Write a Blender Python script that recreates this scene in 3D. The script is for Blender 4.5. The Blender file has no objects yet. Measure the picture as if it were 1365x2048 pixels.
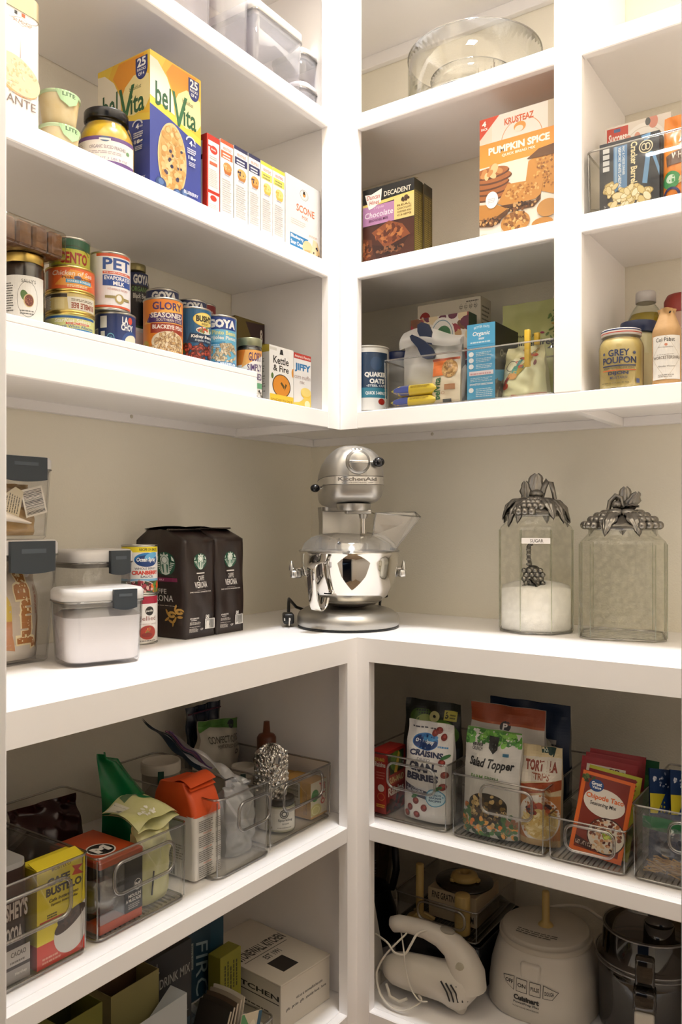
import bpy, bmesh, math, random
from math import sin, cos, pi, radians, sqrt
from mathutils import Vector, Matrix

# ------------------------------------------------------------------ camera, world, lights, exposure
SC = bpy.context.scene
COL = SC.collection
FPX, HX, HY = 1616.1, 682.5, 1043.8          # focal length in pixels, principal column, horizon row (1365 x 2048 frame)
YAW = radians(34.454)
CAMP = Vector((1.444, -1.9466, 1.1648))
cd = bpy.data.cameras.new('camera')
cam = bpy.data.objects.new('camera', cd); COL.objects.link(cam)
cam.location = CAMP
cam.rotation_euler = (pi / 2, 0, YAW)
cd.sensor_width = 36; cd.lens = FPX / 2048 * 36
cd.shift_x = 0.0; cd.shift_y = (HY - 1024) / 2048
cd.clip_start = 0.02
SC.camera = cam
SC.view_settings.view_transform = 'Standard'
SC.view_settings.look = 'None'
SC.view_settings.gamma = 1.0
SC.view_settings.exposure = -0.27
SC.view_settings.use_curve_mapping = False
SC.cycles.max_bounces = 14; SC.cycles.diffuse_bounces = 10; SC.cycles.glossy_bounces = 6
SC.cycles.transmission_bounces = 8; SC.cycles.transparent_max_bounces = 40
SC.cycles.caustics_reflective = False; SC.cycles.caustics_refractive = False

W = bpy.data.worlds.new('world'); SC.world = W; W.use_nodes = True
W.node_tree.nodes['Background'].inputs[0].default_value = (0.5, 0.66, 0.95, 1)
W.node_tree.nodes['Background'].inputs[1].default_value = 0.06

def area(name, loc, rot, sx, sy, power, col):
    l = bpy.data.lights.new(name, 'AREA'); l.shape = 'RECTANGLE'; l.size = sx; l.size_y = sy
    l.energy = power; l.color = col
    o = bpy.data.objects.new(name, l); COL.objects.link(o); o.location = loc; o.rotation_euler = rot
    return o
CEIL = 3.45
lamp = area('ceiling_lamp_light', (0.79, -0.71, CEIL - 0.03), (0, 0, 0), 0.22, 0.22, 69, (0.94, 0.962, 1.0))
# added fill lamp beyond the doorway, to brighten the walls above the worktop
door_fill = area('fill_light', (1.15, -2.75, 2.05), (radians(72), 0, radians(14)), 1.3, 0.7, 3, (1.0, 0.95, 0.93))

# ------------------------------------------------------------------ pixel rays onto planes of the room
CY_, SY_ = cos(YAW), sin(YAW)
def ray(px, py=HY):
    t = (px - HX) / FPX
    return Vector((-SY_ + t * CY_, CY_ + t * SY_, (HY - py) / FPX))
def onx(px, py, x):
    d = ray(px, py); return CAMP + d * ((x - CAMP.x) / d.x)
def ony(px, py, y):
    d = ray(px, py); return CAMP + d * ((y - CAMP.y) / d.y)
def onz(px, py, z):
    d = ray(px, py); return CAMP + d * ((z - CAMP.z) / d.z)

# ------------------------------------------------------------------ materials
def lin(h, k=1.0):
    if isinstance(h, str):
        h = h.lstrip('#'); c = [int(h[i:i + 2], 16) / 255 for i in (0, 2, 4)]
    else: c = list(h)
    return tuple(k * (x / 12.92 if x <= .04045 else ((x + .055) / 1.055) ** 2.4) for x in c) + (1.0,)
_mc = {}
KALB = [1.0]                          # colour factor: darkens the upper-shelf goods to offset strong lamp light there
def mat(h, rough=.5, metal=0.0, spec=.5, noise=0, nscale=60, bump=0, bscale=80, coat=0, trans=0, col2=None, stretch=None):
    kb = KALB[0]
    key = (kb, h, rough, metal, spec, noise, nscale, bump, bscale, coat, trans, col2, stretch)
    if key in _mc: return _mc[key]
    m = bpy.data.materials.new('m_' + str(h).strip('#') + '_' + str(len(_mc))); m.use_nodes = True
    nt = m.node_tree; b = nt.nodes['Principled BSDF']
    b.inputs['Base Color'].default_value = lin(h, kb)
    b.inputs['Roughness'].default_value = rough
    b.inputs['Metallic'].default_value = metal
    b.inputs['Specular IOR Level'].default_value = spec
    b.inputs['Coat Weight'].default_value = coat
    b.inputs['Transmission Weight'].default_value = trans
    if noise or bump:
        tc = nt.nodes.new('ShaderNodeTexCoord'); src = tc.outputs['Object']
        if stretch:
            mp = nt.nodes.new('ShaderNodeMapping'); mp.inputs['Scale'].default_value = stretch
            nt.links.new(src, mp.inputs[0]); src = mp.outputs[0]
    if noise:
        n = nt.nodes.new('ShaderNodeTexNoise'); n.inputs['Scale'].default_value = nscale; n.inputs['Detail'].default_value = 4
        nt.links.new(src, n.inputs['Vector'])
        r = nt.nodes.new('ShaderNodeValToRGB'); r.color_ramp.elements[0].position = .5 - noise; r.color_ramp.elements[1].position = .5 + noise
        r.color_ramp.elements[0].color = lin(h, kb); r.color_ramp.elements[1].color = lin(col2 or h, kb)
        nt.links.new(n.outputs['Fac'], r.inputs[0]); nt.links.new(r.outputs[0], b.inputs['Base Color'])
    if bump:
        n = nt.nodes.new('ShaderNodeTexNoise'); n.inputs['Scale'].default_value = bscale; n.inputs['Detail'].default_value = 3
        nt.links.new(src, n.inputs['Vector'])
        bp = nt.nodes.new('ShaderNodeBump'); bp.inputs['Strength'].default_value = bump; bp.inputs['Distance'].default_value = .002
        nt.links.new(n.outputs['Fac'], bp.inputs['Height']); nt.links.new(bp.outputs[0], b.inputs['Normal'])
    _mc[key] = m
    return m
def clear(tint='#f4f4f2', f0=.04, rough=.03, bump=0, bscale=60, mottle=0, edge=None, voro=False, haze=0.0):
    """thin clear plastic or glass: see-through with a mirror-like film that grows towards grazing angles"""
    key = ('clear', tint, f0, rough, bump, bscale, mottle, edge, voro, haze)
    if key in _mc: return _mc[key]
    m = bpy.data.materials.new('m_clear_' + str(len(_mc))); m.use_nodes = True
    nt = m.node_tree; nt.nodes.clear(); L = nt.links.new
    out = nt.nodes.new('ShaderNodeOutputMaterial'); mix = nt.nodes.new('ShaderNodeMixShader')
    tr = nt.nodes.new('ShaderNodeBsdfTransparent'); tr.inputs[0].default_value = lin(tint)
    gl = nt.nodes.new('ShaderNodeBsdfGlossy'); gl.inputs['Roughness'].default_value = rough
    lw = nt.nodes.new('ShaderNodeLayerWeight'); lw.inputs['Blend'].default_value = .5
    pw = nt.nodes.new('ShaderNodeMath'); pw.operation = 'POWER'; pw.inputs[1].default_value = 4.5
    ma = nt.nodes.new('ShaderNodeMath'); ma.operation = 'MULTIPLY_ADD'; ma.inputs[1].default_value = .9; ma.inputs[2].default_value = f0
    L(lw.outputs['Facing'], pw.inputs[0]); L(pw.outputs[0], ma.inputs[0]); L(ma.outputs[0], mix.inputs[0])
    L(tr.outputs[0], mix.inputs[1]); L(gl.outputs[0], mix.inputs[2])
    if edge:
        mr = nt.nodes.new('ShaderNodeMix'); mr.data_type = 'RGBA'
        p2 = nt.nodes.new('ShaderNodeMath'); p2.operation = 'POWER'; p2.inputs[1].default_value = 2.5
        L(lw.outputs['Facing'], p2.inputs[0]); L(p2.outputs[0], mr.inputs[0])
        mr.inputs[6].default_value = lin(tint); mr.inputs[7].default_value = lin(edge); L(mr.outputs[2], tr.inputs[0])
    if bump or mottle:
        tc = nt.nodes.new('ShaderNodeTexCoord')
        if voro:
            n = nt.nodes.new('ShaderNodeTexVoronoi'); n.feature = 'SMOOTH_F1'; n.inputs['Scale'].default_value = bscale; h = n.outputs['Distance']
        else:
            n = nt.nodes.new('ShaderNodeTexNoise'); n.inputs['Scale'].default_value = bscale; h = n.outputs['Fac']
        L(tc.outputs['Object'], n.inputs['Vector'])
        bp = nt.nodes.new('ShaderNodeBump'); bp.inputs['Strength'].default_value = bump; bp.inputs['Distance'].default_value = .004
        L(h, bp.inputs['Height']); L(bp.outputs[0], gl.inputs['Normal']); L(bp.outputs[0], lw.inputs['Normal'])
        if mottle:  # tint darkened in patches to imitate the light ripple of refraction
            cr = nt.nodes.new('ShaderNodeValToRGB'); cr.color_ramp.elements[0].position = .25; cr.color_ramp.elements[1].position = .6
            a = lin(tint); cr.color_ramp.elements[0].color = a; k = 1 - mottle
            cr.color_ramp.elements[1].color = (a[0] * k, a[1] * k, a[2] * k, 1)
            L(h, cr.inputs[0])
            if edge: L(cr.outputs[0], mr.inputs[6])
            else: L(cr.outputs[0], tr.inputs[0])
    last = mix.outputs[0]
    if haze:
        df = nt.nodes.new('ShaderNodeBsdfDiffuse'); df.inputs[0].default_value = (.8, .8, .8, 1)
        m2 = nt.nodes.new('ShaderNodeMixShader'); m2.inputs[0].default_value = haze
        L(last, m2.inputs[1]); L(df.outputs[0], m2.inputs[2]); last = m2.outputs[0]
    L(last, out.inputs[0])
    _mc[key] = m
    return m
WHITE = mat('#f4f1f0', .38, bump=.06, bscale=25)
WALLP = mat('#ece6d6', .6, bump=.35, bscale=230)
STEEL = mat('#c9c7c2', .22, 1.0)
CHROME = mat('#dedbd6', .045, 1.0)
TIN = mat('#b9b6ae', .3, 1.0)
GOLD = mat('#c8ad60', .3, 1.0)
BLACK = mat('#121212', .4)
ACR = clear('#fefefd', .014, .04, edge='#f0efec')
ACR2 = clear('#dedcd8', .28, .06, edge='#5a5854')
JARG = clear('#f8faf5', .05, .03, edge='#b3b7a6')
FILM = clear('#eeeeee', .12, .16, bump=.8, bscale=45)

# ------------------------------------------------------------------ mesh collector
class M:
    def __init__(s): s.v = []; s.f = []; s.mi = []; s.sm = []; s.ms = []; s.T = None
    def m(s, mt):
        if isinstance(mt, str): mt = mat(mt)
        if mt not in s.ms: s.ms.append(mt)
        return s.ms.index(mt)
    def add(s, vs, fs, mt, smooth=False):
        n = len(s.v); k = s.m(mt)
        if s.T is not None: vs = [s.T @ Vector(v) for v in vs]
        s.v.extend(tuple(v) for v in vs)
        for f in fs:
            s.f.append(tuple(i + n for i in f)); s.mi.append(k); s.sm.append(smooth)
        return s
    def box(s, x0, x1, y0, y1, z0, z1, mt, bev=0, seg=2, smooth=None):
        if bev <= 0:
            v = [(x, y, z) for z in (z0, z1) for y in (y0, y1) for x in (x0, x1)]
            return s.add(v, [(0, 2, 3, 1), (4, 5, 7, 6), (0, 1, 5, 4), (2, 6, 7, 3), (0, 4, 6, 2), (1, 3, 7, 5)], mt)
        b = bmesh.new(); bmesh.ops.create_cube(b, size=1)
        for v in b.verts: v.co = Vector(((x0 + x1) / 2 + v.co.x * (x1 - x0), (y0 + y1) / 2 + v.co.y * (y1 - y0), (z0 + z1) / 2 + v.co.z * (z1 - z0)))
        bmesh.ops.bevel(b, geom=b.edges[:], offset=bev, segments=seg, profile=.5, affect='EDGES')
        return s.bm(b, mt, seg > 1 if smooth is None else smooth)
    def bm(s, b, mt, smooth=False):
        b.verts.index_update()
        s.add([v.co.copy() for v in b.verts], [tuple(v.index for v in f.verts) for f in b.faces], mt, smooth); b.free()
        return s
    def lathe(s, prof, mt, seg=40, c=(0, 0, 0), smooth=True, sx=1, sy=1, sq=None, cap=True):
        """prof: (r, z) pairs bottom to top; sq: rounded-square exponent for box-like rounds"""
        vs = []; fs = []
        for r, z in prof:
            for i in range(seg):
                a = 2 * pi * i / seg; ca, sa = cos(a), sin(a)
                if sq:
                    k = (abs(ca) ** sq + abs(sa) ** sq) ** (-1 / sq); ca, sa = ca * k, sa * k
                vs.append((c[0] + r * sx * ca, c[1] + r * sy * sa, c[2] + z))
        for j in range(len(prof) - 1):
            for i in range(seg):
                k = (i + 1) % seg
                fs.append((j * seg + i, j * seg + k, (j + 1) * seg + k, (j + 1) * seg + i))
        s.add(vs, fs, mt, smooth)
        if cap:
            for j, fl in ((0, True), (len(prof) - 1, False)):
                if prof[j][0] > 1e-5:
                    ring = vs[j * seg:(j + 1) * seg]
                    s.add(ring, [tuple(range(seg))[::-1] if fl else tuple(range(seg))], mt)
        return s
    def tube(s, pts, r, mt, seg=8, closed=False, cap=True, flat=1.0):
        P = [Vector(p) for p in pts]; n = len(P); R = r if isinstance(r, (list, tuple)) else [r] * n
        vs = []; fs = []; up = None
        for i in range(n):
            a = P[(i - 1) % n] if (closed or i > 0) else P[i]; b = P[(i + 1) % n] if (closed or i < n - 1) else P[i]
            t = (b - a).normalized()
            if up is None:
                up = Vector((0, 0, 1)) if abs(t.z) < .9 else Vector((1, 0, 0))
            u = (up - t * up.dot(t))
            if u.length < 1e-6: u = t.orthogonal()
            u.normalize(); w = t.cross(u); up = u
            for k in range(seg):
                an = 2 * pi * k / seg; vs.append(P[i] + u * (R[i] * cos(an)) + w * (R[i] * flat * sin(an)))
        for i in range(n if closed else n - 1):
            j = (i + 1) % n
            for k in range(seg):
                l = (k + 1) % seg; fs.append((i * seg + k, i * seg + l, j * seg + l, j * seg + k))
        s.add(vs, fs, mt, True)
        if cap and not closed:
            s.add(vs[:seg], [tuple(range(seg))[::-1]], mt); s.add(vs[-seg:], [tuple(range(seg))], mt)
        return s
    def ball(s, c, r, mt, seg=16, rings=10, smooth=True):
        r = (r, r, r) if not isinstance(r, (tuple, list)) else r
        vs = []; fs = []
        for j in range(rings + 1):
            th = pi * j / rings
            for i in range(seg):
                a = 2 * pi * i / seg
                vs.append((c[0] + r[0] * sin(th) * cos(a), c[1] + r[1] * sin(th) * sin(a), c[2] - r[2] * cos(th)))
        for j in range(rings):
            for i in range(seg):
                k = (i + 1) % seg; fs.append((j * seg + i, j * seg + k, (j + 1) * seg + k, (j + 1) * seg + i))
        return s.add(vs, fs, mt, smooth)
    def prism(s, poly, a, b, mt, axis='z', smooth=False):
        """extrude a 2-D outline (counter-clockwise) from a to b along axis"""
        n = len(poly)
        def p(q, t): return {'z': (q[0], q[1], t), 'y': (q[0], t, q[1]), 'x': (t, q[0], q[1])}[axis]
        vs = [p(q, a) for q in poly] + [p(q, b) for q in poly]
        fs = [tuple(range(n))[::-1], tuple(range(n, 2 * n))]
        s.add(vs, fs, mt)
        s.add(vs, [(i, (i + 1) % n, n + (i + 1) % n, n + i) for i in range(n)], mt, smooth)
        return s
    def grid(s, fn, nu, nv, mt, smooth=True, back=None):
        vs = [fn(i / nu, j / nv) for j in range(nv + 1) for i in range(nu + 1)]
        fs = [(j * (nu + 1) + i, j * (nu + 1) + i + 1, (j + 1) * (nu + 1) + i + 1, (j + 1) * (nu + 1) + i) for j in range(nv) for i in range(nu)]
        return s.add(vs, fs, mt, smooth)
    def build(s, name, parent=None, loc=None, rz=0):
        me = bpy.data.meshes.new(name); me.from_pydata(s.v, [], s.f)
        for mt in s.ms: me.materials.append(mt)
        me.polygons.foreach_set('material_index', s.mi); me.polygons.foreach_set('use_smooth', s.sm); me.update()
        o = bpy.data.objects.new(name, me); COL.objects.link(o)
        if parent is not None: o.parent = parent
        if loc is not None: o.location = loc
        if rz: o.rotation_euler = (0, 0, rz)
        return o
def tag(o, label, cat, group=None):
    o['label'] = label; o['category'] = cat
    if group: o['group'] = group
    return o
def thing(name, label, cat, loc, rz=0, group=None, rot=None):
    o = bpy.data.objects.new(name, None); COL.objects.link(o); o.location = loc; o.rotation_euler = rot or (0, 0, rz)
    o.empty_display_size = .05
    return tag(o, label, cat, group)
def structure(o): o['kind'] = 'structure'; return o
def lname(o, l): o['label'] = l; return o

# ------------------------------------------------------------------ flat printed artwork: shapes and lettering in panel fractions, then wrapped onto a face
_tc = {}
def glyphs(t, bold, sh):
    k = (t, bold, sh)
    if k not in _tc:
        c = bpy.data.curves.new('lettering', 'FONT'); c.body = t; c.offset = bold; c.shear = sh; c.resolution_u = 2; c.align_x = 'CENTER'
        c.space_line = .8
        o = bpy.data.objects.new('lettering', c)
        me = o.to_mesh()
        _tc[k] = ([(v.co.x, v.co.y) for v in me.vertices], [tuple(p.vertices) for p in me.polygons])
        o.to_mesh_clear(); bpy.data.objects.remove(o); bpy.data.curves.remove(c)
    return _tc[k]
EPS = 4e-5
class Art:
    def __init__(s, w, h): s.w = w; s.h = h; s.it = []; s.k = 1; s.rd = random.Random(7)
    def P(s, pts, fs, col, dz=0.0):
        s.it.append(([(x * s.w, y * s.h, s.k * EPS + dz) for x, y in pts], fs, col)); return s
    def nx(s): s.k += 1; return s
    def poly(s, pts, col): s.P(pts, [tuple(range(len(pts)))], col); return s.nx()
    def rect(s, x0, y0, x1, y1, col): return s.poly([(x0, y0), (x1, y0), (x1, y1), (x0, y1)], col)
    def ell(s, cx, cy, rx, ry, col, rot=0, n=28, a0=0, a1=360):
        pts = []; ca, sa = cos(radians(rot)), sin(radians(rot)); asp = s.h / s.w
        for i in range(n if a1 - a0 >= 360 else n + 1):
            a = radians(a0 + (a1 - a0) * i / n); x, y = rx * cos(a), ry * sin(a)
            pts.append((cx + x * ca - y * sa * asp, cy + x * sa / asp + y * ca))
        return s.poly(pts, col)
    def ring(s, cx, cy, rx, ry, th, col, n=28, a0=0, a1=360):
        pts = []; fs = []
        for i in range(n + 1):
            a = radians(a0 + (a1 - a0) * i / n)
            pts.append((cx + rx * cos(a), cy + ry * sin(a))); pts.append((cx + rx * (1 - th) * cos(a), cy + ry * (1 - th) * sin(a)))
        for i in range(n): fs.append((2 * i, 2 * i + 2, 2 * i + 3, 2 * i + 1))
        s.P(pts, fs, col); return s.nx()
    def txt(s, t, x0, y0, x1, y1, col, bold=0.0, sh=0.0, rot=0, arc=0):
        """lettering fitted to the rectangle; rot 90: reads upwards, -90: reads downwards, 180: upside down"""
        v, f = glyphs(t, bold, sh)
        if not v: return s
        ax = min(p[0] for p in v); bx = max(p[0] for p in v); ay = min(p[1] for p in v); by = max(p[1] for p in v)
        q = []
        for x, y in v:
            a = (x - ax) / (bx - ax or 1); b = (y - ay) / (by - ay or 1)
            if rot == 90: a, b = 1 - b, a
            elif rot == -90: a, b = b, 1 - a
            elif rot == 180: a, b = 1 - a, 1 - b
            q.append((x0 + a * (x1 - x0), y0 + b * (y1 - y0) + arc * (1 - (2 * a - 1) ** 2)))
        s.P(q, f, col); return s.nx()
    def lines(s, x0, y0, x1, y1, n, col, fill=.45, vert=False):
        """rows of small print"""
        pts = []; fs = []; rd = s.rd
        for i in range(n):
            if vert:
                xa = x0 + (x1 - x0) * i / n; xb = xa + (x1 - x0) / n * fill; y = y0
                e = y1 - (y1 - y0) * rd.uniform(0, .25)
                while y < e:
                    l = (y1 - y0) * rd.uniform(.06, .2); k = len(pts); b = min(y + l, e)
                    pts += [(xa, y), (xb, y), (xb, b), (xa, b)]; fs.append((k, k + 1, k + 2, k + 3)); y = b + (y1 - y0) * .025
            else:
                ya = y1 - (y1 - y0) * (i + 1) / n; yb = ya + (y1 - y0) / n * fill; x = x0
                e = x1 - (x1 - x0) * rd.uniform(0, .22)
                while x < e:
                    l = (x1 - x0) * rd.uniform(.06, .2); k = len(pts); b = min(x + l, e)
                    pts += [(x, ya), (b, ya), (b, yb), (x, yb)]; fs.append((k, k + 1, k + 2, k + 3)); x = b + (x1 - x0) * .025
        s.P(pts, fs, col); return s.nx()
    def bars(s, x0, y0, x1, y1, n=16, bg='#f2f0ec', fg='#16140f', vert=True):
        s.rect(x0, y0, x1, y1, bg); pts = []; fs = []; rd = s.rd
        ix, iy = (x1 - x0) * .07, (y1 - y0) * .07; t = 0.0
        while t < .97:
            w = rd.uniform(.012, .045); k = len(pts); e = min(1, t + w)
            if vert: A, B, C, D = x0 + ix + (x1 - x0 - 2 * ix) * t, y0 + iy, x0 + ix + (x1 - x0 - 2 * ix) * e, y1 - iy
            else: A, B, C, D = x0 + ix, y0 + iy + (y1 - y0 - 2 * iy) * t, x1 - ix, y0 + iy + (y1 - y0 - 2 * iy) * e
            pts += [(A, B), (C, B), (C, D), (A, D)]; fs.append((k, k + 1, k + 2, k + 3)); t = e + rd.uniform(.015, .035)
        s.P(pts, fs, fg); return s.nx()
    def blobs(s, cx, cy, rx, ry, n, r, cols, asp=1.6, seed=1, clipy=None, box=False, edge=None, core=None):
        """a heap of small overlapping food shapes inside an ellipse (or box)"""
        rd = random.Random(seed); a_ = s.w / s.h; out = {}
        for i in range(n):
            while True:
                x, y = rd.uniform(-1, 1), rd.uniform(-1, 1)
                if box or x * x + y * y < 1: break
            x, y = cx + x * rx, cy + y * ry
            if clipy is not None and y < clipy: continue
            th = rd.uniform(0, pi); rr = r * rd.uniform(.75, 1.25); c = cols[rd.randrange(len(cols))]
            def E(k, col, dz):
                pts = []
                for j in range(10):
                    u = 2 * pi * j / 10; p, q = rr * k * cos(u), rr * k / asp * sin(u)
                    pts.append((x + p * cos(th) - q * sin(th), y + (p * sin(th) + q * cos(th)) * a_))
                s.P(pts, [tuple(range(10))], col, dz)
            d = 3e-6 * i
            if edge: E(1.18, edge, d)
            E(1, c, d + 1e-6)
            if core: E(.45, core, d + 2e-6)
        s.k += 2 + n * 3e-6 / EPS; return s
    def put(s, b, fn, su=None, sv=None, rough=.45, loose=False):
        """wrap onto collector b; fn(u, v, d) gives the point; su, sv: cutting steps for curved faces"""
        global _AW
        _AW = s.w
        for pts, fs, col in s.it:
            mt = mat(col, rough) if isinstance(col, str) else col
            out = any(p[0] < -1e-6 or p[0] > s.w + 1e-6 or p[1] < -1e-6 or p[1] > s.h + 1e-6 for p in pts) and not loose
            if su or sv or out:
                g = bmesh.new(); vv = [g.verts.new(p) for p in pts]
                for f in fs:
                    try: g.faces.new([vv[i] for i in f])
                    except ValueError: pass
                if out:
                    for co, no in (((0, 0, 0), (-1, 0, 0)), ((s.w, 0, 0), (1, 0, 0)), ((0, 0, 0), (0, -1, 0)), ((0, s.h, 0), (0, 1, 0))):
                        bmesh.ops.bisect_plane(g, geom=g.verts[:] + g.edges[:] + g.faces[:], plane_co=co, plane_no=no, dist=1e-7, clear_outer=True)
                    pts = [tuple(v.co) for v in g.verts]
                    if not pts: g.free(); continue
                for ax, st in ((0, su), (1, sv)):
                    if not st: continue
                    lo = min(p[ax] for p in pts); hi = max(p[ax] for p in pts)
                    for k in range(int(math.floor(lo / st)) + 1, int(math.ceil(hi / st))):
                        co = [0, 0, 0]; no = [0, 0, 0]; co[ax] = k * st; no[ax] = 1
                        bmesh.ops.bisect_plane(g, geom=g.verts[:] + g.edges[:] + g.faces[:], plane_co=co, plane_no=no, dist=1e-7)
                g.verts.index_update()
                b.add([fn(*v.co) for v in g.verts], [tuple(v.index for v in f.verts) for f in g.faces], mt); g.free()
            else: b.add([fn(*p) for p in pts], fs, mt)
# faces of a box standing at x -w/2..w/2, y 0..d, z 0..h (front is -y)
def FRONT(w, y=0.0, z=0.0): return lambda u, v, d: (u - w / 2, y - d, z + v)
def LEFT(w, dp, z=0.0): return lambda u, v, d: (-w / 2 - d, dp - u, z + v)
def RIGHT(w, z=0.0): return lambda u, v, d: (w / 2 + d, u, z + v)
def TOP(w, h): return lambda u, v, d: (u - w / 2, v, h + d)
_AW = 0.0
def CYL(r, z=0.0, turn=0.0, cy=0.0): return lambda u, v, d: ((r + d) * sin((u - _AW / 2) / r + turn), cy - (r + d) * cos((u - _AW / 2) / r + turn), z + v)
# ------------------------------------------------------------------ the room
DU, DC = .3365, .480                 # depth of the upper shelves and of the counter
ZA0, ZA = 2.1006, 2.1376             # underside of front rail, top of board
ZB0, ZB = 1.7449, 1.7819
ZC0, ZC = 1.3873, 1.4276
ZT0, ZT = .8636, .914                # worktop
ZS0, ZS = .4795, .5131               # lower shelf
ZF = .1122                           # bottom shelf
YE = -1.50                           # shelves run on the side wall up to the wall with the doorway
XE = 1.75
def slab(name, x0, x1, y0, y1, z0, z1, m): return structure(M().box(x0, x1, y0, y1, z0, z1, m).build(name))
slab('floor', -.1, XE + .1, -1.62, .1, -.1, 0, mat('#7d664c', .5, noise=.2, nscale=8, col2='#8c745a'))
slab('floor_hall', -1.5, 3.2, -4.2, -1.621, -.1, 0, mat('#2e221a', .5))
slab('ceiling', -.1, XE + .1, -1.62, .1, CEIL, CEIL + .1, mat('#eeebe4', .8))
slab('wall_left', -.1, 0, -1.62, .1, 0, CEIL, WALLP)
slab('wall_back', 0, XE, 0, .1, 0, CEIL, WALLP)
ROOMP = mat('#e9e2d7', .6)
slab('wall_right', XE, XE + .1, -1.62, .1, 0, CEIL, ROOMP)
XJ0, XJ1 = onx(13.6, 0, 0).x, 0
XJ0 = ony(13.6, HY, YE).x; XJ1 = ony(1361.5, HY, YE - .12).x
b = M()
b.box(0, XJ0 - .02, YE - .12, YE, 0, CEIL, ROOMP); b.box(XJ1 + .02, XE, YE - .12, YE, 0, CEIL, ROOMP); b.box(XJ0 - .02, XJ1 + .02, YE - .12, YE, 2.26, CEIL, ROOMP)
structure(b.build('wall_front'))
b = M(); b.box(XJ0 - .02, XJ0, YE - .121, YE + .001, 0, 2.24, WHITE, .003); b.box(XJ0 - .09, XJ0 - .008, YE - .136, YE - .121, 0, 2.3, WHITE, .004)
structure(b.build('trim_1'))
b = M(); b.box(XJ1, XJ1 + .02, YE - .121, YE + .001, 0, 2.24, WHITE, .003)
structure(b.build('trim_2'))

# ------------------------------------------------------------------ built-in shelving
def board(name, par, x0, x1, y0, y1, z0, z1, bev=.0015): return M().box(x0, x1, y0, y1, z0, z1, WHITE, bev, 1).build(name, par)
TB = .019
YP = -DU - .0                         # end panel of the unit on the left wall
yst = onx(657, 0, DU).y               # stile edge
u = thing('shelf_unit', 'white upper wall shelving of three boards on the side wall above the worktop', 'shelves', (0, 0, 0))
for z0, z1 in ((ZA0, ZA), (ZB0, ZB), (ZC0, ZC), (2.462, 2.50)):
    board('shelf_board', u, .001, DU - TB, YE + .002, YP, z1 - TB, z1)
    board('front_rail', u, DU - TB, DU, YE + .002, yst, z0, z1, .002)
board('stile', u, DU - TB, DU, yst, -DU, ZC0, 2.5, .0004)
for a, c in ((ZC, ZB - TB), (ZB, ZA - TB), (ZA, 2.481)): board('end_panel', u, .001, DU - TB, YP - TB, YP, a, c)
board('end_panel', u, .001, DU - TB, YP - TB, YP, ZC0, ZC - TB)
b = M().box(.001, .02, YE + .01, YP - TB - .002, ZC0 + .002, ZC - TB, WHITE)
c = b.build('wall_cleat', u)
# unit on the back wall: one wide bay, a partition, then the next bay
x1a = ony(1108.3, 0, -DU).x; x1b = ony(1163.5, 0, -DU).x; xs0 = ony(714.8, 0, -DU).x
r = thing('shelf_unit', 'white upper cubby shelving on the back wall with a partition between two bays', 'shelves', (0, 0, 0))
XU = XE - .002
for z0, z1 in ((ZA0, ZA), (ZB0, ZB), (ZC0, ZC), (2.462, 2.50)):
    board('shelf_board', r, .001, XU, -DU + TB, -.001, z1 - TB, z1)
for z0, z1 in ((ZA0, ZA), (ZB0, ZB), (2.462, 2.50)):
    board('front_rail', r, xs0, x1a, -DU, -DU + TB, z0, z1, .002); board('front_rail', r, x1b, XU, -DU, -DU + TB, z0, z1, .002)
board('front_rail', r, xs0, XU, -DU, -DU + TB, ZC0, ZC, .002)
board('stile', r, DU, xs0, -DU, -DU + TB, ZC0, 2.5, .0004)
board('stile', r, x1a, x1b, -DU, -DU + TB, ZC, 2.5, .002)
xp = x1b - .004
for a, c in ((ZC, ZB - TB), (ZB, ZA - TB), (ZA, 2.481)): board('partition', r, xp - TB, xp, -DU + TB, -.001, a, c)
board('partition', r, xp - TB, xp, -DU + TB, -.001, ZC0, ZC - TB)
board('wall_cleat', r, .022, xp - TB, -.02, -.001, ZC0, ZC - TB); board('wall_cleat', r, xp, XU, -.02, -.001, ZC0, ZC - TB)
board('wall_cleat', r, .001, .02, YP, -.001, ZC0, ZC - TB)
board('wall_cleat', r, .022, xp - TB, -.02, -.001, 2.447, 2.481); board('wall_cleat', r, xp, XU, -.02, -.001, 2.447, 2.481)
b = M()
p = ony(865, 868, -.02); b.T = Matrix.Translation((p.x, -.0202, p.z)) @ Matrix.Rotation(pi / 2, 4, 'X')
b.lathe([(.0045, 0), (.004, .0012), (0, .0016)], mat('#cfc8b8', .4), 12); b.build('screw', r)
b = M(); p = onx(263, 833, .02); b.T = Matrix.Translation((.0202, p.y, p.z)) @ Matrix.Rotation(pi / 2, 4, 'Y')
b.lathe([(.0045, 0), (.004, .0012), (0, .0016)], mat('#cfc8b8', .4), 12); b.build('screw', u)
# worktop
b = M()
b.prism([(.001, YE + .002), (DC, YE + .002), (DC, -DC), (XU, -DC), (XU, -.001), (.001, -.001)], ZT0 + .02, ZT, WHITE)
b.prism([(DC - .02, YE + .002), (DC, YE + .002), (DC, -DC), (XU, -DC), (XU, -DC + .02), (DC - .02, -DC + .02)], ZT0, ZT0 + .02, WHITE)
tag(b.build('worktop'), 'white L-shaped painted worktop running round the pantry corner', 'worktop')
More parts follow.
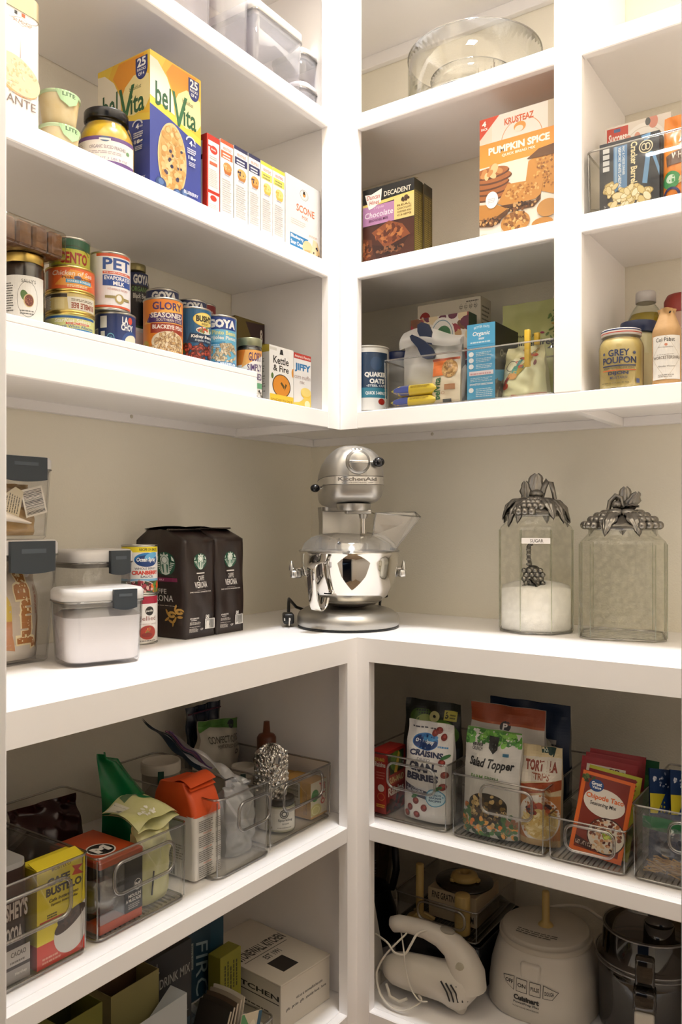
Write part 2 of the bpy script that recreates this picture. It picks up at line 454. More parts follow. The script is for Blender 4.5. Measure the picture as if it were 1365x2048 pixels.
# lower shelving
yl0 = onx(695.5, 0, DC).y; xl1 = ony(738.3, 0, -DC).x
l = thing('shelf_unit', 'white lower shelving under the worktop around the pantry corner', 'shelves', (0, 0, 0))
def Lboard(z0, z1, zr, name):
    b = M(); b.prism([(.001, YE + .002), (DC - .02, YE + .002), (DC - .02, -DC + .02), (XU, -DC + .02), (XU, -.001), (.001, -.001)], z0, z1, WHITE); b.build(name, l)
    board('front_rail', l, DC - .02, DC, YE + .002, yl0, zr, z1, .002); board('front_rail', l, xl1, XU, -DC, -DC + .02, zr, z1, .002)
Lboard(ZS - TB, ZS, ZS0, 'shelf_board'); Lboard(ZF - TB, ZF, .002, 'shelf_board')
b = M(); b.prism([(DC - .022, yl0), (DC, yl0), (DC, -DC), (xl1, -DC), (xl1, -DC + .022), (DC - .022, -DC + .022)], .002, ZT0, WHITE); b.build('corner_post', l)

for a, c in ((ZF + .0004, ZS - TB - .0004), (ZS + .0004, ZT0 + .0192)): board('end_panel', l, .001, DC - .022, -.462, -.4435, a, c)
# ------------------------------------------------------------------ builders shared by the goods on the shelves
ZA += .0006; ZB += .0006; ZC += .0006; ZT += .0006; ZS += .0006; ZF += .0006   # things stand a hair above the boards
RL, RR = pi / 2, 0.0                  # turn of things facing out of the side-wall shelves / back-wall shelves
def face_cam(p): return math.atan2(CAMP.y - p[1], CAMP.x - p[0]) + pi / 2
def cylx(pa, pb, x):
    pc = (pa + pb) / 2; c = onx(pc, HY, x); t = (pc - HX) / FPX; lam = (x - CAMP.x) / ray(pc).x
    return c.x, c.y, (pb - pa) / 2 * lam / FPX / sqrt(1 + t * t)
def cyly(pa, pb, y):
    pc = (pa + pb) / 2; c = ony(pc, HY, y); t = (pc - HX) / FPX; lam = (y - CAMP.y) / ray(pc).y
    return c.x, c.y, (pb - pa) / 2 * lam / FPX / sqrt(1 + t * t)
def spanL(fx, pa, pb, px, py, z0):
    """a face on the plane x=fx between two columns: centre y, width, height up to pixel (px, py)"""
    a, b = onx(pa, HY, fx).y, onx(pb, HY, fx).y
    return (fx, (a + b) / 2, z0), b - a, onx(px, py, fx).z - z0
def spanR(fy, pa, pb, px, py, z0):
    a, b = ony(pa, HY, fy).x, ony(pb, HY, fy).x
    return ((a + b) / 2, fy, z0), b - a, ony(px, py, fy).z - z0
def carton(name, label, cat, loc, rz, w, d, h, base, arts=(), group=None, bev=.0012, flap=None, rot=None, rough=.42):
    b = M(); b.box(-w / 2, w / 2, 0, d, 0, h, mat(base, rough), bev, 1)
    for where, a in arts:
        fn = {'F': FRONT(w), 'L': LEFT(w, d), 'R': RIGHT(w), 'T': TOP(w, h)}[where]
        a.put(b, fn, rough=rough)
    if flap:
        t = thing(name, label, cat, loc, rz, group, rot); b.build('carton', t)
        f = M(); fm = mat(flap[0], .5)
        hh = flap[1]
        f.add([(-w / 2 + .001, .002, h), (w / 2 - .001, .002, h), (w / 2 - .001, d * .5, h + hh), (-w / 2 + .001, d * .5, h + hh), (-w / 2 + .001, .003, h - .001), (w / 2 - .001, .003, h - .001), (w / 2 - .001, d * .5, h + hh - .001), (-w / 2 + .001, d * .5, h + hh - .001)],
              [(0, 1, 2, 3), (7, 6, 5, 4), (0, 4, 5, 1), (1, 5, 6, 2), (2, 6, 7, 3), (3, 7, 4, 0)], fm)
        f.build('top_flap', t); return t
    o = b.build(name, None, loc, rz)
    if rot: o.rotation_euler = rot
    return tag(o, label, cat, group)
def can(name, label, cat, loc, r, h, base, art=None, rz=0.0, group=None, top=TIN, band=.004, body=TIN):
    t = thing(name, label, cat, loc, rz, group)
    b = M(); b.lathe([(r - .004, 0), (r - .0005, 0), (r + .0006, .0012), (r + .0006, .003), (r - .0008, .0042), (r - .0008, h - .0042), (r + .0006, h - .003), (r + .0006, h - .0008), (r - .0006, h), (r - .0018, h - .001), (r - .002, h - .004), (r * .8, h - .0042), (r * .78, h - .0034), (r * .6, h - .0034), (r * .58, h - .0042), (0, h - .0042)], body, 48)
    b.build('can_body', t)
    l = M(); l.lathe([(r, band), (r, h - band)], mat(base, .35), 48, cap=False)
    if art: art.put(l, CYL(r + .0001, band), .004, rough=.35)
    l.build('paper_label', t); return t
def art_can(r, h, band=.004): return Art(2.7 * r, h - 2 * band)
def rr(w, d, R, n=5, x0=0.0, y0=0.0):
    """rounded rectangle outline, counter-clockwise, centred on x, running from y0 to y0 + d"""
    P = []
    for cx, cy, a0 in ((w / 2 - R, y0 + R, -90), (w / 2 - R, y0 + d - R, 0), (-w / 2 + R, y0 + d - R, 90), (-w / 2 + R, y0 + R, 180)):
        for i in range(n + 1):
            a = radians(a0 + 90 * i / n); P.append((x0 + cx + R * cos(a), cy + R * sin(a)))
    return P
def loft(b, rings, mt, smooth=True, closed_bottom=True, closed_top=False):
    n = len(rings[0]); vs = [p for r_ in rings for p in r_]; fs = []
    for j in range(len(rings) - 1):
        for i in range(n):
            k = (i + 1) % n; fs.append((j * n + i, j * n + k, (j + 1) * n + k, (j + 1) * n + i))
    b.add(vs, fs, mt, smooth)
    if closed_bottom: b.add(rings[0], [tuple(range(n))[::-1]], mt)
    if closed_top: b.add(rings[-1], [tuple(range(n))], mt)
    return b
def shell(b, w, d, h, R, t, mt, taper=0.0, floor=.003):
    """open box with rounded corners and real wall thickness"""
    def ring(k, z, inset): return [(x, y, z) for x, y in rr(w - 2 * inset - 2 * taper * (1 - k), d - 2 * inset - 2 * taper * (1 - k), max(R - inset, .002), 5, 0, inset + taper * (1 - k))]
    loft(b, [ring(0, 0, .003), ring(0, .002, 0), ring(1, h, 0), ring(1, h, t), ring(0, floor, t)], mt, True, True)
    n = len(ring(0, 0, 0)); b.add(ring(0, floor, t), [tuple(range(n))], mt)
def clear_bin(label, loc, rz, w, d, h, group, R=.012, handle=(.17, .83, .48, .86), ribs=False, name='clear_bin', side=False, bx=0.0):
    t = thing(name, label, 'bin', loc, rz, group)
    b = M(); shell(b, w, d, h, R, .0026, ACR, .003); b.build('bin_body', t)
    b = M(); b.tube([(x, y, h) for x, y in rr(w, d, R)], .0021, ACR2, 6, True); b.build('rim', t)
    b = M(); b.tube([(x, y, .004) for x, y in rr(w - .006, d - .006, R, 5, 0, .003)], .0022, ACR2, 6, True)
    for sx in (-1, 1):
        b.tube([(sx * (w / 2 - .0042), .0042, .006), (sx * (w / 2 - .0028), .0028, h - .004)], .0013, ACR2, 6)
    b.build('edge_moulding', t)
    if handle:
        a0, a1, z0, z1 = handle
        R2 = min(.016, (z1 - z0) * h * .45)
        P = [(x, -.0015, z) for x, z in rr((a1 - a0) * w, (z1 - z0) * h, R2, 5, ((a0 + a1) / 2 - .5) * w, z0 * h)]
        b = M(); b.tube(P, .0032, ACR2, 8, True); b.build('handle', t)
    if ribs:
        b = M()
        n = int(w / .011)
        for i in range(n):
            x = -w / 2 + .012 + (w - .024) * (i + .5) / n
            b.box(x - .0009, x + .0009, .012, d - .012, .0022, .0041, ACR2)
        b.build('floor_grooves', t)
    return t
def pouch(b, w, d, h, mt, seal=.012, wr=.0018, seed=0, nu=30, nv=40, fat=.35, top_w=1.0, bulge=1.0):
    """gusseted standing bag: fat at the foot, pressed flat at the top seal; returns the front surface function"""
    rd = random.Random(seed); ph = [rd.uniform(0, 6.3) for _ in range(6)]
    def half(u, v):
        if v > 1 - seal / h: k = .002
        else:
            q = v / (1 - seal / h)
            k = d / 2 * bulge * (1 - max(0, (q - fat) / (1 - fat)) ** 1.7) if q > fat else d / 2 * (.82 + .18 * min(1, q / .08) if q < .08 else 1)
            k = max(k, .002)
        e = 1 - abs(2 * u - 1) ** 3.2
        return k * (.35 + .65 * max(e, 0)) if v < .9 else max(.0012, k * max(e, .05))
    def wid(v): return w * (1 + (top_w - 1) * v)
    def wav(u, v):
        a = min(1, v * 6) * (.35 + v)
        return wr * a * (sin(9 * u + ph[0] + 3 * v) * sin(13 * v + ph[1]) + .7 * sin(17 * u - 6 * v + ph[2]) + .5 * sin(23 * v + 11 * u + ph[3]))
    def F(u, v): return ((u - .5) * wid(v), d / 2 - half(u, v) + wav(u, v), v * h)
    def B(u, v): return ((u - .5) * wid(v), d / 2 + half(u, v) + wav(u, v), v * h)
    b.grid(F, nu, nv, mt); b.grid(lambda u, v: B(1 - u, v), nu, nv, mt)
    for s_ in (0, 1):
        vs = []; 
        for j in range(nv + 1):
            vs.append(F(s_, j / nv)); vs.append(B(s_, j / nv))
        b.add(vs, [(2 * j, 2 * j + 1, 2 * j + 3, 2 * j + 2) if not s_ else (2 * j, 2 * j + 2, 2 * j + 3, 2 * j + 1) for j in range(nv)], mt, True)
    b.add([F(i / nu, 0) for i in range(nu + 1)] + [B(i / nu, 0) for i in range(nu + 1)][::-1], [tuple(range(2 * nu + 2))[::-1]], mt)
    def fn(u, v, dd):
        q, s2 = min(max(u / w, 0), 1), min(max(v / h, 0), 1); x, y, z = F(q, s2); return (x, y - dd - .0011, z)
    return fn
def jar(name, label, cat, loc, rz, prof, glass, group=None, fill=None, fillprof=None, lid=None, art=None, art_r=0, art_z=0, label_col=None, lab=None):
    """lid: (r, z0, z1, material); lab: (r, z0, z1) paper round the waist"""
    t = thing(name, label, cat, loc, rz, group)
    if fillprof: b = M(); b.lathe(fillprof, fill, 40); b.build('contents', t)
    b = M(); b.lathe(prof, glass, 44); b.build('jar_glass', t)
    if lid:
        r, z0, z1, mt = lid; b = M(); b.lathe([(r * .97, z0), (r, z0 + .001), (r, z1 - .002), (r * .985, z1 - .0005), (r * .93, z1), (r * .88, z1 - .0012), (0, z1 - .0012)], mt, 44); b.build('lid', t)
    if lab or art:
        b = M()
        if lab: b.lathe([(lab[0], lab[1]), (lab[0], lab[2])], mat(label_col or '#f2efe8', .5), 48, cap=False)
        if art: art.put(b, CYL(art_r, art_z), .004)
        b.build('printed_label', t)
    return t
G_B = 'goods on the side-wall shelf under the top shelf'
KALB[0] = 0.7  # upper goods dimmed in colour, as the lamp overexposes them
# ------------------------------------------------------------------ side wall, top shelf: clear storage boxes with white lids
LIDW = mat('#f3f0ee', .35); SEAL = mat('#8d8880', .5); CLASP = mat('#39424a', .4)
BOXCL = clear('#fcfbfd', .05, .06, edge='#e3dfe8', haze=.1)
def lidded(name, label, loc, rz, w, d, h, group=None, clasp=None, R=.02, seal='#8d8880', lidh=.022, taper=.004, claspw=.05, sq=True, mt=BOXCL):
    t = thing(name, label, 'container', loc, rz, group)
    hb = h - lidh
    b = M()
    def ring(k, z, i): return [(x, y, z) for x, y in rr(w - 2 * i - 2 * taper * (1 - k), d - 2 * i - 2 * taper * (1 - k), max(R - i, .003), 6, 0, i + taper * (1 - k))]
    loft(b, [ring(0, 0, .004), ring(0, .004, 0), ring(1, hb, 0), ring(1, hb, .0022), ring(.02, .006, .0022)], mt); b.add(ring(.02, .006, .0022), [tuple(range(28))], mt)
    b.build('container_body', t)
    b = M(); b.tube([(x, y, hb - .003) for x, y in rr(w + .001, d + .001, R, 6, 0, -.0005)], .0017, ACR2, 6, True); b.build('rim', t)
    b = M(); loft(b, [ring(1, hb - .012, .004), ring(1, hb - .004, .0028)], mat(seal, .5), True, True, True); b.build('seal', t)
    b = M(); loft(b, [ring(1, hb - .004, .0026), ring(1, hb, -.001), ring(1, h - .006, -.001), ring(1, h - .001, .003), ring(1, h, .008)], LIDW, True, True, True); b.build('lid', t)
    if clasp:
        cx, cw, ch = clasp; b = M()
        P = []
        for i in range(9):
            u = i / 8; P.append((cx - cw / 2 + cw * u, h - ch - .004 * (1 - (2 * u - 1) ** 2)))
        poly = P + [(cx + cw / 2, h - .002), (cx - cw / 2, h - .002)]
        b.prism(poly, -.009, -.001, CLASP, 'y'); b.box(cx - cw * .28, cx + cw * .28, -.0095, -.009, h - ch * .42, h - ch * .28, mat('#4a535b', .5)); b.build('clasp', t)
    return t
GA = 'clear lidded boxes along the top shelf'
def boxA(fx, pa, pb, d, h, label, R=.02):
    a, b_ = onx(pa, HY, fx).y, onx(pb, HY, fx).y
    return lidded('storage_box', label, (fx, (a + b_) / 2, ZA), RL, b_ - a - .007, d, h, GA, None, R, seal='#e4e0e2')
boxA(.30, 330, 434, .22, .30, 'tall clear storage box at the near end of the top shelf row')
boxA(.305, 437, 508, .22, .31, 'tall clear storage box between its near neighbour and the white lidded one')
boxA(.315, 510, 609, .25, .155, 'broad clear storage box with white lid beside the two stacked canisters', .012)
for k, (z, lb) in enumerate(((0, 'small rounded clear canister at the bottom of the two-high stack'), (.081, 'small rounded clear canister with white lid topping the two-high stack'))):
    a, b_ = onx(607, HY, .27).y, onx(648, HY, .27).y
    lidded('canister', lb, (.285, (a + b_) / 2 - .028, ZA + z), RL, b_ - a - .004, .105, .08, 'small stacked clear canisters', None, .03, lidh=.014, seal='#c9c4c2')
b = M(); p = onx(590, 150, .2); b.lathe([(.028, 0), (.033, .018), (.033, .035), (.006, .04)], mat('#8c8d90', .4, .6), 20); b.tube([(0, 0, .04), (0, 0, .09)], .006, STEEL)
tag(b.build('metal_cup', None, (.06, onx(612, HY, .06).y - .01, ZA)), 'small grey metal scoop cup behind the white lidded clear box', 'cup')

# ------------------------------------------------------------------ side wall, second shelf
# cookie tin with rounded corners, at the doorway end
y1 = onx(76, HY, .295).y; w = .125; h = onx(72, 14, .298).z - ZB
t = thing('cookie_tin', 'tall white cookie tin with gold lid beside the doorway', 'tin', (.31, y1 - w / 2, ZB), RL)
b = M(); hb = h - .03
loft(b, [[(x, y, z) for x, y in rr(w, .11, .02, 6)] for z in (0, hb)], mat('#f4f0ec', .3), True, True, True)
a = Art(w, hb)
a.rect(.55, .885, .82, .95, '#f8f5f2'); a.ring(.685, .917, .15, .038, .1, '#d9a890', 4); a.txt('St Michel', .56, .895, .82, .93, '#b8895f', sh=.2)
a.rect(.58, .955, .62, .985, '#2a2a2a'); a.rect(.68, .96, .73, .99, '#e2632c')
a.ell(.6, .435, .34, .155, '#f0b070', -18); a.ell(.62, .45, .335, .15, '#fbdcb4', -18)
a.blobs(.62, .45, .3, .13, 70, .02, ['#f6cf9f', '#fde6c6', '#f3c794'], seed=3)
a.poly([(.66, .6), (.668, .6), (.664, .78)], '#c7b6b4')
a.txt('FONDANTE', .02, .19, .88, .262, '#8a766c'); a.lines(.5, .28, .85, .3, 1, '#bcae9f')
a.ring(.5, .97, .42, .06, .04, '#9a8f80', 30, 270, 360)
a.put(b, FRONT(w, 0)); b.build('tin_body', t)
b = M(); loft(b, [[(x, y, z) for x, y in rr(w + .002, .112, .021, 6, 0, -.001)] for z in (hb, h - .003, h)], mat('#d8c7a0', .35, .5), True, True, True); b.build('lid', t)
# two cut-fruit tubs stacked
x, y, r = cylx(76, 161, .25)
for k, (z, hh, lb, u) in enumerate(((ZB, .058, 'lower pale yellow plastic tub under a twin beside the cookie tin', .15), (ZB + .059, onx(120, 197, .25).z - ZB - .059, 'upper pale yellow plastic tub stacked on its twin, green lid', 0))):
    t = thing('fruit_tub', lb, 'tub', (x, y, z), RL - .5, 'stacked fruit tubs')
    b = M(); b.lathe([(r * .72, 0), (r * .78, .004), (r * .95, hh - .006), (r * .95, hh)], mat('#e9cf96', .35, noise=.2, nscale=40, col2='#f3e2b8'), 36); b.build('tub_body', t)
    b = M(); b.lathe([(r * .97, hh - .006), (r * 1.02, hh - .005), (r * 1.02, hh - .001), (r * .96, hh), (0, hh)], mat('#cfe2b2', .35), 36)
    a = Art(.06, .03); a.poly([(.1, 1), (.9, 1), (.75, .4), (.5, .12), (.25, .4)], '#b7dba6'); a.txt('LITE', .3, .68, .7, .9, '#3f5a38', .02); a.put(b, CYL(r * .99 + .001, hh - .031, turn=.35 + u), .004)
    b.build('lid', t)
# big jar of peaches
x, y, r = cylx(155, 271, .255); h = onx(200, 205, .285).z - ZB; f = r
LEMON = mat('#e3a916', .3, noise=.12, nscale=22, col2='#f5cf3a')
prof = [(f * .86, 0), (f * .97, .006), (f, .03), (f, h * .52), (f * .97, h * .6), (f * .84, h * .73), (f * .71, h * .82), (f * .7, h * .85), (f * .71, h * .9)]
a = Art(2.5 * f, h * .4); a.rect(0, .0, 1, 1, '#efe6e0'); a.rect(0, .86, 1, 1, '#6b4a86'); a.rect(0, .0, 1, .14, '#6b4a86'); a.ell(.52, .9, .07, .1, '#5c6f8c'); a.rect(.44, .86, .6, .93, '#e9e6df')
a.txt('ORGANIC SLICED PEACHES', .3, .56, .82, .68, '#8a7a86', .005); a.lines(.28, .38, .8, .5, 2, '#b9aeb2'); a.txt('NET WT 2 LBS 8 OZ', .3, .17, .85, .25, '#9a8aa8'); a.lines(.02, .3, .2, .8, 7, '#c3b6b0'); a.ell(.86, .55, .03, .07, '#6f9a6a')
jar('fruit_jar', 'large glass jar of yellow peaches with a black lid and purple-striped label', 'jar', (x, y, ZB), face_cam((x, y)) - .1, prof, JARG, None, LEMON, [(f * .84, .003), (f * .95, .01), (f * .96, h * .52), (f * .9, h * .63), (f * .68, h * .81), (0, h * .81)], (f * .78, h * .86, h, mat('#17161a', .25)), a, f + .0006, h * .12)
# big breakfast-biscuit carton
loc, w, h = spanL(.30, 300, 402, 300, 97, ZB); d = .30 - .1521
def biscuit_art(w, h):
    a = Art(w, h); a.rect(0, 0, 1, 1, '#39489c')
    a.poly([(0, .62), (.35, .585), (.7, .535), (1, .5), (1, 1), (0, 1)], '#f3d24a')
    a.poly([(0, .7), (.3, 1), (.95, 1), (1, .8), (1, .55), (.6, .6), (.2, .66), (0, .67)], '#f2c23c')
    a.poly([(0, .68), (0, .96), (.14, .95), (.32, .87), (.44, .75), (.47, .625), (.3, .645)], '#f6eedd')
    a.poly([(.3, .9), (.42, .99), (.9, .99), (.76, .85), (.66, .78), (.5, .72), (.42, .8)], '#f0a02c')
    a.poly([(.46, .72), (.54, .8), (.7, .86), (.86, .86), (.98, .83), (1, .66), (.92, .6), (.7, .575), (.5, .6)], '#f7e6a8')
    a.txt('be', .1, .63, .34, .8, '#1f5a34', .02); a.rect(.365, .63, .395, .8, '#1f5a34')
    a.poly([(.42, .8), (.47, .8), (.55, .63), (.66, .8), (.72, .8), (.57, .56), (.53, .56)], '#2b6b3e')
    a.txt('ita', .64, .585, .9, .73, '#1f5a34', .02); a.txt('breakfast', .62, .755, .84, .785, '#4a5a30')
    a.ell(.85, .885, .11, .075, '#27357f'); a.poly([(.74, .89), (.96, .89), (.96, .97), (.74, .97)], '#27357f'); a.txt('25', .77, .9, .93, .965, '#ffffff', .03); a.txt('PACKS', .77, .872, .93, .892, '#ffffff', .02); a.txt('OF 4', .79, .838, .9, .862, '#ffffff', .03)
    a.ell(.42, .29, .28, .265, '#e8c890', 0, 40)
    a.ell(.42, .29, .26, .25, '#d9ab66', 0, 40)
    a.blobs(.42, .29, .23, .235, 150, .045, ['#e3bd7e', '#d3a45e', '#ecca92', '#c99650'], 1.3, 5); a.blobs(.42, .29, .2, .2, 12, .028, ['#3a3550', '#54485c'], 1.2, 9)
    for q in ((.2, .05), (.52, .02), (.66, .045)): a.ell(q[0], q[1] + .03, .1, .045, '#2f4a7c'); a.ell(q[0], q[1] + .045, .05, .022, '#5c7cae')
    a.ring(.78, .49, .1, .04, .25, '#d9dbe8', 20, 0, 180); a.txt('4', .75, .46, .81, .5, '#ffffff', .03); a.txt('HRS', .82, .468, .88, .482, '#ffffff'); a.lines(.71, .4, .9, .445, 3, '#e8e8f2', .6); a.txt('18g', .73, .35, .88, .385, '#ffffff', .03); a.lines(.74, .31, .88, .345, 3, '#cfd2e6', .6)
    a.txt('BLUEBERRY', .64, .09, .93, .115, '#eef0fa', .02); a.lines(.66, .065, .93, .08, 1, '#9aa4d0')
    return a
carton('biscuit_box', 'large yellow and blue breakfast biscuit carton beside the peach jar', 'box', loc, RL, w, d, h, '#39489c', [('F', biscuit_art(w, h)), ('L', biscuit_art(d, h))])
# row of baking-mix cartons turned spine outwards
def mixbox(pa, pb, py, lb, arts, d, base='#f4f1ec', fx=.30, flap=None, px=None):
    loc, w, h = spanL(fx, pa, pb, px or pa, py, ZB); w -= .0006
    return carton('mix_box', lb, 'box', loc, RL, w, d, h, base, [(k, f(w if k == 'F' else d, h)) for k, f in arts], 'boxed baking mixes', flap=flap)
def spine(top, band, words, food, foot='#a9a29c'):
    def f(w, h):
        a = Art(w, h); a.rect(0, 0, 1, 1, '#f3f0ee'); a.rect(0, .955, 1, 1, top)
        a.txt('KRUSTEAZ', .22, .885, .86, .92, '#e07a55', .02); a.rect(.05, .78, .95, .87, band); a.lines(.18, .79, .82, .86, 2, '#ffffff' if band != '#f2e268' else '#8a8a5a', .5)
        a.ell(.55, .66, .3, .075, food[0]); a.ell(.55, .69, .33, .055, food[1]); a.blobs(.55, .69, .26, .04, 8, .05, [food[2]], 1.2, 4)
        a.rect(.3, .585, .7, .6, '#c4c0d0'); a.lines(.14, .15, .86, .55, 15, '#cdc8c6', .35); a.lines(.2, .04, .85, .065, 1, foot, .6); return a
    return f
def betty(w, h):
    a = Art(w, h); a.rect(0, 0, 1, 1, '#c8321f'); a.rect(.1, .33, .95, .93, '#f1efec'); a.rect(.1, .02, .95, .29, '#f1efec')
    a.ell(.52, .83, .3, .05, '#cf3a26'); a.txt('Betty', .34, .815, .7, .845, '#ffffff', .02); a.rect(.02, .85, .3, .87, '#cf3a26'); a.lines(.2, .71, .8, .76, 2, '#b9b4ac'); a.rect(.2, .64, .8, .68, '#d86b4a'); a.lines(.15, .38, .85, .6, 10, '#cfc9c4', .35)
    a.ell(.5, .24, .25, .035, '#cf3a26'); a.lines(.15, .05, .85, .18, 6, '#cfc9c4', .35); return a
def bettyside(w, h):
    a = Art(w, h); a.rect(0, 0, 1, 1, '#e8e5e0'); a.rect(.9, 0, 1, 1, '#c8321f'); a.rect(0, .93, 1, 1, '#c8321f'); a.lines(.55, .2, .86, .85, 26, '#4a4644', .4); a.rect(.7, .7, .9, .76, '#3a1a14'); a.rect(0, 0, .9, .07, '#5a1a14'); return a
mixbox(414, 440, 265, 'red spined cake mix box next to the blue biscuit carton', [('F', betty), ('L', bettyside)], .125)
FO = ('#c8763a', '#dd9a52', '#f0c58c')
mixbox(441, 467, 276, 'orange topped muffin mix box with its top flap torn open', [('F', spine('#df5c30', '#e36d3c', 0, FO))], .13, flap=('#7a6a4c', .012))
mixbox(468.5, 496, 289, 'navy topped muffin mix box beside the torn orange one', [('F', spine('#2b2c55', '#2f3160', 0, ('#c88a44', '#e2b468', '#4a3a52')))], .13)
mixbox(497, 521, 305, 'navy topped muffin mix box beside the yellow topped ones', [('F', spine('#2b2c55', '#2f3160', 0, ('#c8843c', '#e0aa58', '#4a3a52')))], .13)
mixbox(522, 545.5, 320, 'yellow topped muffin mix box beside a navy topped one', [('F', spine('#efe04f', '#f2e268', 0, ('#e9c65c', '#f3dd86', '#d8b44a')))], .13)
mixbox(546, 570, 333, 'yellow topped muffin mix box beside the white scone mix', [('F', spine('#efe04f', '#f2e268', 0, ('#e9c65c', '#f3dd86', '#d8b44a')))], .13)
def scone(w, h):
    a = Art(w, h); a.rect(0, 0, 1, 1, '#f3f0ec'); a.ring(.52, .83, .12, .07, .08, '#8a8680'); a.ring(.52, .83, .09, .055, .06, '#b9b4ac'); a.ell(.52, .83, .04, .025, '#d8922c'); a.poly([(.48, .84), (.56, .84), (.54, .88), (.5, .88)], '#3a2a1a')
    a.txt('SCONE', .3, .585, .82, .68, '#e0703a', .015); a.txt('MIX', .46, .51, .63, .555, '#e0703a'); a.lines(.15, .4, .6, .48, 3, '#d9d0c8', .3)
    a.poly([(.12, .1), (.52, .1), (.64, .27), (.12, .27)], '#2d86c0'); a.txt('Blueberry', .14, .2, .5, .255, '#ffffff', .03); a.txt('Sour Cream', .14, .13, .52, .185, '#ffffff', .03)
    a.ell(.62, .15, .15, .1, '#ead2a0'); a.poly([(.55, 0), (.66, 0), (.7, .14), (.52, .12)], '#d9b377'); a.poly([(.7, 0), (.98, .0), (.98, .16), (.88, .3), (.78, .3)], '#f0dcb4'); a.poly([(.86, .0), (.98, .0), (.98, .16), (.9, .3)], '#e0c08a'); a.blobs(.85, .12, .1, .1, 8, .02, ['#3a3342'], 1.2, 3); a.txt('STEP', .66, .32, .9, .345, '#e8b89a'); return a
mixbox(571.5, 641, 344, 'white scone mix box closing the row against the end panel', [('F', scone)], .055)
# ------------------------------------------------------------------ side wall, third shelf: riser and cans
yr = onx(515, HY, .33).y; RH = .054
t = thing('can_riser', 'white stepped shelf riser under the cans and jars', 'riser', (0, 0, ZC))
b = M(); b.box(.214, .33, YE + .02, yr, RH - .012, RH, WHITE, .0015, 1); b.build('lower_step', t)
b = M(); b.box(.316, .33, YE + .02, yr, 0, RH - .0121, WHITE, .001, 1); b.build('front_board', t)
b = M(); b.box(.02, .034, YE + .02, yr, 0, RH - .0121, WHITE, .001, 1); b.build('back_board', t)
b = M(); b.box(.124, .214, YE + .02, yr, RH - .0119, RH + .058, WHITE, .0015, 1); b.build('middle_step', t)
b = M(); b.box(.02, .1239, YE + .02, yr, RH - .0119, RH + .093, WHITE, .0015, 1); b.build('upper_step', t)
ZR = ZC + RH + .0006; ZR2 = ZC + RH + .0586; ZR3 = ZC + RH + .0936
def cancx(pa, pb, x): return cylx(pa, pb, x)
# fig jam jar
x, y, r = cancx(4, 90, .262); h = onx(60, 506, .29).z - ZR
a = Art(2.5 * r, h * .62); a.rect(0, 0, 1, 1, '#eeebe4'); a.ring(.62, .48, .2, .4, .03, '#6a6a66'); a.txt("SALLY'S", .5, .84, .78, .92, '#4a4844')
a.ell(.56, .55, .07, .13, '#5c7a42', 20); a.ell(.64, .45, .1, .15, '#d9c08a'); a.ell(.645, .45, .085, .13, '#7a3f30'); a.blobs(.645, .45, .07, .1, 24, .012, ['#a5644a', '#59281f', '#c98a64'], 1.1, 4); a.lines(.48, .14, .76, .26, 2, '#7c7a76'); a.lines(.1, .2, .36, .86, 12, '#5f5d59', .4)
BR = mat('#2a160d', .3)
jar('jam_jar', 'fig jam jar with white label and gold rim under the plastic biscuit pack', 'jar', (x, y, ZR), face_cam((x, y)) - .1, [(r * .92, 0), (r, .005), (r, h * .8), (r * .93, h * .86), (r * .9, h * .9)], JARG, None, BR, [(r * .9, .003), (r * .97, .008), (r * .97, h * .79), (r * .89, h * .87), (0, h * .87)], (r * .97, h * .87, h, GOLD), a, r + .0005, h * .05)
jz = ZR + h
# clear clamshell of brown biscuits on the jam jar
t = thing('biscuit_pack', 'clear plastic pack of brown biscuits lying on the jam jar', 'pack', (x + .004, y - .014, jz + .0005), RL + .08)
b = M(); bb = [(-.066, .005), (.062, .01)]
b.box(-.066, .064, -.045, .04, .0, .046, clear('#f0e8dc', .06, .1, bump=.6, bscale=40), .006, 2); b.build('clear_wrap', t)
b = M()
for i in range(4): b.box(-.062 + i * .031, -.034 + i * .031, -.041, .036, .002, .042, mat('#5a3a22', .7, noise=.25, nscale=70, col2='#8a6440'), .004, 1)
b.build('biscuit_row', t)
# stack of fish tins with a tomato tin behind
x, y, r = cancx(91, 190, .262); z = ZR; th = .0362
def t_star(a):
    a.rect(0, .84, 1, .98, '#2e5f97'); a.rect(0, 0, 1, .84, '#cfcf86'); a.txt('StarKist Selects', .3, .58, .9, .82, '#e9e6d2', .02, .15); a.rect(.48, .46, .85, .58, '#c2442e'); a.txt('NO SALT ADDED', .5, .48, .83, .56, '#f0e4d0', .02); a.txt('Chunk White Albacore', .32, .26, .95, .44, '#4a6f9c', .01); a.rect(.45, .1, .95, .22, '#3c7fb4')
def t_bee(a):
    a.rect(0, 0, 1, 1, '#d2bb78'); a.rect(0, .78, .5, 1, '#2e2418'); a.lines(.04, .1, .24, .9, 8, '#e8e4da', .8); a.rect(.3, .08, .46, .7, '#dcca92'); a.poly([(.52, .1), (1, .05), (1, .9), (.5, .82)], '#ded6c4'); a.txt('BUMBLE BEE', .56, .16, .97, .5, '#9a4a30', .03, 0, 180); a.lines(.56, .6, .97, .76, 2, '#6a5c48')
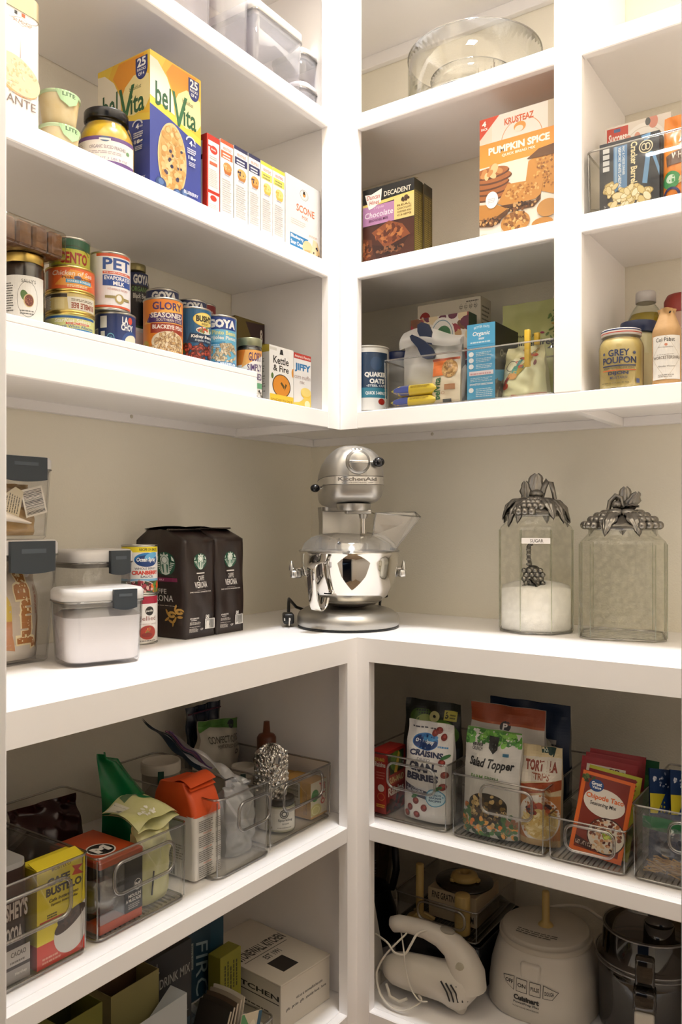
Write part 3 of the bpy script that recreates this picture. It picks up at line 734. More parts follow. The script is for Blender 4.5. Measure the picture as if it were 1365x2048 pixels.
def t_chick(a):
    a.rect(0, 0, 1, 1, '#e2662c'); a.rect(.02, .06, .16, .95, '#ece8e0'); a.poly([(.3, .2), (.55, .95), (.75, .9), (.95, .3), (.7, .1)], '#f0a040'); a.txt('Chicken of Sea', .26, .66, .92, .9, '#f4dcc4', .02, .2); a.ell(.66, .56, .06, .1, '#3a5a8a'); a.txt('Pink Salmon', .42, .5, .9, .62, '#5a2a18', .02); a.rect(.48, .3, .9, .48, '#3f9cc4'); a.txt('SKINLESS BONELESS', .5, .34, .88, .44, '#f2f2ee', .02); a.lines(.5, .1, .85, .24, 2, '#f6d8b8', .6)
G_T = 'fish tins in one stack'
for lb, bs, f, ht, rot in (('pale green albacore tuna tin at the foot of the fish tin stack', '#cfcf86', t_star, th, .0), ('gold tuna tin standing upside down in the middle of the fish tin stack', '#d2bb78', t_bee, th, .0), ('orange salmon tin near the top of the fish tin stack', '#e2662c', t_chick, th * 1.18, .0)):
    a = art_can(r, ht); f(a); can('fish_tin', lb, 'tin', (x, y, z), r, ht, bs, a, face_cam((x, y)) - .12, G_T, GOLD, .003, GOLD); z += ht + .0002
x2, y2, r2 = cancx(104, 180, .24)
x2, r2 = x, .034; h2 = max(onx(150, 497, .24).z - z, .03)
a = art_can(r2, h2); a.rect(0, .62, 1, 1, '#1f5a3a'); a.rect(0, .62, .3, 1, '#3f7f86'); a.rect(0, 0, 1, .58, '#c8c43c'); a.txt('CENTO', .3, .06, .86, .5, '#a52a1c', .04); a.ring(.55, .3, .4, .45, .06, '#3a2a10', 20, 20, 160)
can('tomato_paste_tin', 'yellow and green tomato tin on top of the fish tins', 'tin', (x - .004, y + .002, z), r2, h2, '#c8c43c', a, face_cam((x, y)), None)
# evaporated milk on water chestnuts
x, y, r = cancx(190, 272, .268); h1 = .058
a = art_can(r, h1); a.rect(0, 0, 1, 1, '#22366e'); a.rect(.24, .5, .38, .92, '#e9e7e2'); a.rect(.25, .2, .34, .38, '#e9e7e2'); a.bars(.04, .0, .18, .5, 10); a.txt('LA', .66, .66, .78, .92, '#f4f2f0', .04); a.txt('CHOY', .64, .42, .9, .66, '#f4f2f0', .04); a.ell(.83, .8, .05, .13, '#d8503c'); a.ring(.45, .12, .07, .18, .15, '#6fb4c8'); a.txt('120', .42, .05, .48, .2, '#6fb4c8'); a.ell(.86, .08, .2, .34, '#31508c'); a.ell(.88, .04, .17, .26, '#e9e0c8')
can('vegetable_tin', 'short dark blue tin under the evaporated milk', 'tin', (x, y, ZR), r, h1, '#22366e', a, face_cam((x, y)) - .1)
x3, y3, r3 = cancx(175, 263, .268); r3 = min(r3, r + .001); h3 = onx(220, 503, .295).z - ZR - h1
a = art_can(r3, h3); a.rect(0, 0, 1, 1, '#f3eff0'); a.rect(.3, .945, 1, 1, '#e0603a'); a.txt('PET', .42, .7, .98, .92, '#28509a', .03); a.rect(.42, .62, 1, .67, '#dc5a3a'); a.txt('THE DAIRY SINCE 1885', .44, .632, .9, .66, '#f6e4dc', .02); a.rect(.42, .4, 1, .6, '#2a4f9c'); a.txt('EVAPORATED', .45, .51, .98, .585, '#f4f2f4', .03); a.txt('MILK', .6, .415, .82, .49, '#f4f2f4', .04); a.txt('VITAMIN D ADDED', .5, .32, .9, .36, '#d88a70'); a.ell(.72, .17, .09, .09, '#b9a464'); a.ell(.71, .18, .05, .06, '#f0eee8'); a.rect(.46, .17, .64, .22, '#a3925c'); a.rect(.8, .15, .95, .2, '#a3925c'); a.rect(0, .0, 1, .04, '#e0603a'); a.lines(.06, .2, .1, .85, 2, '#3a3f7a', .5, True)
can('milk_tin', 'white evaporated milk tin with red band on the short blue tin', 'tin', (x3, y3, ZR + h1 + .0002), r3, h3, '#f3eff0', a, face_cam((x3, y3)) - .1)
# bean jar behind
x, y, r = cylx(240, 296, .078); y += .004; h = onx(278, 524, .105).z - ZR3
BEAN = mat('#1a1512', .4, noise=.1, nscale=120, col2='#33302c')
a = Art(2.5 * r, h * .82); a.rect(0, 0, 1, 1, '#2a221c'); a.rect(0, .78, 1, 1, '#1f2c5c'); a.txt('GOYA', .5, .8, .99, .97, '#f0eee8', .05); a.txt('ORGANIC', .45, .66, .99, .75, '#6f9a4a', .02); a.txt('Black Beans', .5, .54, .99, .63, '#e4dfd2', .02); a.txt('Frijoles', .58, .46, .9, .53, '#c9c3b4'); a.blobs(.5, .22, .5, .2, 80, .02, ['#14110f', '#2d2824'], 1.5, 3, box=True); a.rect(0, .0, 1, .05, '#3f5f34')
jar('bean_jar', 'glass jar of black beans with gold lid behind the milk tin', 'jar', (x, y, ZR3), face_cam((x, y)) - .15, [(r * .95, 0), (r, .004), (r, (h - .0) * .72), (r * .7, (h - .0) * .88), (r * .68, (h - .0) * .93)], JARG, None, BEAN, [(r * .93, .002), (r * .96, .006), (r * .96, (h - .0) * .7), (r * .66, (h - .0) * .88), (0, (h - .0) * .88)], (r * .76, (h - .0) * .9, h, mat('#a89c6a', .35, .8)), a, r + .0005, .004)
# cans
HC = .1085; RC = .0368
def goya(a, c2='#2a3f74'):
    a.rect(0, 0, 1, 1, c2); a.rect(0, .76, 1, 1, '#22305f'); a.txt('GOYA', .28, .79, .9, .97, '#f2f0ec', .06)
def std(pa, pb, xx, z, h, lb, bs, f, turn=-.1, r=RC, grp=None, nm='food_can'):
    x, y, _ = cylx(pa, pb, xx); a = art_can(r, h); f(a)
    return can(nm, lb, 'can', (x, y, z), r, h, bs, a, face_cam((x, y)) + turn, grp)
GC = 'cans of beans on the riser'
def glory(a):
    a.rect(0, 0, 1, 1, '#e8862a'); a.poly([(.1, .55), (.9, 1), (1, .8), (1, .5)], '#f2b24a'); a.txt('GLORY', .34, .8, .95, .95, '#4a2a66', .03); a.poly([(.2, .58), (.28, .7), (.25, .72), (1, .78), (1, .57), (.26, .56)], '#4b2b68'); a.txt('SEASONED', .3, .65, .97, .75, '#f3e8dc', .03); a.txt('SOUTHERN STYLE', .42, .585, .95, .635, '#e8d8c4', .01); a.rect(.3, .36, 1, .55, '#a23a22'); a.txt('BLACKEYE PEAS', .34, .44, .98, .52, '#f6ece0', .03)
    a.ell(.66, .2, .34, .2, '#ead8b8'); a.blobs(.68, .2, .28, .17, 70, .035, ['#d9b98a', '#c9a26c', '#e6cea2'], 1.4, 4, edge='#8a6440'); a.blobs(.55, .04, .45, .05, 40, .035, ['#d9b98a', '#c9a26c'], 1.4, 6, box=True, edge='#8a6440'); a.ell(.17, .13, .1, .1, '#c9a43c'); a.lines(.1, .1, .24, .17, 2, '#6a4a1a')
std(286, 367, .272, ZR, HC, 'orange and purple can of black-eyed peas in front of the navy cans', '#e8862a', glory, -.12, .0378, GC)
def blueg(a): goya(a, '#27406f'); a.rect(0, 0, 1, .5, '#8a3a2a')
std(302, 350, .08, ZR3, HC, 'navy bean can in the back row between the bean jar and its navy twin', '#27406f', blueg, -.25, .034, GC)
std(297, 353, .168, ZR2, HC, 'navy bean can behind the orange black-eyed pea can, ahead of its twin', '#27406f', blueg, -.1, .034, GC)
std(354, 410, .168, ZR2, HC * .97, 'navy bean can behind the kidney beans, beside the red soup can', '#27406f', blueg, -.1, .034, GC)
def redc(a): a.rect(0, 0, 1, 1, '#8f1f1f'); a.txt("Campbell's", .6, .7, .98, .86, '#e8dcd0', .02, .2); a.rect(0, 0, 1, .45, '#e6e0d6')
std(382, 424, .08, ZR3, HC * .95, 'dark red soup can mostly hidden behind the kidney bean can', '#8f1f1f', redc, -.3, .034, GC)
def bush(a):
    a.rect(0, 0, 1, 1, '#1d5c86'); a.poly([(0, 0), (.5, 0), (.3, 1), (0, 1)], '#174a70'); a.ell(.8, .8, .26, .14, '#e8c34a'); a.ell(.8, .8, .24, .125, '#f0d878'); a.txt("BUSH'S", .6, .75, .99, .88, '#221a14', .05); a.txt('BEST', .72, .69, .9, .73, '#5a3a14', .02); a.ell(.8, .585, .2, .07, '#e9e2d2'); a.blobs(.8, .59, .16, .05, 16, .03, ['#c2402c', '#5c8a3a', '#e0b050'], 1.3, 5)
    a.poly([(.42, .34), (.48, .52), (1, .5), (1, .32)], '#14304f'); a.txt('Kidney Beans', .5, .41, 1, .49, '#f4efe6', .03, .15); a.txt('Frijoles Rojos', .58, .35, .95, .4, '#d6e0e8', .01, .15); a.ell(.38, .22, .12, .1, '#3f6a34'); a.blobs(.66, .15, .36, .17, 60, .055, ['#7a2418', '#9c3626', '#5c1a12'], 1.7, 8, edge='#3a100c', core='#b4503c')
std(348, 424, .272, ZR, HC, 'blue can of kidney beans beside the orange can', '#1d5c86', bush, -.1, grp=GC)
def pinto(a):
    a.rect(0, 0, 1, 1, '#6fb9d8'); a.rect(0, .74, 1, 1, '#22408a'); a.txt('GOYA', .3, .77, .95, .95, '#f4f2ee', .06); a.txt('Pinto Beans', .4, .63, .97, .72, '#e6e39a', .03); a.txt('Frijoles Pintos', .32, .51, .97, .61, '#f4f4ec', .03); a.poly([(.2, .3), (.68, .38), (.68, .5), (.2, .44)], '#3f94c0'); a.lines(.28, .34, .64, .44, 3, '#cfe8f4', .5); a.blobs(.68, .26, .34, .2, 80, .04, ['#d8c8a6', '#c4ac84', '#e6dac0'], 1.6, 3, edge='#8f7a5c'); a.rect(0, 0, 1, .08, '#3a7fb8'); a.txt('PRIME PREMIUM', .3, .015, .95, .065, '#e8f2f6', .03)
std(400, 476, .272, ZR, HC, 'light blue pinto bean can at the end of the riser', '#6fb9d8', pinto, -.12, grp=GC)
# on the shelf board past the riser
x, y, r = cylx(472, 526, .28); r *= 1.0; y = max(y, yr + r + .001); h = onx(500, 672, .305).z - ZC
a = Art(2.5 * r, h * .75); a.rect(0, 0, 1, 1, '#f0eeea'); a.rect(0, .68, .42, 1, '#e8862a'); a.poly([(.3, .62), (.42, 1), (1, 1), (1, .9)], '#eeb060'); a.txt('GLORY', .52, .76, .95, .95, '#4a2a66', .03); a.txt('SIMPLY', .48, .55, .96, .7, '#4b2b68', .02); a.txt('SEASONED', .32, .36, .98, .5, '#4b2b68', .02); a.rect(.5, .18, 1, .3, '#6fae84'); a.blobs(.7, .06, .3, .09, 30, .04, ['#3a3630', '#e0d8c8', '#7f7a70'], 1.5, 3, box=True)
jar('sauce_jar', 'glass jar of seasoned beans with sage green lid between riser and broth carton', 'jar', (x, y, ZC), face_cam((x, y)) - .1, [(r * .93, 0), (r, .004), (r, h * .8), (r * .92, h * .86), (r * .88, h * .9)], JARG, None, mat('#2c2018', .4), [(r * .9, .003), (r * .96, .007), (r * .96, h * .79), (r * .86, h * .87), (0, h * .87)], (r * .95, h * .87, h, mat('#a3a585', .35, .5)), a, r + .0005, .006)
# broth carton, muffin mix, taco box
loc, w, h = spanL(.302, 539, 587, 539, 688, ZC); d = .07
a = Art(w, h); a.rect(0, 0, 1, 1, '#f2efe9'); a.rect(.02, .92, .3, .97, '#d9d4c8'); a.poly([(.42, .87), (.58, .87), (.54, .96), (.46, .96)], '#22201c'); a.txt('Kettle', .16, .7, .8, .83, '#26221e', .02); a.txt('& Fire', .16, .57, .8, .68, '#26221e', .02); a.ell(.5, .33, .38, .2, '#3a2f22'); a.ell(.5, .33, .35, .185, '#e0902a'); a.poly([(.45, .37), (.6, .28), (.63, .33), (.5, .4)], '#5a4a1f'); a.poly([(.62, .25), (.72, .36), (.66, .38)], '#46401c'); a.ell(.12, .48, .05, .05, '#5c7a3a'); a.rect(.02, .0, 1, .17, '#f0c93c'); a.txt('BONE BROTH SOUP', .08, .03, .95, .1, '#a37a14', .02); a.ell(1.0, .6, .08, .08, '#e59a3c')
a2 = Art(d, h); a2.rect(0, 0, 1, 1, '#e4e1da'); a2.rect(0, .88, 1, 1, '#b8a33c'); a2.lines(.2, .2, .85, .8, 14, '#8a867e', .4)
carton('broth_carton', 'white bone broth soup carton with gabled olive top in front of the taco box', 'carton', (.302, loc[1], ZC), RL, w, d, h, '#f2efe9', [('F', a), ('L', a2)], flap=('#a8962e', .006))
loc, w, h = spanL(.30, 587.6, 622, 588, 704, ZC)
a = Art(w, h); a.rect(0, 0, 1, 1, '#eeebe8'); a.rect(0, .9, 1, 1, '#c03526'); a.txt("America's Favorite", .05, .925, .97, .975, '#f5e4dc', .02, .1); a.poly([(-.0, .1), (.3, .12), (1, .28), (1, 0), (0, 0)], '#f2d25c'); a.txt('JIFFY', .06, .66, .97, .82, '#2d7fb8', .05); a.txt('corn muffin', .04, .54, .97, .62, '#b09a94', .01); a.txt('mix', .35, .46, .62, .52, '#b09a94', .01); a.ell(.7, .3, .3, .1, '#f0c94a'); a.ell(.7, .32, .3, .08, '#f6dc7c'); a.ell(.75, .12, .3, .1, '#f3cf5c'); a.ell(.78, .1, .16, .07, '#f8ecc0')
carton('muffin_mix_box', 'small white, red and blue corn muffin mix box beside the broth carton', 'box', (.30, loc[1], ZC), RL, w - .001, .05, h, '#eeebe8', [('F', a)])
p0 = onx(470, HY, .12).y; p1 = min(onx(558, HY, .12).y, -.361); h = onx(540, 652, .12).z - ZC
a = Art(p1 - p0, h); a.rect(0, 0, 1, 1, '#6f5c1c'); a.poly([(.35, .97), (1, .99), (1, .45)], '#3a1d18'); a.txt('8', .84, .78, .93, .93, '#eee4d4', .03); a.txt('Hard Shells', .72, .66, .96, .73, '#e4d2c2', .02, 0); a.poly([(.45, .6), (.8, .55), (.86, .4), (.5, .4)], '#8a7424'); a.ell(.62, .62, .1, .1, '#2f2a1c')
carton('taco_box', 'olive and brown taco kit box standing behind the broth carton', 'box', (.12, (p0 + p1) / 2, ZC), RL, p1 - p0, .06, h, '#6f5c1c', [('F', a)])
# ------------------------------------------------------------------ back wall, top shelf: glass cake cover over pans
GLASSB = clear('#fdfdfc', .05, .02, edge='#e6e8e2')
cx, cy = (ony(820, HY, -.175).x + ony(1090, HY, -.175).x) / 2 , -.172; R = .158
t = thing('glass_bowl', 'large straight-sided clear glass bowl over the dark metal pans', 'bowl', (cx, cy, ZA))
b = M(); H = .135
b.lathe([(R - .02, 0), (R - .004, .006), (R, .02), (R, H), (R - .003, H), (R - .003, .02), (R - .008, .009), (R - .02, .004)], GLASSB, 64); b.build('bowl_wall', t)
b = M(); b.tube([(R * cos(2 * pi * i / 64) , R * sin(2 * pi * i / 64), H) for i in range(64)], .0016, ACR2, 6, True); b.build('rim', t)
DK = mat('#4a4a4c', .3, .9)
for k in range(3):
    t = thing('round_pan', ('lowest dark round metal pan inside the glass bowl', 'middle dark round metal pan inside the glass bowl', 'topmost dark round metal pan inside the glass bowl')[k], 'pan', (cx - .006, cy - .004, ZA + .0065 + k * .0075), 0, 'stacked round pans')
    b = M(); r = .125 - .006 * k; b.lathe([(0, 0), (r - .003, 0), (r, .006), (r + .002, .007), (r - .001, .0015), (0, .0012)], DK, 48, cap=False); b.build('pan_body', t)
    b = M(); b.tube([((r + .001) * cos(2 * pi * i / 48), (r + .001) * sin(2 * pi * i / 48), .007) for i in range(48)], .0013, STEEL, 6, True); b.build('rolled_edge', t)
t = thing('glass_dish', 'smaller clear fluted glass dish standing on the pans', 'dish', (cx - .005, cy, ZA + .0345))
b = M(); b.lathe([(.0, 0), (.085, 0), (.092, .006), (.1, .05), (.098, .05), (.09, .007), (0, .003)], GLASSB, 48, cap=False); b.build('dish_wall', t)
b = M(); b.tube([(.099 * cos(2 * pi * i / 48), .099 * sin(2 * pi * i / 48), .05) for i in range(48)], .0012, ACR2, 6, True); b.build('rim', t)
b = M()
for i in range(36):
    a = 2 * pi * i / 36; b.tube([(.086 * cos(a), .086 * sin(a), .005), (.091 * cos(a), .091 * sin(a), .014)], .0025, GLASSB, 6)
b.build('fluting', t)
t = thing('whisk', 'wire balloon whisk lying in the small glass dish', 'whisk', (cx + .03, cy - .012, ZA + .038))
b = M()
for k in range(5):
    a = pi * k / 5
    b.tube([(.0 + .026 * cos(a) * sin(pi * i / 16) * (1 if True else 0), .026 * sin(a) * sin(pi * i / 16), .008 + .066 * (1 - abs(cos(pi * i / 16)) * 1.0) ) for i in range(1, 16)], .0008, mat('#b08a6a', .25, 1), 5)
b.build('wires', t)
b = M(); b.tube([(-.03, 0, .006), (.03, 0, .006)], .0045, STEEL); b.build('grip', t)
t = thing('glass_measure', 'small clear glass measuring cup handle by the bowl edge', 'cup', (cx + .102, cy - .03, ZA + .0345)) if False else None

# ------------------------------------------------------------------ back wall, second shelf
loc, w, h = spanR(-.30, 726.5, 829, 829, 354, ZB); d = .041
a = Art(w, h); a.rect(0, 0, 1, 1, '#3a2118'); a.rect(0, .82, 1, 1, '#1a1a18'); a.poly([(0, .76), (1, .8), (1, .84), (0, .8)], '#e6cf74'); a.rect(0, .52, .62, .77, '#b884ae'); a.rect(.62, .52, 1, .8, '#e4cd86')
a.txt('DECADENT', .42, .855, .94, .92, '#f0e6d0', .015); a.poly([(.04, .93), (.17, .92), (.38, .97), (.36, .8), (.2, .74), (.12, .73)], '#f4efe6'); a.txt('Duncan', .08, .855, .34, .915, '#b8341f', .01, .2); a.txt('Hines', .13, .785, .33, .84, '#b8341f', .01, .2); a.txt('Triple', .22, .71, .42, .755, '#e6c8de', .0, .3); a.txt('Chocolate', .04, .615, .6, .69, '#f2e4ee', .01, .1); a.txt('BROWNIE MIX', .12, .56, .5, .595, '#5a2a4c', .01)
for i in range(4): a.txt(('REAL', 'CHOCOLATE', 'CHUNKS AND', 'CHIPS')[i], .68, .68 - i * .042, .95, .705 - i * .042, '#6a4a20', .01)
a.blobs(.82, .765, .07, .02, 9, .03, ['#2a1a10', '#4a3020'], 1.3, 3)
a.rect(0, 0, 1, .5, '#4a2417'); a.poly([(.0, .06), (.1, .04), (.2, .14), (.18, .33), (0, .36)], '#6a3820'); a.poly([(.28, .06), (.75, .14), (.92, .3), (.42, .22), (.18, .26)], '#3a1a10'); a.poly([(.18, .42), (.52, .53), (.78, .45), (.93, .3), (.44, .19)], '#8a4a28'); a.blobs(.54, .36, .26, .1, 60, .05, ['#a86236', '#7a3c20', '#b8743f', '#5c2a16'], 1.9, 4); a.blobs(.55, .16, .26, .05, 50, .03, ['#2a120a', '#6a3c22', '#8a5a3a'], 1.3, 6); a.blobs(.08, .2, .08, .12, 24, .04, ['#8a4a28', '#4a2414', '#a86a40'], 1.6, 8); a.rect(0, 0, 1, .03, '#6a3a20')
a2 = Art(d, h); a2.rect(0, 0, 1, 1, '#5f5220'); a2.rect(0, .86, 1, 1, '#2a2712'); a2.lines(.1, .05, .9, .84, 30, '#a8964a', .35); a2.rect(0, .53, 1, .535, '#2a2712'); a2.rect(.48, .3, .52, .84, '#2a2712')
G = 'brownie mix boxes'
carton('brownie_mix_box', 'front brownie mix box with pink panel and raised top flap', 'box', loc, 0, w, d, h, '#4a3a1c', [('F', a), ('R', a2)], G, flap=('#7f6c2c', .007))
carton('brownie_mix_box', 'second brownie mix box standing right behind the open-topped one', 'box', (loc[0] + .003, -.30 + d + .001, ZB), 0, w, .037, h - .002, '#4a3a1c', [('R', a2)], G)
x0 = ony(960, HY, -.30).x; x1 = x0 + .195; h = ony(959, 242, -.30).z - ZB; w = x1 - x0
a = Art(w, h); a.rect(0, 0, 1, 1, '#efe4d6'); a.rect(.15, .72, .8, 1, '#f2ece6'); a.rect(.8, .7, 1, 1, '#d9c8b0'); a.poly([(0, 1), (.24, 1), (0, .83)], '#dc4a2a'); a.txt('4', .03, .935, .08, .98, '#ffffff', .04); a.txt('PACK', .02, .905, .1, .925, '#ffffff', .03)
a.ring(.5, .76, .24, .17, .03, '#e8a06a', 30, 0, 180); a.txt('KRUSTEAZ', .3, .9, .64, .955, '#d9602f', .03); a.ell(.48, .86, .07, .04, '#e8a04a'); a.ell(.47, .845, .05, .025, '#f4eadb')
a.rect(0, .6, 1, .79, '#ee9a36'); a.txt('PUMPKIN SPICE', .11, .69, .82, .75, '#fdf6ea', .045); a.txt('QUICK BREAD MIX', .27, .65, .66, .675, '#fdf0dc', .03)
a.rect(0, 0, 1, .6, '#e9dccb'); a.ell(.16, .5, .16, .07, '#d9cbb8')
for k in range(5): a.ell(.13 + .03 * (k % 2), .36 + .045 * k, .23, .045, '#5f3216'); a.ell(.13 + .03 * (k % 2), .37 + .045 * k, .22, .04, '#a5602c'); 
a.blobs(.12, .55, .12, .03, 10, .05, ['#c98a4c', '#e6c08a'], 1.6, 3)
a.poly([(.54, .36), (.58, .56), (.7, .6), (1, .62), (1, .3), (.86, .26)], '#c98a3c'); a.blobs(.8, .46, .16, .14, 90, .014, ['#a86a28', '#dba658', '#8a5420'], 1.3, 5); a.poly([(.56, .58), (.7, .64), (1, .66), (1, .57), (.7, .57)], '#6a421c')
a.poly([(.22, .28), (.34, .42), (.76, .4), (.72, .28), (.66, .25), (.3, .25)], '#c88a40'); a.poly([(.24, .26), (.66, .24), (.72, .28), (.72, .24), (.64, .19), (.3, .2)], '#5a3416'); a.blobs(.5, .34, .2, .06, 60, .014, ['#a56828', '#dca860'], 1.3, 6); a.blobs(.48, .22, .2, .03, 40, .018, ['#7a4a22', '#c89a60', '#3a200e'], 1.4, 7)
a.poly([(0, .17), (.0, .3), (.2, .28), (.34, .22), (.16, .15)], '#c08238'); a.poly([(0, .12), (0, .18), (.16, .16), (.34, .22), (.34, .18), (.16, .1)], '#5c3818'); a.blobs(.14, .15, .14, .03, 36, .018, ['#8a5a2c', '#c89a60', '#3a200e'], 1.4, 9)
a.ell(.43, .1, .17, .085, '#b9803c'); a.blobs(.43, .11, .15, .07, 60, .024, ['#c8924c', '#dcae6c', '#7a4a20', '#8f5c2a'], 1.5, 10); a.ell(.8, .16, .12, .07, '#c08a48'); a.ell(.74, .05, .12, .04, '#b87e38'); a.ell(.155, .32, .075, .068, '#f6f2ee'); a.lines(.11, .3, .2, .34, 3, '#b0a8a8', .4); a.rect(.03, .015, .06, .04, '#b9b0a8'); a.lines(.02, .05, .1, .06, 1, '#b9a898')
carton('bread_mix_box', 'tall orange and white pumpkin bread mix box beside the partition', 'box', ((x0 + x1) / 2, -.30, ZB), 0, w, .10, h, '#ee9a36', [('F', a)], bev=.0012)
# second bay: clear bin with rice, macaroni and an orange pouch
p0 = ony(1174, HY, -.312); zt = ony(1174, 306, -.312).z - ZB
bw = .235
G2 = 'clear bins in the cubbies'
clear_bin('clear bin with dry goods in the upper small cubby beside the partition', (p0.x + bw / 2, -.312, ZB), 0, bw, .28, zt, G2, handle=None, side=True)
px0 = ony(1200, HY, -.296).x; px1 = ony(1320, HY, -.296).x; w = px1 - px0; h = ony(1200, 291, -.296).z - ZB - .004; d = .036
a = Art(w, h); a.rect(0, 0, 1, 1, '#26262a'); a.rect(.24, .28, .47, .92, '#5f8ab4'); a.rect(.26, .42, .3, .92, '#8fb0cc'); a.txt('MAC & CHEESE DINNER', .39, .5, .43, .9, '#e6eef4', .02, 0, -90); a.txt('VERMONT WHITE CHEDDAR', .32, .32, .37, .9, '#f2f6f8', .02, 0, -90); a.txt('Cracker Barrel', .53, .36, .64, .93, '#efdfae', .03, 0, -90); a.ring(.78, .82, .115, .09, .16, '#efe0b8'); a.ring(.75, .82, .045, .05, .3, '#efe0b8'); a.ring(.81, .82, .045, .05, .3, '#efe0b8'); a.poly([(.72, .33), (.8, .31), (.86, .74), (.78, .72)], '#6f9cc4'); a.poly([(.86, .74), (.92, .72), (1, .5), (1, .38)], '#6f9cc4'); a.poly([(.7, .98), (.76, .9), (.84, .92), (.86, 1)], '#6f9cc4')
for i in range(4): a.rect(.06, .6 + i * .085, .17, .665 + i * .085, '#d9d6d0')
a.poly([(.1, .1), (.3, .3), (.7, .3), (.8, .1), (.8, .0), (.1, .0)], '#3a3a3e'); a.blobs(.22, .34, .09, .1, 14, .07, ['#e6d29a', '#d6bc78', '#f0e2b4'], 1.8, 4, edge='#a58a4c'); a.blobs(.52, .15, .32, .17, 48, .075, ['#ead8a6', '#dcc482', '#f4e8c4'], 1.7, 5, edge='#a88e52'); a.txt('NET WT', .08, .04, .12, .12, '#d9d6d0', .0, 0, 90)
a2 = Art(d, h); a2.rect(0, 0, 1, 1, '#1a1a1e'); a2.lines(.3, .1, .6, .9, 2, '#6f7480', .5, True)
carton('macaroni_box', 'black and blue macaroni cheese box in the clear cubby bin', 'box', ((px0 + px1) / 2, -.296, ZB + .004), 0, w, d, h, '#1c1c20', [('F', a), ('R', a2)])
px0 = ony(1211, HY, -.245).x; px1 = ony(1343, HY, -.245).x; w = px1 - px0; h = ony(1212, 258, -.245).z - ZB - .004
a = Art(w, h); a.rect(0, 0, 1, 1, '#e4dad0'); a.rect(.03, .8, .36, .98, '#c8402a'); a.txt('Success', .05, .83, .34, .92, '#f8efe6', .03, .2); a.rect(.14, .93, .24, .965, '#4a6a9a'); a.ell(.6, .72, .34, .24, '#efe9e2'); a.ring(.6, .72, .3, .2, .05, '#d8cfc4'); a.ell(.74, .95, .07, .07, '#d8907c'); a.ell(.36, .8, .06, .07, '#d8907c'); a.ell(.5, .82, .05, .06, '#dc9a84'); a.ell(.66, .96, .04, .04, '#5a5a58')
carton('rice_box', 'white rice box with red badge behind the macaroni box', 'box', ((px0 + px1) / 2, -.245, ZB + .004), 0, w, .04, h, '#e4dad0', [('F', a)])
px0 = ony(1327, HY, -.29).x; h = ony(1340, 238, -.27).z - ZB - .006; w = .058
t = thing('rice_pouch', 'orange rice pouch at the open end of the clear cubby bin', 'pouch', (px0 + w / 2 , -.302, ZB + .0045), 0)
b = M(); fn = pouch(b, w, .05, h, mat('#ee8a26', .35), .02, .0012, 3)
a = Art(w, h); a.poly([(.1, .52), (1, .6), (1, .42), (.16, .38)], '#6a4a36'); a.txt('WHOLE', .3, .46, .98, .54, '#f4e8da', .03); a.txt('R', .5, .66, .8, .8, '#f8efe0', .01, .3); a.ell(.3, .22, .3, .1, '#4a9a5c'); a.ell(.3, .23, .16, .05, '#d8ecd8'); a.blobs(.8, .2, .22, .12, 30, .06, ['#e6cf9a', '#d4b878'], 2.2, 4); a.ring(.3, .04, .3, .1, .3, '#3a3a6a', 20, 0, 180)
a.put(b, fn, .006, .008); b.build('pouch_body', t)

# ------------------------------------------------------------------ back wall, third shelf
x, y, r = cyly(700, 779, -.262); h = ony(750, 689, -.30).z - ZC
a = Art(2.5 * r, h - .012); a.rect(0, 0, 1, 1, '#e4e3df'); a.rect(.2, .2, .95, .93, '#1e3a5a'); a.rect(.2, .2, .95, .36, '#2f7f98'); a.txt('QUAKER', .42, .52, .9, .61, '#f4f2ee', .05); a.txt('OATS', .52, .425, .84, .505, '#f4f2ee', .05); a.txt('-STEEL CUT-', .46, .375, .9, .41, '#e8ecf0', .03); a.txt('QUICK 3-MINUTE', .44, .24, .92, .3, '#eef4f6', .03); a.ell(.78, .14, .08, .05, '#a5281f'); a.ell(.66, .75, .12, .11, '#27486e')
t = can('oats_canister', 'navy and white oats canister at the stile end of the shelf', 'canister', (x, y, ZC), r, h, '#e4e3df', a, face_cam((x, y)) - .05, None, mat('#1f2a44', .4), .006, mat('#d9d6d0', .4))
x2, y2, r2 = cyly(752, 818, -.16); y2 = -.14; h = ony(790, 704, -.17).z - ZC
t = thing('canister_jar', 'dark blue lidded canister behind the oats', 'canister', (x2 + .012, y2, ZC))
b = M(); b.lathe([(r2 * .96, 0), (r2 * .98, .004), (r2 * .98, h - .02)], mat('#c9ccd0', .4), 40); b.build('canister_body', t)
b = M(); b.lathe([(r2, h - .024), (r2 * 1.02, h - .02), (r2 * 1.02, h - .004), (r2 * .98, h), (0, h)], mat('#1d2f66', .4), 40); b.build('lid', t)
# bin and its contents
zt = ony(768, 722, -.318).z - ZC; bx0 = ony(767, HY, -.318).x; bx1 = x1a - .004
clear_bin('wide clear bin of breakfast packets on the third shelf', ((bx0 + bx1) / 2, -.318, ZC), 0, bx1 - bx0, .17, zt, G2, handle=None, R=.01)
zb = ZC + .0042
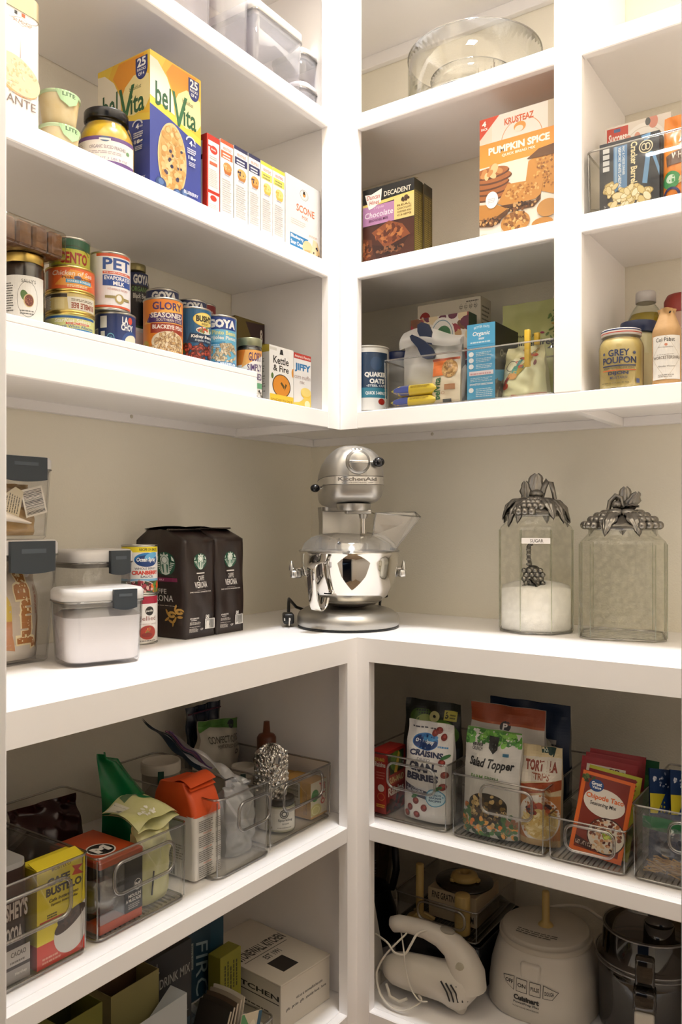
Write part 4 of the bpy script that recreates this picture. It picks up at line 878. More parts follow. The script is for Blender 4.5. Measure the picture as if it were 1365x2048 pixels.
# dry goods in it
def standR(pa, pb, py, y, d, px=None, z0=None):
    xa, xb = ony(pa, HY, y).x, ony(pb, HY, y).x; z0 = zb if z0 is None else z0
    return (xa + xb) / 2, xb - xa, ony(px or pa, py, y).z - z0
cxx, w, h = standR(935, 991, 651, -.303, .09)
a = Art(w, h); a.rect(0, 0, 1, 1, '#4fa9d6'); a.txt('BETTER OATS', .25, .93, .8, .96, '#d6ecf6', .02, 0, 0, .015); a.txt('Organic', .2, .83, .82, .9, '#f2f8fa', .02, .2); a.txt('RAW', .42, .79, .62, .82, '#f2f8fa', .03); a.lines(.12, .75, .9, .78, 1, '#cfe8f4', .6); a.rect(.02, .72, .98, .725, '#2f84b0'); a.txt('MICROWAVE DIRECTIONS', .1, .665, .9, .69, '#f2f8fa', .03)
for v in (.61, .53, .45): a.ell(.15, v, .09, .032, '#f2f6f8'); a.lines(.32, v - .03, .92, v + .03, 3, '#c6e2f0', .45)
a.rect(.08, .33, .94, .385, '#f2e6e8'); a.lines(.12, .34, .9, .375, 1, '#d8a0a8', .6); a.lines(.12, .25, .92, .31, 3, '#c6e2f0', .4); a.txt('STOVETOP DIRECTIONS', .1, .2, .92, .225, '#f2f8fa', .03); a.ell(.15, .14, .09, .032, '#f2f6f8'); a.lines(.32, .05, .92, .17, 5, '#c6e2f0', .45)
d = .13
a2 = Art(d, h); a2.rect(0, 0, 1, 1, '#2a2a24'); a2.rect(0, 0, 1, .38, '#4fa9d6'); a2.poly([(0, .38), (1, .5), (1, .2), (0, .3)], '#4fa9d6'); a2.rect(0, 0, 1, .26, '#5a5648'); a2.blobs(.5, .14, .45, .12, 60, .05, ['#8a8270', '#6a6452', '#a59c84'], 2, 5, box=True); a2.txt('Organic', .2, .55, .8, .68, '#8a8878', .02, .2)
carton('oatmeal_box', 'light blue organic oatmeal box with white directions in the bin', 'box', (cxx, -.303, zb), 0, w, d, h, '#3f95c2', [('F', a), ('R', a2)])
cxx, w, h = standR(822, 938, 641, -.2, .05)
a = Art(w, h); a.rect(0, 0, 1, 1, '#e9e2d8'); a.blobs(.5, .86, .5, .14, 44, .09, ['#9c2f3a', '#6a2340', '#c9a070', '#b8443a', '#7a4a2c', '#e4cfa8'], 1.3, 4, box=True); a.ell(.55, .78, .22, .2, '#f0ece4'); a.ring(.55, .78, .19, .175, .06, '#7a98a8'); a.ell(.58, .8, .12, .09, '#3f7a4c'); a.rect(.36, .62, .8, .74, '#3f7a3c'); a.txt('FARM', .45, .65, .78, .72, '#f2f4e8', .03); a.blobs(.9, .4, .08, .3, 16, .06, ['#9c2f3a', '#6a2340', '#c9a070'], 1.3, 6)
carton('cereal_box', 'fruit-printed granola cereal box behind the zip bag', 'box', (cxx, -.2, zb), 0, w, .045, h, '#e9e2d8', [('F', a), ('R', (lambda q: (q.rect(0, 0, 1, 1, '#2f4a3a'), q)[1])(Art(.045, h)))])
cxx, w, h = standR(836, 962, 613, -.135, .06, z0=ZC)
a = Art(w, h); a.rect(0, 0, 1, 1, '#e6dcc6'); a.ell(.12, .87, .09, .065, '#a52a22'); a.txt('Post', .06, .845, .18, .895, '#f6ece0', .03, .2); a.txt('grape', .08, .7, .66, .8, '#2a2420', .05, .1); a.txt('nuts', .1, .58, .56, .68, '#2a2420', .05, .1)
for i in range(4): a.ring(.7 + i * .075, .93, .03, .03, .12, '#7a7264', 4); a.lines(.675 + i * .075, .915, .725 + i * .075, .945, 2, '#7a7264', .5)
a.lines(.78, .965, .98, .985, 1, '#7a7264', .5)
a2 = Art(.06, h); a2.rect(0, 0, 1, 1, '#d8cdb4'); a2.lines(.1, .3, .9, .95, 18, '#6a6252', .4)
carton('cereal_box', 'tall cream nut cereal box with red oval at the back of the shelf', 'box', (cxx, -.135, ZC), 0, w, .06, h, '#e6dcc6', [('F', a), ('R', a2)])
# zip bag folded over with a navy clip
ZIP = clear('#dad8d6', .08, .2, bump=.7, bscale=30, haze=.45)
cxx, w, h = standR(814, 930, 690, -.245, .06)
t = thing('zip_bag', 'frosted zip bag of oats folded over under a navy clip', 'bag', (cxx, -.278, zb), 0)
b = M(); pouch(b, w, .055, h, ZIP, .004, .003, 5, fat=.6); b.build('bag_film', t)
b = M()
def flapf(u, v): return (-.5 * w * 1.02 + u * w * 1.04, .022 - .02 * v - .01 * sin(pi * v), h + .026 - .012 * u + .012 * sin(5 * u) - v * (.034 + .012 * sin(3 * u + 1)))
b.grid(flapf, 16, 6, ZIP); b.build('folded_flap', t)
b = M(); b.blob = None
b.ball((-.012, .027, .035), (w * .42, .018, .03), mat('#b58a58', .8, noise=.3, nscale=160, col2='#d9bc8c'), 18, 10); b.build('oat_filling', t)
t = thing('bag_clip', 'navy blue bag clip pinching the zip bag', 'clip', (cxx - .012, -.285, zb + h - .014), 0)
NAVY = mat('#1b2b4c', .35)
b = M()
def blade(pts, th): b.prism(pts, -th, th, NAVY, 'y', True)
blade([(-.032, .022), (-.028, .012), (-.012, -.006), (0, -.03), (.012, -.036), (.03, -.036), (.034, -.028), (.026, -.012), (.008, .006), (-.01, .018), (-.026, .026)], .004); b.build('lower_jaw', t)
b = M(); b.T = Matrix.Translation((0, .012, 0)); blade([(-.018, .05), (-.006, .055), (.01, .048), (.018, .03), (.022, .008), (.02, -.002), (.006, .004), (-.01, .018), (-.018, .034)], .004); b.build('upper_jaw', t)
# yellow biscuit packets, belvita sachet
def packet(name, label, loc, rz, l, w, hgt, base, arts, group=None, rot=None):
    t = thing(name, label, 'packet', loc, rz, group, rot)
    b = M()
    def P(u, v):
        e = min(u, 1 - u); k = min(1, e / .16) ** .7
        return ((u - .5) * l, -cos(pi * v) * w / 2 * (.9 + .1 * k) if True else 0, hgt / 2 + (hgt / 2) * k * sin(pi * v) ** .5)
    def Q(u, v):
        x, y, z = P(u, v); return (x, y, hgt - z)
    b.grid(P, 18, 10, mat(base, .3)); b.grid(lambda u, v: Q(u, 1 - v), 18, 10, mat(base, .3))
    fn = lambda u, v, d: (lambda p: (p[0], p[1] - .0005 - d, p[2]))((lambda uu, vv: P(uu, max(0, (vv - .5) * .6)) if vv > .5 else Q(uu, max(0, (.5 - vv) * .6)))(min(max(u / l, 0), 1), min(max(v / hgt, 0), 1)))
    arts.put(b, fn, .008, .006); b.build('wrapper', t); return t
for k, lb in enumerate(('lower yellow biscuit packet lying in the bin', 'upper yellow biscuit packet lying on its twin')):
    a = Art(.125, .026); a.rect(.06, .0, .38, 1, '#4a5aa8'); a.rect(.0, 0, .06, 1, '#b8b04a'); a.lines(.42, .55, .85, .9, 3, '#b89a2c', .5)
    packet('biscuit_packet', lb, (bx0 + .074 + .002 * k, -.288, zb + k * .0265), 0.03 * k, .125, .036, .026, '#f0d23c', a, 'yellow biscuit packets')
cxx, w, h = standR(866, 922, 718, -.302, .04)
t = thing('snack_pouch', 'small orange and cream breakfast biscuit sachet standing in the bin', 'pouch', (cxx - .004, -.305, zb), 0)
b = M(); fn = pouch(b, w, .026, h, mat('#ecdcc0', .35), .008, .001, 8)
a = Art(w, h); a.rect(.02, .62, .5, .95, '#e2742c'); a.rect(0, .95, 1, 1, '#a5441c'); a.ell(.64, .76, .28, .2, '#b08448', 30); a.blobs(.64, .76, .22, .16, 40, .06, ['#c89a5c', '#8f6630', '#d9b070'], 1.3, 4); a.txt('belVita', .1, .1, .36, .58, '#2f6b3e', .03, 0, 90); a.rect(.5, .3, .86, .42, '#b8835a'); a.ring(.45, .24, .06, .03, .2, '#b8744a'); a.rect(.45, .03, .75, .1, '#4a4a48'); a.rect(.0, .0, 1, .02, '#d9b484')
a.put(b, fn, .005, .006); b.build('pouch_body', t)
b = M()
packet('snack_packet', 'silver grey snack packet standing beside the small sachet', (cxx + .038, -.27, zb + .045), 0, .085, .03, .02, '#a8a29c', Art(.08, .02), rot=(0, radians(-82), .3))
# yellow bag and pouch
xa, xb = ony(1003, HY, -.13).x, ony(1112, HY, -.13).x; h = ony(1060, 605, -.11).z - ZC
t = thing('baking_mix_bag', 'tall pale green gluten free bag with flower print at the back of the bin', 'bag', ((xa + xb) / 2 + .012, -.14, ZC), 0)
b = M(); fn = pouch(b, xb - xa + .03, .06, h, mat('#d3d58a', .4), .02, .0022, 12)
a = Art(xb - xa + .03, h); a.txt('gluten free', .24, .56, .82, .63, '#2a2820', .02); a.txt('TRADER JOES', .26, .66, .6, .69, '#5a4a2c', .02); a.ell(.9, .78, .07, .05, '#a5284a'); a.ring(.9, .78, .1, .075, .25, '#8a3a5c', 12); a.blobs(.86, .82, .14, .12, 14, .03, ['#6f8a3a', '#4a7a3c', '#c8a03c'], 2.2, 4); a.blobs(.76, .68, .16, .05, 10, .03, ['#6f8a3a', '#a5284a'], 2, 6); a.txt('2', .72, .54, .84, .62, '#2a2820', .03, .3)
a.put(b, fn, .006, .008); b.build('bag_film', t)
xa, xb = ony(1008, HY, -.25).x, ony(1100, HY, -.25).x; h = ony(1060, 690, -.26).z - zb
t = thing('snack_bag', 'pale bag with red and teal print held by yellow clips', 'bag', ((xa + xb) / 2, -.285, zb), 0)
b = M(); fn = pouch(b, xb - xa, .07, h, mat('#e6e3b4', .35), .008, .003, 21, top_w=.8)
a = Art(xb - xa, h); a.ell(.24, .62, .24, .1, '#f0eecb', 35); a.ring(.24, .62, .16, .1, .12, '#3a3a2c'); a.ell(.35, .52, .08, .1, '#2f8a72'); a.poly([(.3, .5), (.6, .7), (.8, .95), (.86, .95), (.68, .62), (.4, .4)], '#b89a3c'); a.blobs(.6, .72, .22, .22, 14, .06, ['#a5443a', '#3f8f8a', '#c8503c', '#7a2f2c'], 1.8, 5); a.ell(.12, .25, .1, .06, '#c8502c'); a.poly([(.3, .08), (.5, .05), (1, .1), (1, .0), (.2, .0)], '#d8907c'); a.ell(.3, .42, .12, .06, '#d8a05c'); a.poly([(.05, .3), (.2, .46), (.24, .4), (.1, .22)], '#8a2f24')
a.put(b, fn, .006, .006); b.build('bag_film', t)
YC = mat('#e8bf2c', .35)
for k, (pp, py0, py1, yy, lb) in enumerate(((1057, 660, 734, -.298, 'long yellow bag clip standing up from the printed snack bag'), (1076, 666, 690, -.255, 'short yellow bag clip peeping up behind its twin'))):
    p = ony(pp, py0, yy); q = ony(pp, py1, yy); t = thing('bag_clip', lb, 'clip', (p.x, yy - .004, q.z), 0, 'yellow bag clips')
    b = M(); L_ = p.z - q.z; b.box(-.006, .006, -.004, .0, 0, L_, YC, .0018, 2); b.build('front_arm', t)
    b = M(); b.box(-.006, .006, .0012, .005, 0, L_, YC, .0018, 2); b.build('back_arm', t)

# ------------------------------------------------------------------ back wall, third shelf, small cubby
x, y, r = cyly(1198, 1289, -.288); h = ony(1240, 656, -.32).z - ZC
a = Art(2.4 * r, h * .62); a.txt('GREY', .3, .72, .7, .9, '#26345f', .02); a.txt('POUPON', .17, .52, .84, .7, '#26345f', .02); a.ell(.2, .8, .03, .04, '#4a5272'); a.ell(.8, .8, .03, .04, '#4a5272'); a.rect(.17, .45, .83, .48, '#26345f'); a.txt('MADE WITH WHITE WINE', .2, .385, .8, .43, '#5a5848', .01); a.rect(.17, .33, .83, .355, '#d8662c'); a.txt('DIJON', .3, .2, .68, .31, '#26345f', .03); a.txt('MUSTARD', .34, .11, .66, .18, '#3a4468', .01); a.lines(.15, .0, .75, .05, 1, '#8a7a4c', .6); a.rect(.84, .0, .92, .12, '#5a648a')
t = jar('mustard_jar', 'rounded glass jar of dijon mustard with striped lid in the small cubby', 'jar', (x, y, ZC), face_cam((x, y)) - .12, [(r * .9, 0), (r * .97, .005), (r, h * .7), (r * .96, h * .77), (r * .84, h * .86), (r * .82, h * .9)], JARG, None, mat('#dcc07a', .5), [(r * .88, .002), (r * .955, .007), (r * .985, h * .69), (r * .94, h * .77), (r * .8, h * .85), (0, h * .85)], (r * .9, h * .89, h, mat('#f0ebe6', .35)), a, r + .0004, h * .08)
b = M(); b.lathe([(r * .905, h * .965), (r * .905, h * .985)], mat('#2a3468', .4), 44, cap=False); b.lathe([(r * .905, h * .925), (r * .905, h * .94)], mat('#c8442c', .4), 44, cap=False)
b.build('lid_stripes', t)
x, y, r = cyly(1241, 1314, -.198); h = ony(1270, 641, -.225).z - ZC
jar('mayonnaise_jar', 'cream mayonnaise jar with broad navy lid behind the mustard', 'jar', (x, y, ZC), face_cam((x, y)), [(r * .86, 0), (r * .9, .005), (r * .9, h * .8), (r * .84, h * .86)], JARG, None, mat('#dccfa4', .5), [(r * .84, .002), (r * .87, .006), (r * .87, h * .79), (r * .8, h * .85), (0, h * .85)], (r, h * .845, h, mat('#1a2a52', .35)), None, 0, 0, '#d2c496', (r * .905, h * .05, h * .55))
x, y, r = cyly(1249, 1336, -.105); h = ony(1298, 584, -.105).z - ZC
t = thing('oil_bottle', 'clear bottle of golden olive oil with white cap behind the navy lid', 'bottle', (x, y, ZC))
OIL = clear('#c8ac2c', .05, .04, edge='#6a5410')
b = M(); b.lathe([(r * .9, 0), (r, .006), (r, h * .66), (r * .98, h * .7), (r * .6, h * .84), (r * .44, h * .88), (r * .42, h * .92)], JARG, 40); b.build('bottle_glass', t)
b = M()
vs = [(r * .88, .003), (r * .95, .008), (r * .95, h * .69), (r * .7, h * .79), (0, h * .79)]
b.lathe(vs, mat('#a08a1c', .25, noise=.2, nscale=30, col2='#c4a830'), 40); b.build('oil', t)
b = M()
for i in range(28):
    an = 2 * pi * i / 28; b.tube([(r * 1.0 * cos(an), r * 1.0 * sin(an), h * .6), (r * 1.0 * cos(an), r * 1.0 * sin(an), h * .68)], .0022, clear('#d8c46a', .1, .05, edge='#7a6414'), 6)
b.build('fluted_band', t)
b = M(); b.lathe([(r * .46, h * .9), (r * .48, h * .9), (r * .48, h * .985), (r * .44, h), (0, h)], mat('#e6e2de', .4), 30); b.build('cap', t)
x, y, r = cyly(1305, 1364, -.29); h = ony(1330, 617, -.30).z - ZC
t = thing('sauce_bottle', 'bottle wrapped in twisted brown paper with cream label beside the mustard', 'bottle', (x, y, ZC), face_cam((x, y)) - .05)
PAPER = mat('#c49a66', .75, bump=.5, bscale=70)
b = M()
def wrap(u, v):
    a = 2 * pi * u
    k = 1 if v < .72 else 1 - (v - .72) / .28 * .62
    k += .03 * sin(7 * a) * max(0, v - .6) * 3 + .012 * sin(3 * a + 9 * v)
    if v > .93: k += (v - .93) * 4.5 * (.6 + .4 * sin(3 * a))
    return (r * k * cos(a), r * k * sin(a), h * v)
b.grid(wrap, 40, 30, PAPER); b.build('paper_wrap', t)
b = M(); b.lathe([(.012, h * .8), (.014, h * .96), (.0, h * .965)], mat('#2a1a10', .4), 20); b.build('bottle_neck', t)
a = Art(2.2 * r, h * .56); a.rect(0, 0, 1, 1, '#efe9e0'); a.ring(.5, .5, .5, .5, .02, '#b9a888', 4); a.txt('Col Pabst', .16, .86, .78, .95, '#2a2622', .01); a.ell(.5, .79, .05, .03, '#d88a6a'); a.txt('Worcestershire', .25, .72, .72, .755, '#8a8278', 0, .3); a.lines(.2, .56, .8, .58, 1, '#9a9288'); a.txt('WORCESTERSHIRE', .06, .46, .97, .53, '#6a5a4a', .005); a.txt('Milwaukee Wisconsin', .24, .28, .78, .315, '#7a746c', 0, .2); a.lines(.25, .05, .8, .13, 2, '#a9a198')
b = M(); a.put(b, CYL(r * 1.045, h * .07), .004); b.build('cream_label', t)
x = ony(1352, HY, -.12).x + .016
t = thing('red_canister', 'canister with dark red lid behind the paper-wrapped bottle', 'canister', (x, -.12, ZC))
hh = ony(1360, 590, -.13).z - ZC
b = M(); b.lathe([(.036, 0), (.037, .004), (.037, hh - .04)], mat('#c9a08a', .4), 36); b.build('canister_body', t)
b = M(); b.lathe([(.039, hh - .04), (.039, hh - .012), (.033, hh), (0, hh)], mat('#9c2a1c', .4), 36); b.build('lid', t)
KALB[0] = 1.0
# ------------------------------------------------------------------ worktop: lidded containers by the doorway
CONT = clear('#fefefe', .045, .04, edge='#e9e9ea')
G3 = 'lidded pantry containers with grey clasps'
def placed(px, py, z): return onz(px, py, z)
rzf = radians(70.5)
ux, uy = Vector((cos(rzf), sin(rzf), 0)), Vector((-sin(rzf), cos(rzf), 0))
A, B_ = onz(140, 1337, ZT), onz(291, 1325, ZT)
c = (A + B_) / 2
w, d, h = .146, .112, .134
fl = lidded('food_container', 'clear container full of white flour with white lid and grey clasp', (c.x, c.y, ZT), rzf, w, d, h, G3, (.028, .042, .034), .03, lidh=.02, taper=.005, mt=CONT)
t = thing('flour', 'white flour heaped inside the front clasped container', 'flour', (c.x, c.y, ZT + .0065), rzf)
b = M()
FLOUR = mat('#f0ecee', .9, bump=.5, bscale=90)
rng = random.Random(4)
def ring2(z, i): return [(x, y, z) for x, y in rr(w - 2 * i, d - 2 * i, .026, 6, 0, i)]
loft(b, [ring2(0, .012), ring2(.004, .008), ring2(.078, .0045)], FLOUR, True, True)
R0 = ring2(.078, .0045); n = len(R0)
rings = [R0]
for k in range(1, 6):
    q = 1 - k / 6
    rings.append([(x * q, .056 + (y - .056) * q, .078 + .007 * sin(1.3 * k + x * 90) * (.5 + .5 * sin(x * 60 + y * 80)) + .004 * min(k, 3)) for x, y, _ in R0])
loft(b, rings, FLOUR, True, False, True); b.build('flour_heap', t)
# empty container behind it
rze = radians(84)
lidded('food_container', 'empty clear container with white lid behind the flour container', (.204, -.925, ZT), rze, .132, .11, .197, G3, (.022, .044, .045), .028, lidh=.022, taper=.006, mt=CONT)
# two tall ones stacked at the doorway end
yr_ = onx(123, HY, .195).y; wt = .15
xt = .195
tl = lidded('food_container', 'tall lower container with a printed sugar bag inside, under a second container', (xt, yr_ - wt / 2, ZT), RL, wt, .13, .2185, G3, (.012, .088, .055), .018, lidh=.024, taper=.012, mt=CONT)
yr2 = onx(109, HY, xt - .012).y; wt2 = .135
lidded('food_container', 'upper container with a wrapped tan packet inside, stacked on the sugar bag container', (xt - .012, yr2 - wt2 / 2, ZT + .219), RL, wt2, .11, .148, G3, (.004, .085, .042), .016, lidh=.02, taper=.006, mt=CONT)
t = thing('sugar_bag', 'white, yellow and brown printed sugar bag standing in the lower tall container', 'bag', (xt - .02, yr_ - wt / 2 - .002, ZT + .0068), RL)
b = M(); fn = pouch(b, .118, .085, .175, mat('#d8cfc2', .4), .01, .002, 31, fat=.55)
a = Art(.118, .175); a.rect(0, .16, 1, .98, '#c9b9a4'); a.poly([(.0, .16), (.46, .12), (.4, .55), (.25, .85), (0, .95)], '#d9b84a'); a.poly([(.3, .12), (.46, .1), (.42, .4), (.3, .4)], '#c98a5c'); a.ell(.8, .92, .16, .1, '#ece6e0')
a.txt('JumBo', .48, .1, .84, .96, '#f2e2b4', .13, 0, 90); a.txt('JumBo', .5, .12, .82, .94, '#b06f2a', .06, 0, 90); a.lines(.86, .45, .92, .75, 2, '#a5502c', .5, True); a.poly([(.86, .1), (.95, .42), (.92, .46), (.82, .14)], '#8a5a1a'); a.txt('Pure', .16, .4, .24, .58, '#b07a2c', 0, .3, 90)
a.put(b, fn, .006, .006); b.build('bag_film', t)
t = thing('sugar_packet', 'tan wrapped packet with barcode inside the upper container', 'packet', (xt - .025, yr2 - wt2 / 2, ZT + .219 + .0072), RL)
b = M(); fn = pouch(b, .1, .07, .092, mat('#b08a52', .35, noise=.2, nscale=40, col2='#c9a870'), .008, .005, 41, fat=.5)
b.build('packet_film', t)
b = M(); b.T = Matrix.Translation((.028, -.0005, .06)) @ Matrix.Rotation(radians(-14), 4, 'Y')
a = Art(.044, .05); a.bars(0, 0, 1, 1, 18, '#e0d8ca', '#2a2520', False); a.put(b, lambda u, v, dd: (u - .02, -dd - .006, v - .025)); b.box(-.02, .024, -.0059, -.0052, -.025, .025, '#e0d8ca'); b.T = Matrix.Translation((-.018, -.0005, .062)) @ Matrix.Rotation(radians(12), 4, 'Y')
a = Art(.05, .05); a.poly([(.0, .1), (.95, .0), (.95, .9), (.6, 1), (.1, .5)], '#cdbf9f'); a.lines(.15, .08, .92, .8, 8, '#5a5042', .4, True); a.put(b, lambda u, v, dd: (u - .025, -dd - .007, v - .025)); b.box(-.022, .02, -.0069, -.006, -.02, .01, '#cdbf9f'); b.build('paper_slip', t)
b = M(); b.grid(lambda u, v: (-.05 + .07 * u, -.008 - .006 * sin(pi * v), .02 + .022 * v * (1 - u * .8) + .008 * (1 - u)), 8, 6, mat('#e6dccf', .4)); b.build('torn_flap', t)

# ------------------------------------------------------------------ worktop: cans and coffee bags
cc = (.146, -.797); hc = .1015
def rz_c(p): return face_cam(p)
a = art_can(RC, hc); a.rect(0, 0, 1, 1, '#eae6e2'); a.rect(0, .0, 1, .1, '#d9d5d0'); a.rect(0, .84, 1, 1, '#a8203a'); a.ell(.72, .68, .1, .1, '#2a2620'); a.txt('pacific', .64, .65, .8, .71, '#e6e2dc', .02); a.txt('Jellied', .5, .44, .88, .57, '#8f5a50', .005); a.txt('CRANBERRY SAUCE', .44, .38, .9, .41, '#b39a92'); a.ell(.68, .2, .22, .18, '#e0d6cc'); a.ell(.68, .21, .19, .155, '#a8321f'); a.blobs(.68, .24, .08, .06, 14, .03, ['#d8a03c', '#6f8a3c', '#c8502c'], 1.6, 3); a.ell(.66, .16, .12, .05, '#8a2418'); a.lines(.5, .02, .9, .07, 1, '#8a8480')
can('food_can', 'white and crimson can under the cranberry sauce can', 'can', (cc[0], cc[1], ZT), RC, hc, '#eae6e2', a, rz_c(cc), 'cans on the worktop')
a = art_can(RC, hc); a.rect(0, 0, 1, 1, '#e9e7e4'); a.rect(0, .88, 1, 1, '#e6d22c'); a.txt('RECIPE ON BACK', .5, .91, .92, .97, '#4a4414', .03); a.ell(.66, .72, .27, .15, '#2f7fc0'); a.ell(.66, .69, .25, .13, '#1d3f7a'); a.ell(.76, .8, .16, .07, '#69b0dc', 15); a.txt('Ocean Spray', .44, .65, .88, .77, '#f4f4f4', .03, .1); a.txt('WHOLE BERRY', .4, .5, .88, .55, '#5a5f72', .02); a.txt('CRANBERRY', .34, .39, .95, .48, '#cf3a26', .05); a.txt('SAUCE', .52, .32, .8, .375, '#5a5f72', .02); a.rect(0, .25, 1, .3, '#7fb4d8'); a.rect(0, 0, 1, .25, '#3f4a34'); a.blobs(.5, .12, .3, .12, 60, .04, ['#7a1f2c', '#5a1420', '#a5384a', '#d8b4a8'], 1.4, 5); a.ring(.5, .1, .34, .17, .06, '#e6e0da', 24, 0, 180); a.blobs(.88, .12, .12, .12, 20, .05, ['#d8442c', '#e0702c', '#5c8a3a'], 1.3, 6, box=True)
can('food_can', 'cranberry sauce can with yellow top band standing on the white can', 'can', (cc[0], cc[1], ZT + hc + .0002), RC, hc, '#e9e7e4', a, rz_c(cc), 'cans on the worktop')
COFFEE = mat('#2a1f1b', .33, bump=.35, bscale=40)
def siren(a, cx, cy, rx, ry):
    a.ell(cx, cy, rx, ry, '#17513a', 0, 36)
    wh = '#cfd9cf'
    for s_ in (-1, 1):
        a.poly([(cx + s_ * rx * .62, cy + ry * .66), (cx + s_ * rx * .8, cy + ry * .5), (cx + s_ * rx * .92, cy + ry * .2), (cx + s_ * rx * .66, cy + ry * .3)], wh)
        for k in range(6): a.poly([(cx + s_ * rx * (.94 - .1 * k), cy + ry * (.06 - .15 * k)), (cx + s_ * rx * (.92 - .11 * k), cy - ry * (.02 + .15 * k)), (cx + s_ * rx * (.52 - .04 * k), cy + ry * (.04 - .15 * k)), (cx + s_ * rx * (.52 - .04 * k), cy + ry * (.11 - .15 * k))], wh)
    a.poly([(cx - rx * .4, cy + ry * .4), (cx + rx * .4, cy + ry * .4), (cx + rx * .36, cy - ry * .85), (cx, cy - ry * .97), (cx - rx * .36, cy - ry * .85)], wh)
    a.ell(cx, cy + ry * .38, rx * .42, ry * .34, wh); a.ring(cx, cy + ry * .32, rx * .3, ry * .3, .14, '#4a7a64', 20); a.ell(cx, cy + ry * .32, rx * .24, ry * .25, '#e9efe8')
    for s_ in (-1, 1): a.poly([(cx + s_ * rx * .12, cy), (cx + s_ * rx * .34, cy - ry * .1), (cx + s_ * rx * .2, cy - ry * .8), (cx + s_ * rx * .12, cy - ry * .75)], '#4a7a64')
    a.poly([(cx - rx * .4, cy + ry * .66), (cx - rx * .34, cy + ry * .86), (cx - rx * .12, cy + ry * .74), (cx, cy + ry * 1.0), (cx + rx * .12, cy + ry * .74), (cx + rx * .34, cy + ry * .86), (cx + rx * .4, cy + ry * .66)], wh)
def coffee_front(w, h):
    a = Art(w, h); siren(a, .5, .78, .21, .085); a.rect(.34, .655, .64, .668, '#dcd8d2'); a.txt('CAFFE', .38, .585, .62, .635, '#e6e2dc', .01); a.txt('VERONA', .27, .51, .73, .575, '#e6e2dc', .015); a.lines(.35, .485, .68, .495, 1, '#a59c94'); a.txt('DARK COCOA & CARAMELIZED SUGAR', .13, .463, .86, .475, '#d8d2ca', .03)
    a.txt('STARBUCKS', .1, .195, .4, .21, '#dcd8d2', .04); a.lines(.13, .18, .32, .19, 1, '#dcd8d2', .7); a.lines(.1, .14, .5, .17, 3, '#c9c2ba', .5); a.lines(.1, .115, .5, .125, 1, '#c9c2ba'); a.lines(.1, .065, .38, .105, 5, '#c9c2ba', .5); a.txt('GF', .46, .075, .57, .095, '#dcd8d2', .02); a.bars(.64, .08, .97, .185, 16, '#dcd9d4', '#2a2725'); a.rect(.66, .19, .76, .225, '#dcd9d4'); a.ring(.71, .21, .035, .015, .3, '#2a1f1b'); return a
def coffee_side(w, h):
    a = Art(w, h); siren(a, .62, .76, .21, .12); a.rect(.3, .575, .85, .615, '#7a1f4a'); a.txt('BLEND', .5, .587, .7, .603, '#d8a8bc', .02); a.txt('CAFFE', .3, .45, .62, .5, '#cfcac4', .01); a.txt('VERONA', .22, .37, .75, .435, '#cfcac4', .01); a.lines(.2, .325, .9, .335, 1, '#b8b0a8')
    for cx, cy, s_ in ((.72, .24, 1), (.88, .275, .9)):
        for k in range(4): a.ring(cx, cy, .1 * s_ * (1 - .22 * k), .035 * s_ * (1 - .22 * k), .28, '#c49a4c', 9, 20 * k, 330 + 20 * k)
    for q in ((.62, .19, 30), (.7, .17, -20), (.8, .19, 60), (.8, .31, 70), (.62, .26, 120), (.9, .22, 0), (.76, .155, 80)): a.ell(q[0], q[1], .055, .014, '#b58a40', q[2], 10)
    return a
